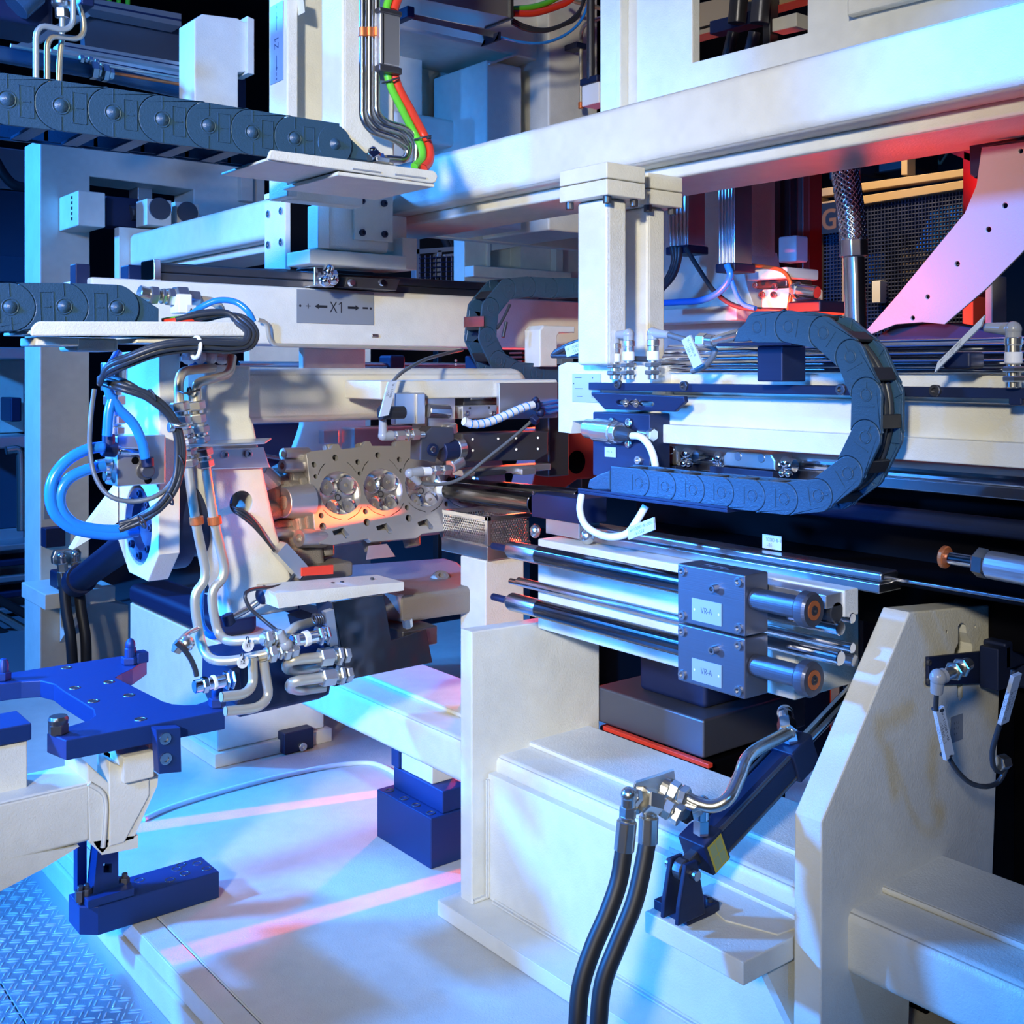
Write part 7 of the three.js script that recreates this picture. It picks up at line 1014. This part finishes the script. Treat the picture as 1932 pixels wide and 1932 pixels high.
const mb = thing('dark_machine', 'dark machine with a tan grid and blue parts inside the mesh cage', 'machine'); { const X = 4.0, q = (px, py) => PX(px, py, X), B = (a, b, c, d, m, n, dx = 0) => part(mb, n, box(X + dx, X + dx + 0.2, q(a, d).y, q(a, c).y, q(a, c).z, q(b, c).z, 0.01), m); B(1660, 1790, 450, 1150, M.deepblack, 'body'); B(1705, 1770, 470, 540, M.tan, 'panel', -0.03); B(1640, 1668, 480, 540, M.bluehose, 'blue_part', -0.02); B(1556, 1600, 430, 560, M.black, 'box'); B(1590, 1650, 300, 345, M.grey, 'tube_box', -0.1); B(1640, 1720, 290, 330, M.dark, 'tank'); part(mb, 'blue_panel', plate('X', X - 0.05, [[1770, 400], [1840, 380], [1790, 480], [1740, 470]].map(p => q(p[0], p[1])), 0.02), M.bluehose); for (let k = 0; k < 5; k++) part(mb, 'grid_bar', box(X - 0.04, X - 0.03, q(1705, 536 - k * 14).y, q(1705, 532 - k * 14).y, q(1705, 500).z, q(1770, 500).z, 0), M.black); }
solo('white_tag', box(3.38, 3.425, PX(1650, 572, 3.4).y, PX(1650, 531, 3.4).y, PX(1651, 550, 3.4).z, PX(1667, 550, 3.4).z, 0.002), M.white, 'small white tag hanging on the mesh cage right of the braided hose', 'tag');
// roof trusses and pipes of the hall, far behind
{ const t = thing('roof_truss', 'dark steel truss of the hall far behind the cage', 'truss'); for (let k = 0; k < 5; k++) part(t, 'chord', cyl(PX(1540, 262 + k * 12, 6), PX(1840, 240 + k * 10, 6), 0.012), M.tan); for (let k = 0; k < 12; k++) part(t, 'diagonal', cyl(PX(1540 + k * 26, 270 + (k % 2) * 40, 6), PX(1566 + k * 26, 270 + ((k + 1) % 2) * 40, 6), 0.008), M.tan); }
// ---- centre background between gantry and slide beam
const mid = thing('rear_support', 'white rear frame with a recessed pocket under the gantry beam', 'frame'); { const Z = -2.9, q = (px, py) => PZ(px, py, Z); part(mid, 'panel', plate('Z', Z, [[876, 530], [876, 360], [1100, 366], [1100, 540]], -0.06, { holes: [[[924, 472], [984, 462], [984, 510], [924, 514]]], bevel: 0.003 }), M.cream); part(mid, 'edge', box(q(1038, 450).x, q(1052, 450).x, q(1040, 530).y, q(1040, 350).y, Z, Z + 0.03, 0.003), M.cream); part(mid, 'edge', box(q(915, 450).x, q(922, 450).x, q(920, 515).y, q(920, 372).y, Z, Z + 0.012, 0.003), M.cream); part(mid, 'pocket', loft([q(924, 472), q(984, 462), q(984, 510), q(924, 514)].map(p => p.setZ(Z - 0.061)), [q(930, 478), q(978, 482), q(978, 508), q(930, 512)].map(p => p.setZ(Z - 0.12))), M.cream); part(mid, 'leg', box(q(1062, 500).x, q(1084, 500).x, FLOOR, q(1062, 520).y, Z - 0.05, Z - 0.005, 0.003), M.cream); part(mid, 'foot', box(q(876, 510).x, q(1060, 510).x, q(950, 528).y, q(950, 508).y, Z, Z + 0.05, 0.003), M.cream); }
const cg2 = thing('mesh_cage', 'small dark mesh door behind the saddle under the gantry beam', 'cage'); { const Z = -4.2, q = (px, py) => PZ(px, py, Z); for (const p of [[[785, 470], [875, 464], [875, 472], [785, 480]], [[826, 472], [834, 472], [834, 530], [826, 530]], [[785, 400], [792, 400], [792, 530], [785, 530]], [[838, 480], [875, 476], [875, 482], [838, 486]]]) part(cg2, 'frame_bar', plate('Z', Z, p, -0.04), M.nameplate); for (let k = 0; k < 9; k++) part(cg2, 'wire', cyl(q(792 + k * 10, 482, Z), q(792 + k * 10, 530, Z), 0.004, 0.004, 5), M.black); for (let k = 0; k < 5; k++) part(cg2, 'wire', cyl(q(790, 488 + k * 9, Z), q(876, 484 + k * 9, Z), 0.004, 0.004, 5), M.black); part(cg2, 'post', box(q(826, 520, Z).x, q(834, 520, Z).x, FLOOR, q(826, 520, Z).y, Z - 0.04, Z, 0.002), M.dark); part(cg2, 'hoses', [0, 1, 2].map(k => tube([PZ(826 + k * 10, 400, -4.6), PZ(830 + k * 9, 430, -4.6), PZ(845 + k * 6, 465, -4.6)], 0.02)), M.cable); part(cg2, 'red_box', box(PZ(845, 415, -4.8).x, PZ(872, 415, -4.8).x, PZ(850, 440, -4.8).y, PZ(850, 400, -4.8).y, -5, -4.8, 0.01), M.redtone); }
// under the slide beam and behind the yoke
const ub = thing('rear_shaft', 'dark shaft with clamps running behind the yoke under the slide beam', 'shaft'); { const q = (px, py) => PZ(px, py, -2.05); part(ub, 'shaft', cyl(q(450, 687), q(930, 690), 0.006), M.steel); part(ub, 'clamp', [box(q(612, 680).x, q(650, 680).x, q(630, 696).y, q(630, 680).y, -2.08, -2.03, 0.004), cyl(q(625, 684).add(V(0, 0, -0.02)), q(640, 684).add(V(0, 0, -0.02)), 0.014)], M.dark); part(ub, 'bracket', box(q(728, 680).x, q(756, 680).x, q(740, 696).y, q(740, 670).y, -2.08, -2.03, 0.006), M.black); part(ub, 'terminal', box(q(852, 690).x, q(868, 690).x, q(860, 712).y, q(860, 672).y, -2.0, -1.95, 0.003), M.black); for (let k = 0; k < 4; k++) part(ub, 'lamp', ball(PZ(860, 680 + k * 8, -1.948), 0.003), k > 1 ? M.amber : M.white); }
solo('rear_enclosure', [box(PZ(470, 670, -3.2).x, PZ(700, 670, -3.2).x, FLOOR, PZ(600, 640, -3.2).y, -3.24, -3.2, 0.003)], M.cream, 'blue lit panel behind the swivel yoke', 'panel');
const cov = thing('rear_cover', 'blue lit curved cover behind the cylinder head', 'cover'); part(cov, 'cover', plate('Z', -1.98, [[548, 900], [552, 860], [566, 822], [572, 802], [572, 656], [690, 659], [690, 900]], -0.02, { bevel: 0.003 }), M.cream); part(cov, 'bracket', box(PZ(610, 820, -1.95).x, PZ(640, 820, -1.95).x, PZ(620, 838, -1.95).y, PZ(620, 812, -1.95).y, -1.97, -1.95, 0.002), M.alu); part(cov, 'port_plate', box(PZ(668, 820, -1.9).x, PZ(780, 820, -1.9).x, PZ(700, 850, -1.9).y, PZ(700, 806, -1.9).y, -1.95, -1.9, 0.004), M.machined);
const dkc = thing('dark_cabinet', 'dark cabinet in the gap between yoke and rear cover', 'cabinet'); part(dkc, 'body', box(PZ(470, 820, -2.5).x, PZ(566, 820, -2.5).x, BED, PZ(500, 800, -2.5).y, -2.7, -2.5, 0.004), M.black); part(dkc, 'edge', cyl(PZ(476, 856, -2.45), PZ(545, 868, -2.45), 0.006), M.steel);
const rb = thing('red_housing', 'red lit housing behind the gripper and the slide block', 'housing'); part(rb, 'body', plate('Z', -2.0, [[1030, 810], [1120, 800], [1150, 830], [1150, 900], [1090, 905], [1040, 940], [1000, 930]], -0.08, { bevel: 0.004, holes: [] }), M.redtone); part(rb, 'leg', box(PZ(1092, 900, -2.02).x, PZ(1118, 900, -2.02).x, BED, PZ(1100, 900, -2.02).y, -2.07, -2.01, 0.003), M.dark); part(rb, 'port', lathe(PZ(1088, 872, -1.998), NZ, [[0, 0.002], [0.024, 0.002], [0.028, 0]], 28), M.deepblack); part(rb, 'plate', box(PZ(1030, 790, -1.95).x, PZ(1072, 790, -1.95).x, PZ(1040, 830, -1.95).y, PZ(1040, 788, -1.95).y, -1.97, -1.95, 0.003), M.redtone); for (let k = 0; k < 3; k++) part(rb, 'fin', box(PZ(985, 672, -2.1).x, PZ(1016, 672, -2.1).x, PZ(1000, 684 - k * 8, -2.1).y, PZ(1000, 680 - k * 8, -2.1).y, -2.15, -2.1, 0.001), M.red);  // red light is also put into the housing and fin colours
// under the guide beam between the uprights
const tank = thing('motor_housing', 'dark blue motor housing with a steel lower edge between the uprights', 'motor'); { const X = 1.26, q = (px, py) => PX(px, py, X); part(tank, 'body', box(X, X + 0.2, q(1300, 1330).y, q(1300, 1215).y + 0.05, q(1205, 1280).z, q(1330, 1280).z, 0.008), M.black); part(tank, 'flange', box(X - 0.04, X + 0.2, q(1300, 1400).y, q(1300, 1330).y, q(1158, 1350).z, q(1362, 1350).z, 0.004), M.grey); part(tank, 'drip_edge', box(X - 0.05, X - 0.04, q(1300, 1408).y, q(1300, 1400).y, q(1180, 1350).z, q(1380, 1350).z, 0.001), M.red, 'edge strip with red light put into its colour'); part(tank, 'foot', box(X - 0.035, X + 0.15, BED + 0.0245, q(1300, 1409).y, q(1360, 1350).z - 0.08, q(1362, 1350).z, 0.004), M.deepblack); part(tank, 'foot', box(X - 0.035, X + 0.15, BED + 0.0245, q(1300, 1409).y, q(1160, 1350).z, q(1160, 1350).z + 0.08, 0.004), M.deepblack); }  // lower edge strip coloured red for the slit light falling on it
// left edge background
const lb = thing('rear_cabinet', 'blue lit rear cabinet with shelves at the left edge', 'cabinet'); { const Z = -4.6, q = (px, py) => PZ(px, py, Z), B = (a, b, c, d, m, n, dz = 0) => part(lb, n, box(q(a, c).x, q(b, c).x, q(a, d).y, q(a, c).y, Z - 0.3 + dz, Z + dz, 0.006), m); B(-60, 60, 352, 560, M.plastic, 'upper_panel'); B(-60, 60, 480, 530, M.plastic, 'blue_panel', 0.02); B(-60, 60, 270, 350, M.nameplate, 'panel'); B(-60, 50, 655, 678, M.alu, 'rail', 0.1); B(-60, 50, 823, 846, M.alu, 'rail', 0.1); B(-60, 60, 678, 822, M.cream, 'wall_plate', -0.1); B(-60, 60, 850, 1010, M.plastic, 'blue_panel', -0.1); B(-60, 60, 1010, 1250, M.nameplate, 'lower_panel', -0.1); B(14, 34, 750, 795, M.black, 'solenoid', 0.05); for (let k = 0; k < 5; k++) B(-60, 60, 1030 + k * 30, 1042 + k * 30, k % 2 ? M.black : M.alu, 'rail', 0.06); part(lb, 'pipe', tube([PZ(12, 850, -4.4), PZ(38, 846, -4.4), PZ(40, 900, -4.4), PZ(40, 1000, -4.4)], 0.016, { bend: 0.04 }), M.zinc); for (const [py, k] of [[1120, 0], [1150, 1], [1180, 2], [1210, 3]]) part(lb, 'tube', cyl(PZ(-40, py - 10, -4.3), PZ(50, py + 40, -4.3), 0.016), k % 2 ? M.zinc : M.rubber); part(lb, 'hoses', tube([PZ(-10, 300, -4.4), PZ(8, 330, -4.4), PZ(26, 348, -4.4), PZ(60, 356, -4.4)], 0.018), M.rubber); }

// ---------------------------------------------------------------- every thing gets its base as origin
scene.updateMatrixWorld(true);
for (const o of things) {
  const b = new THREE.Box3().setFromObject(o), base = new THREE.Vector3((b.min.x + b.max.x) / 2, b.min.y, (b.min.z + b.max.z) / 2);
  if (o.isMesh) { o.geometry.translate(-base.x, -base.y, -base.z); o.position.add(base); }
  else { for (const c of o.children) c.position.sub(base); o.position.add(base); }
}
renderer.render(scene, camera);
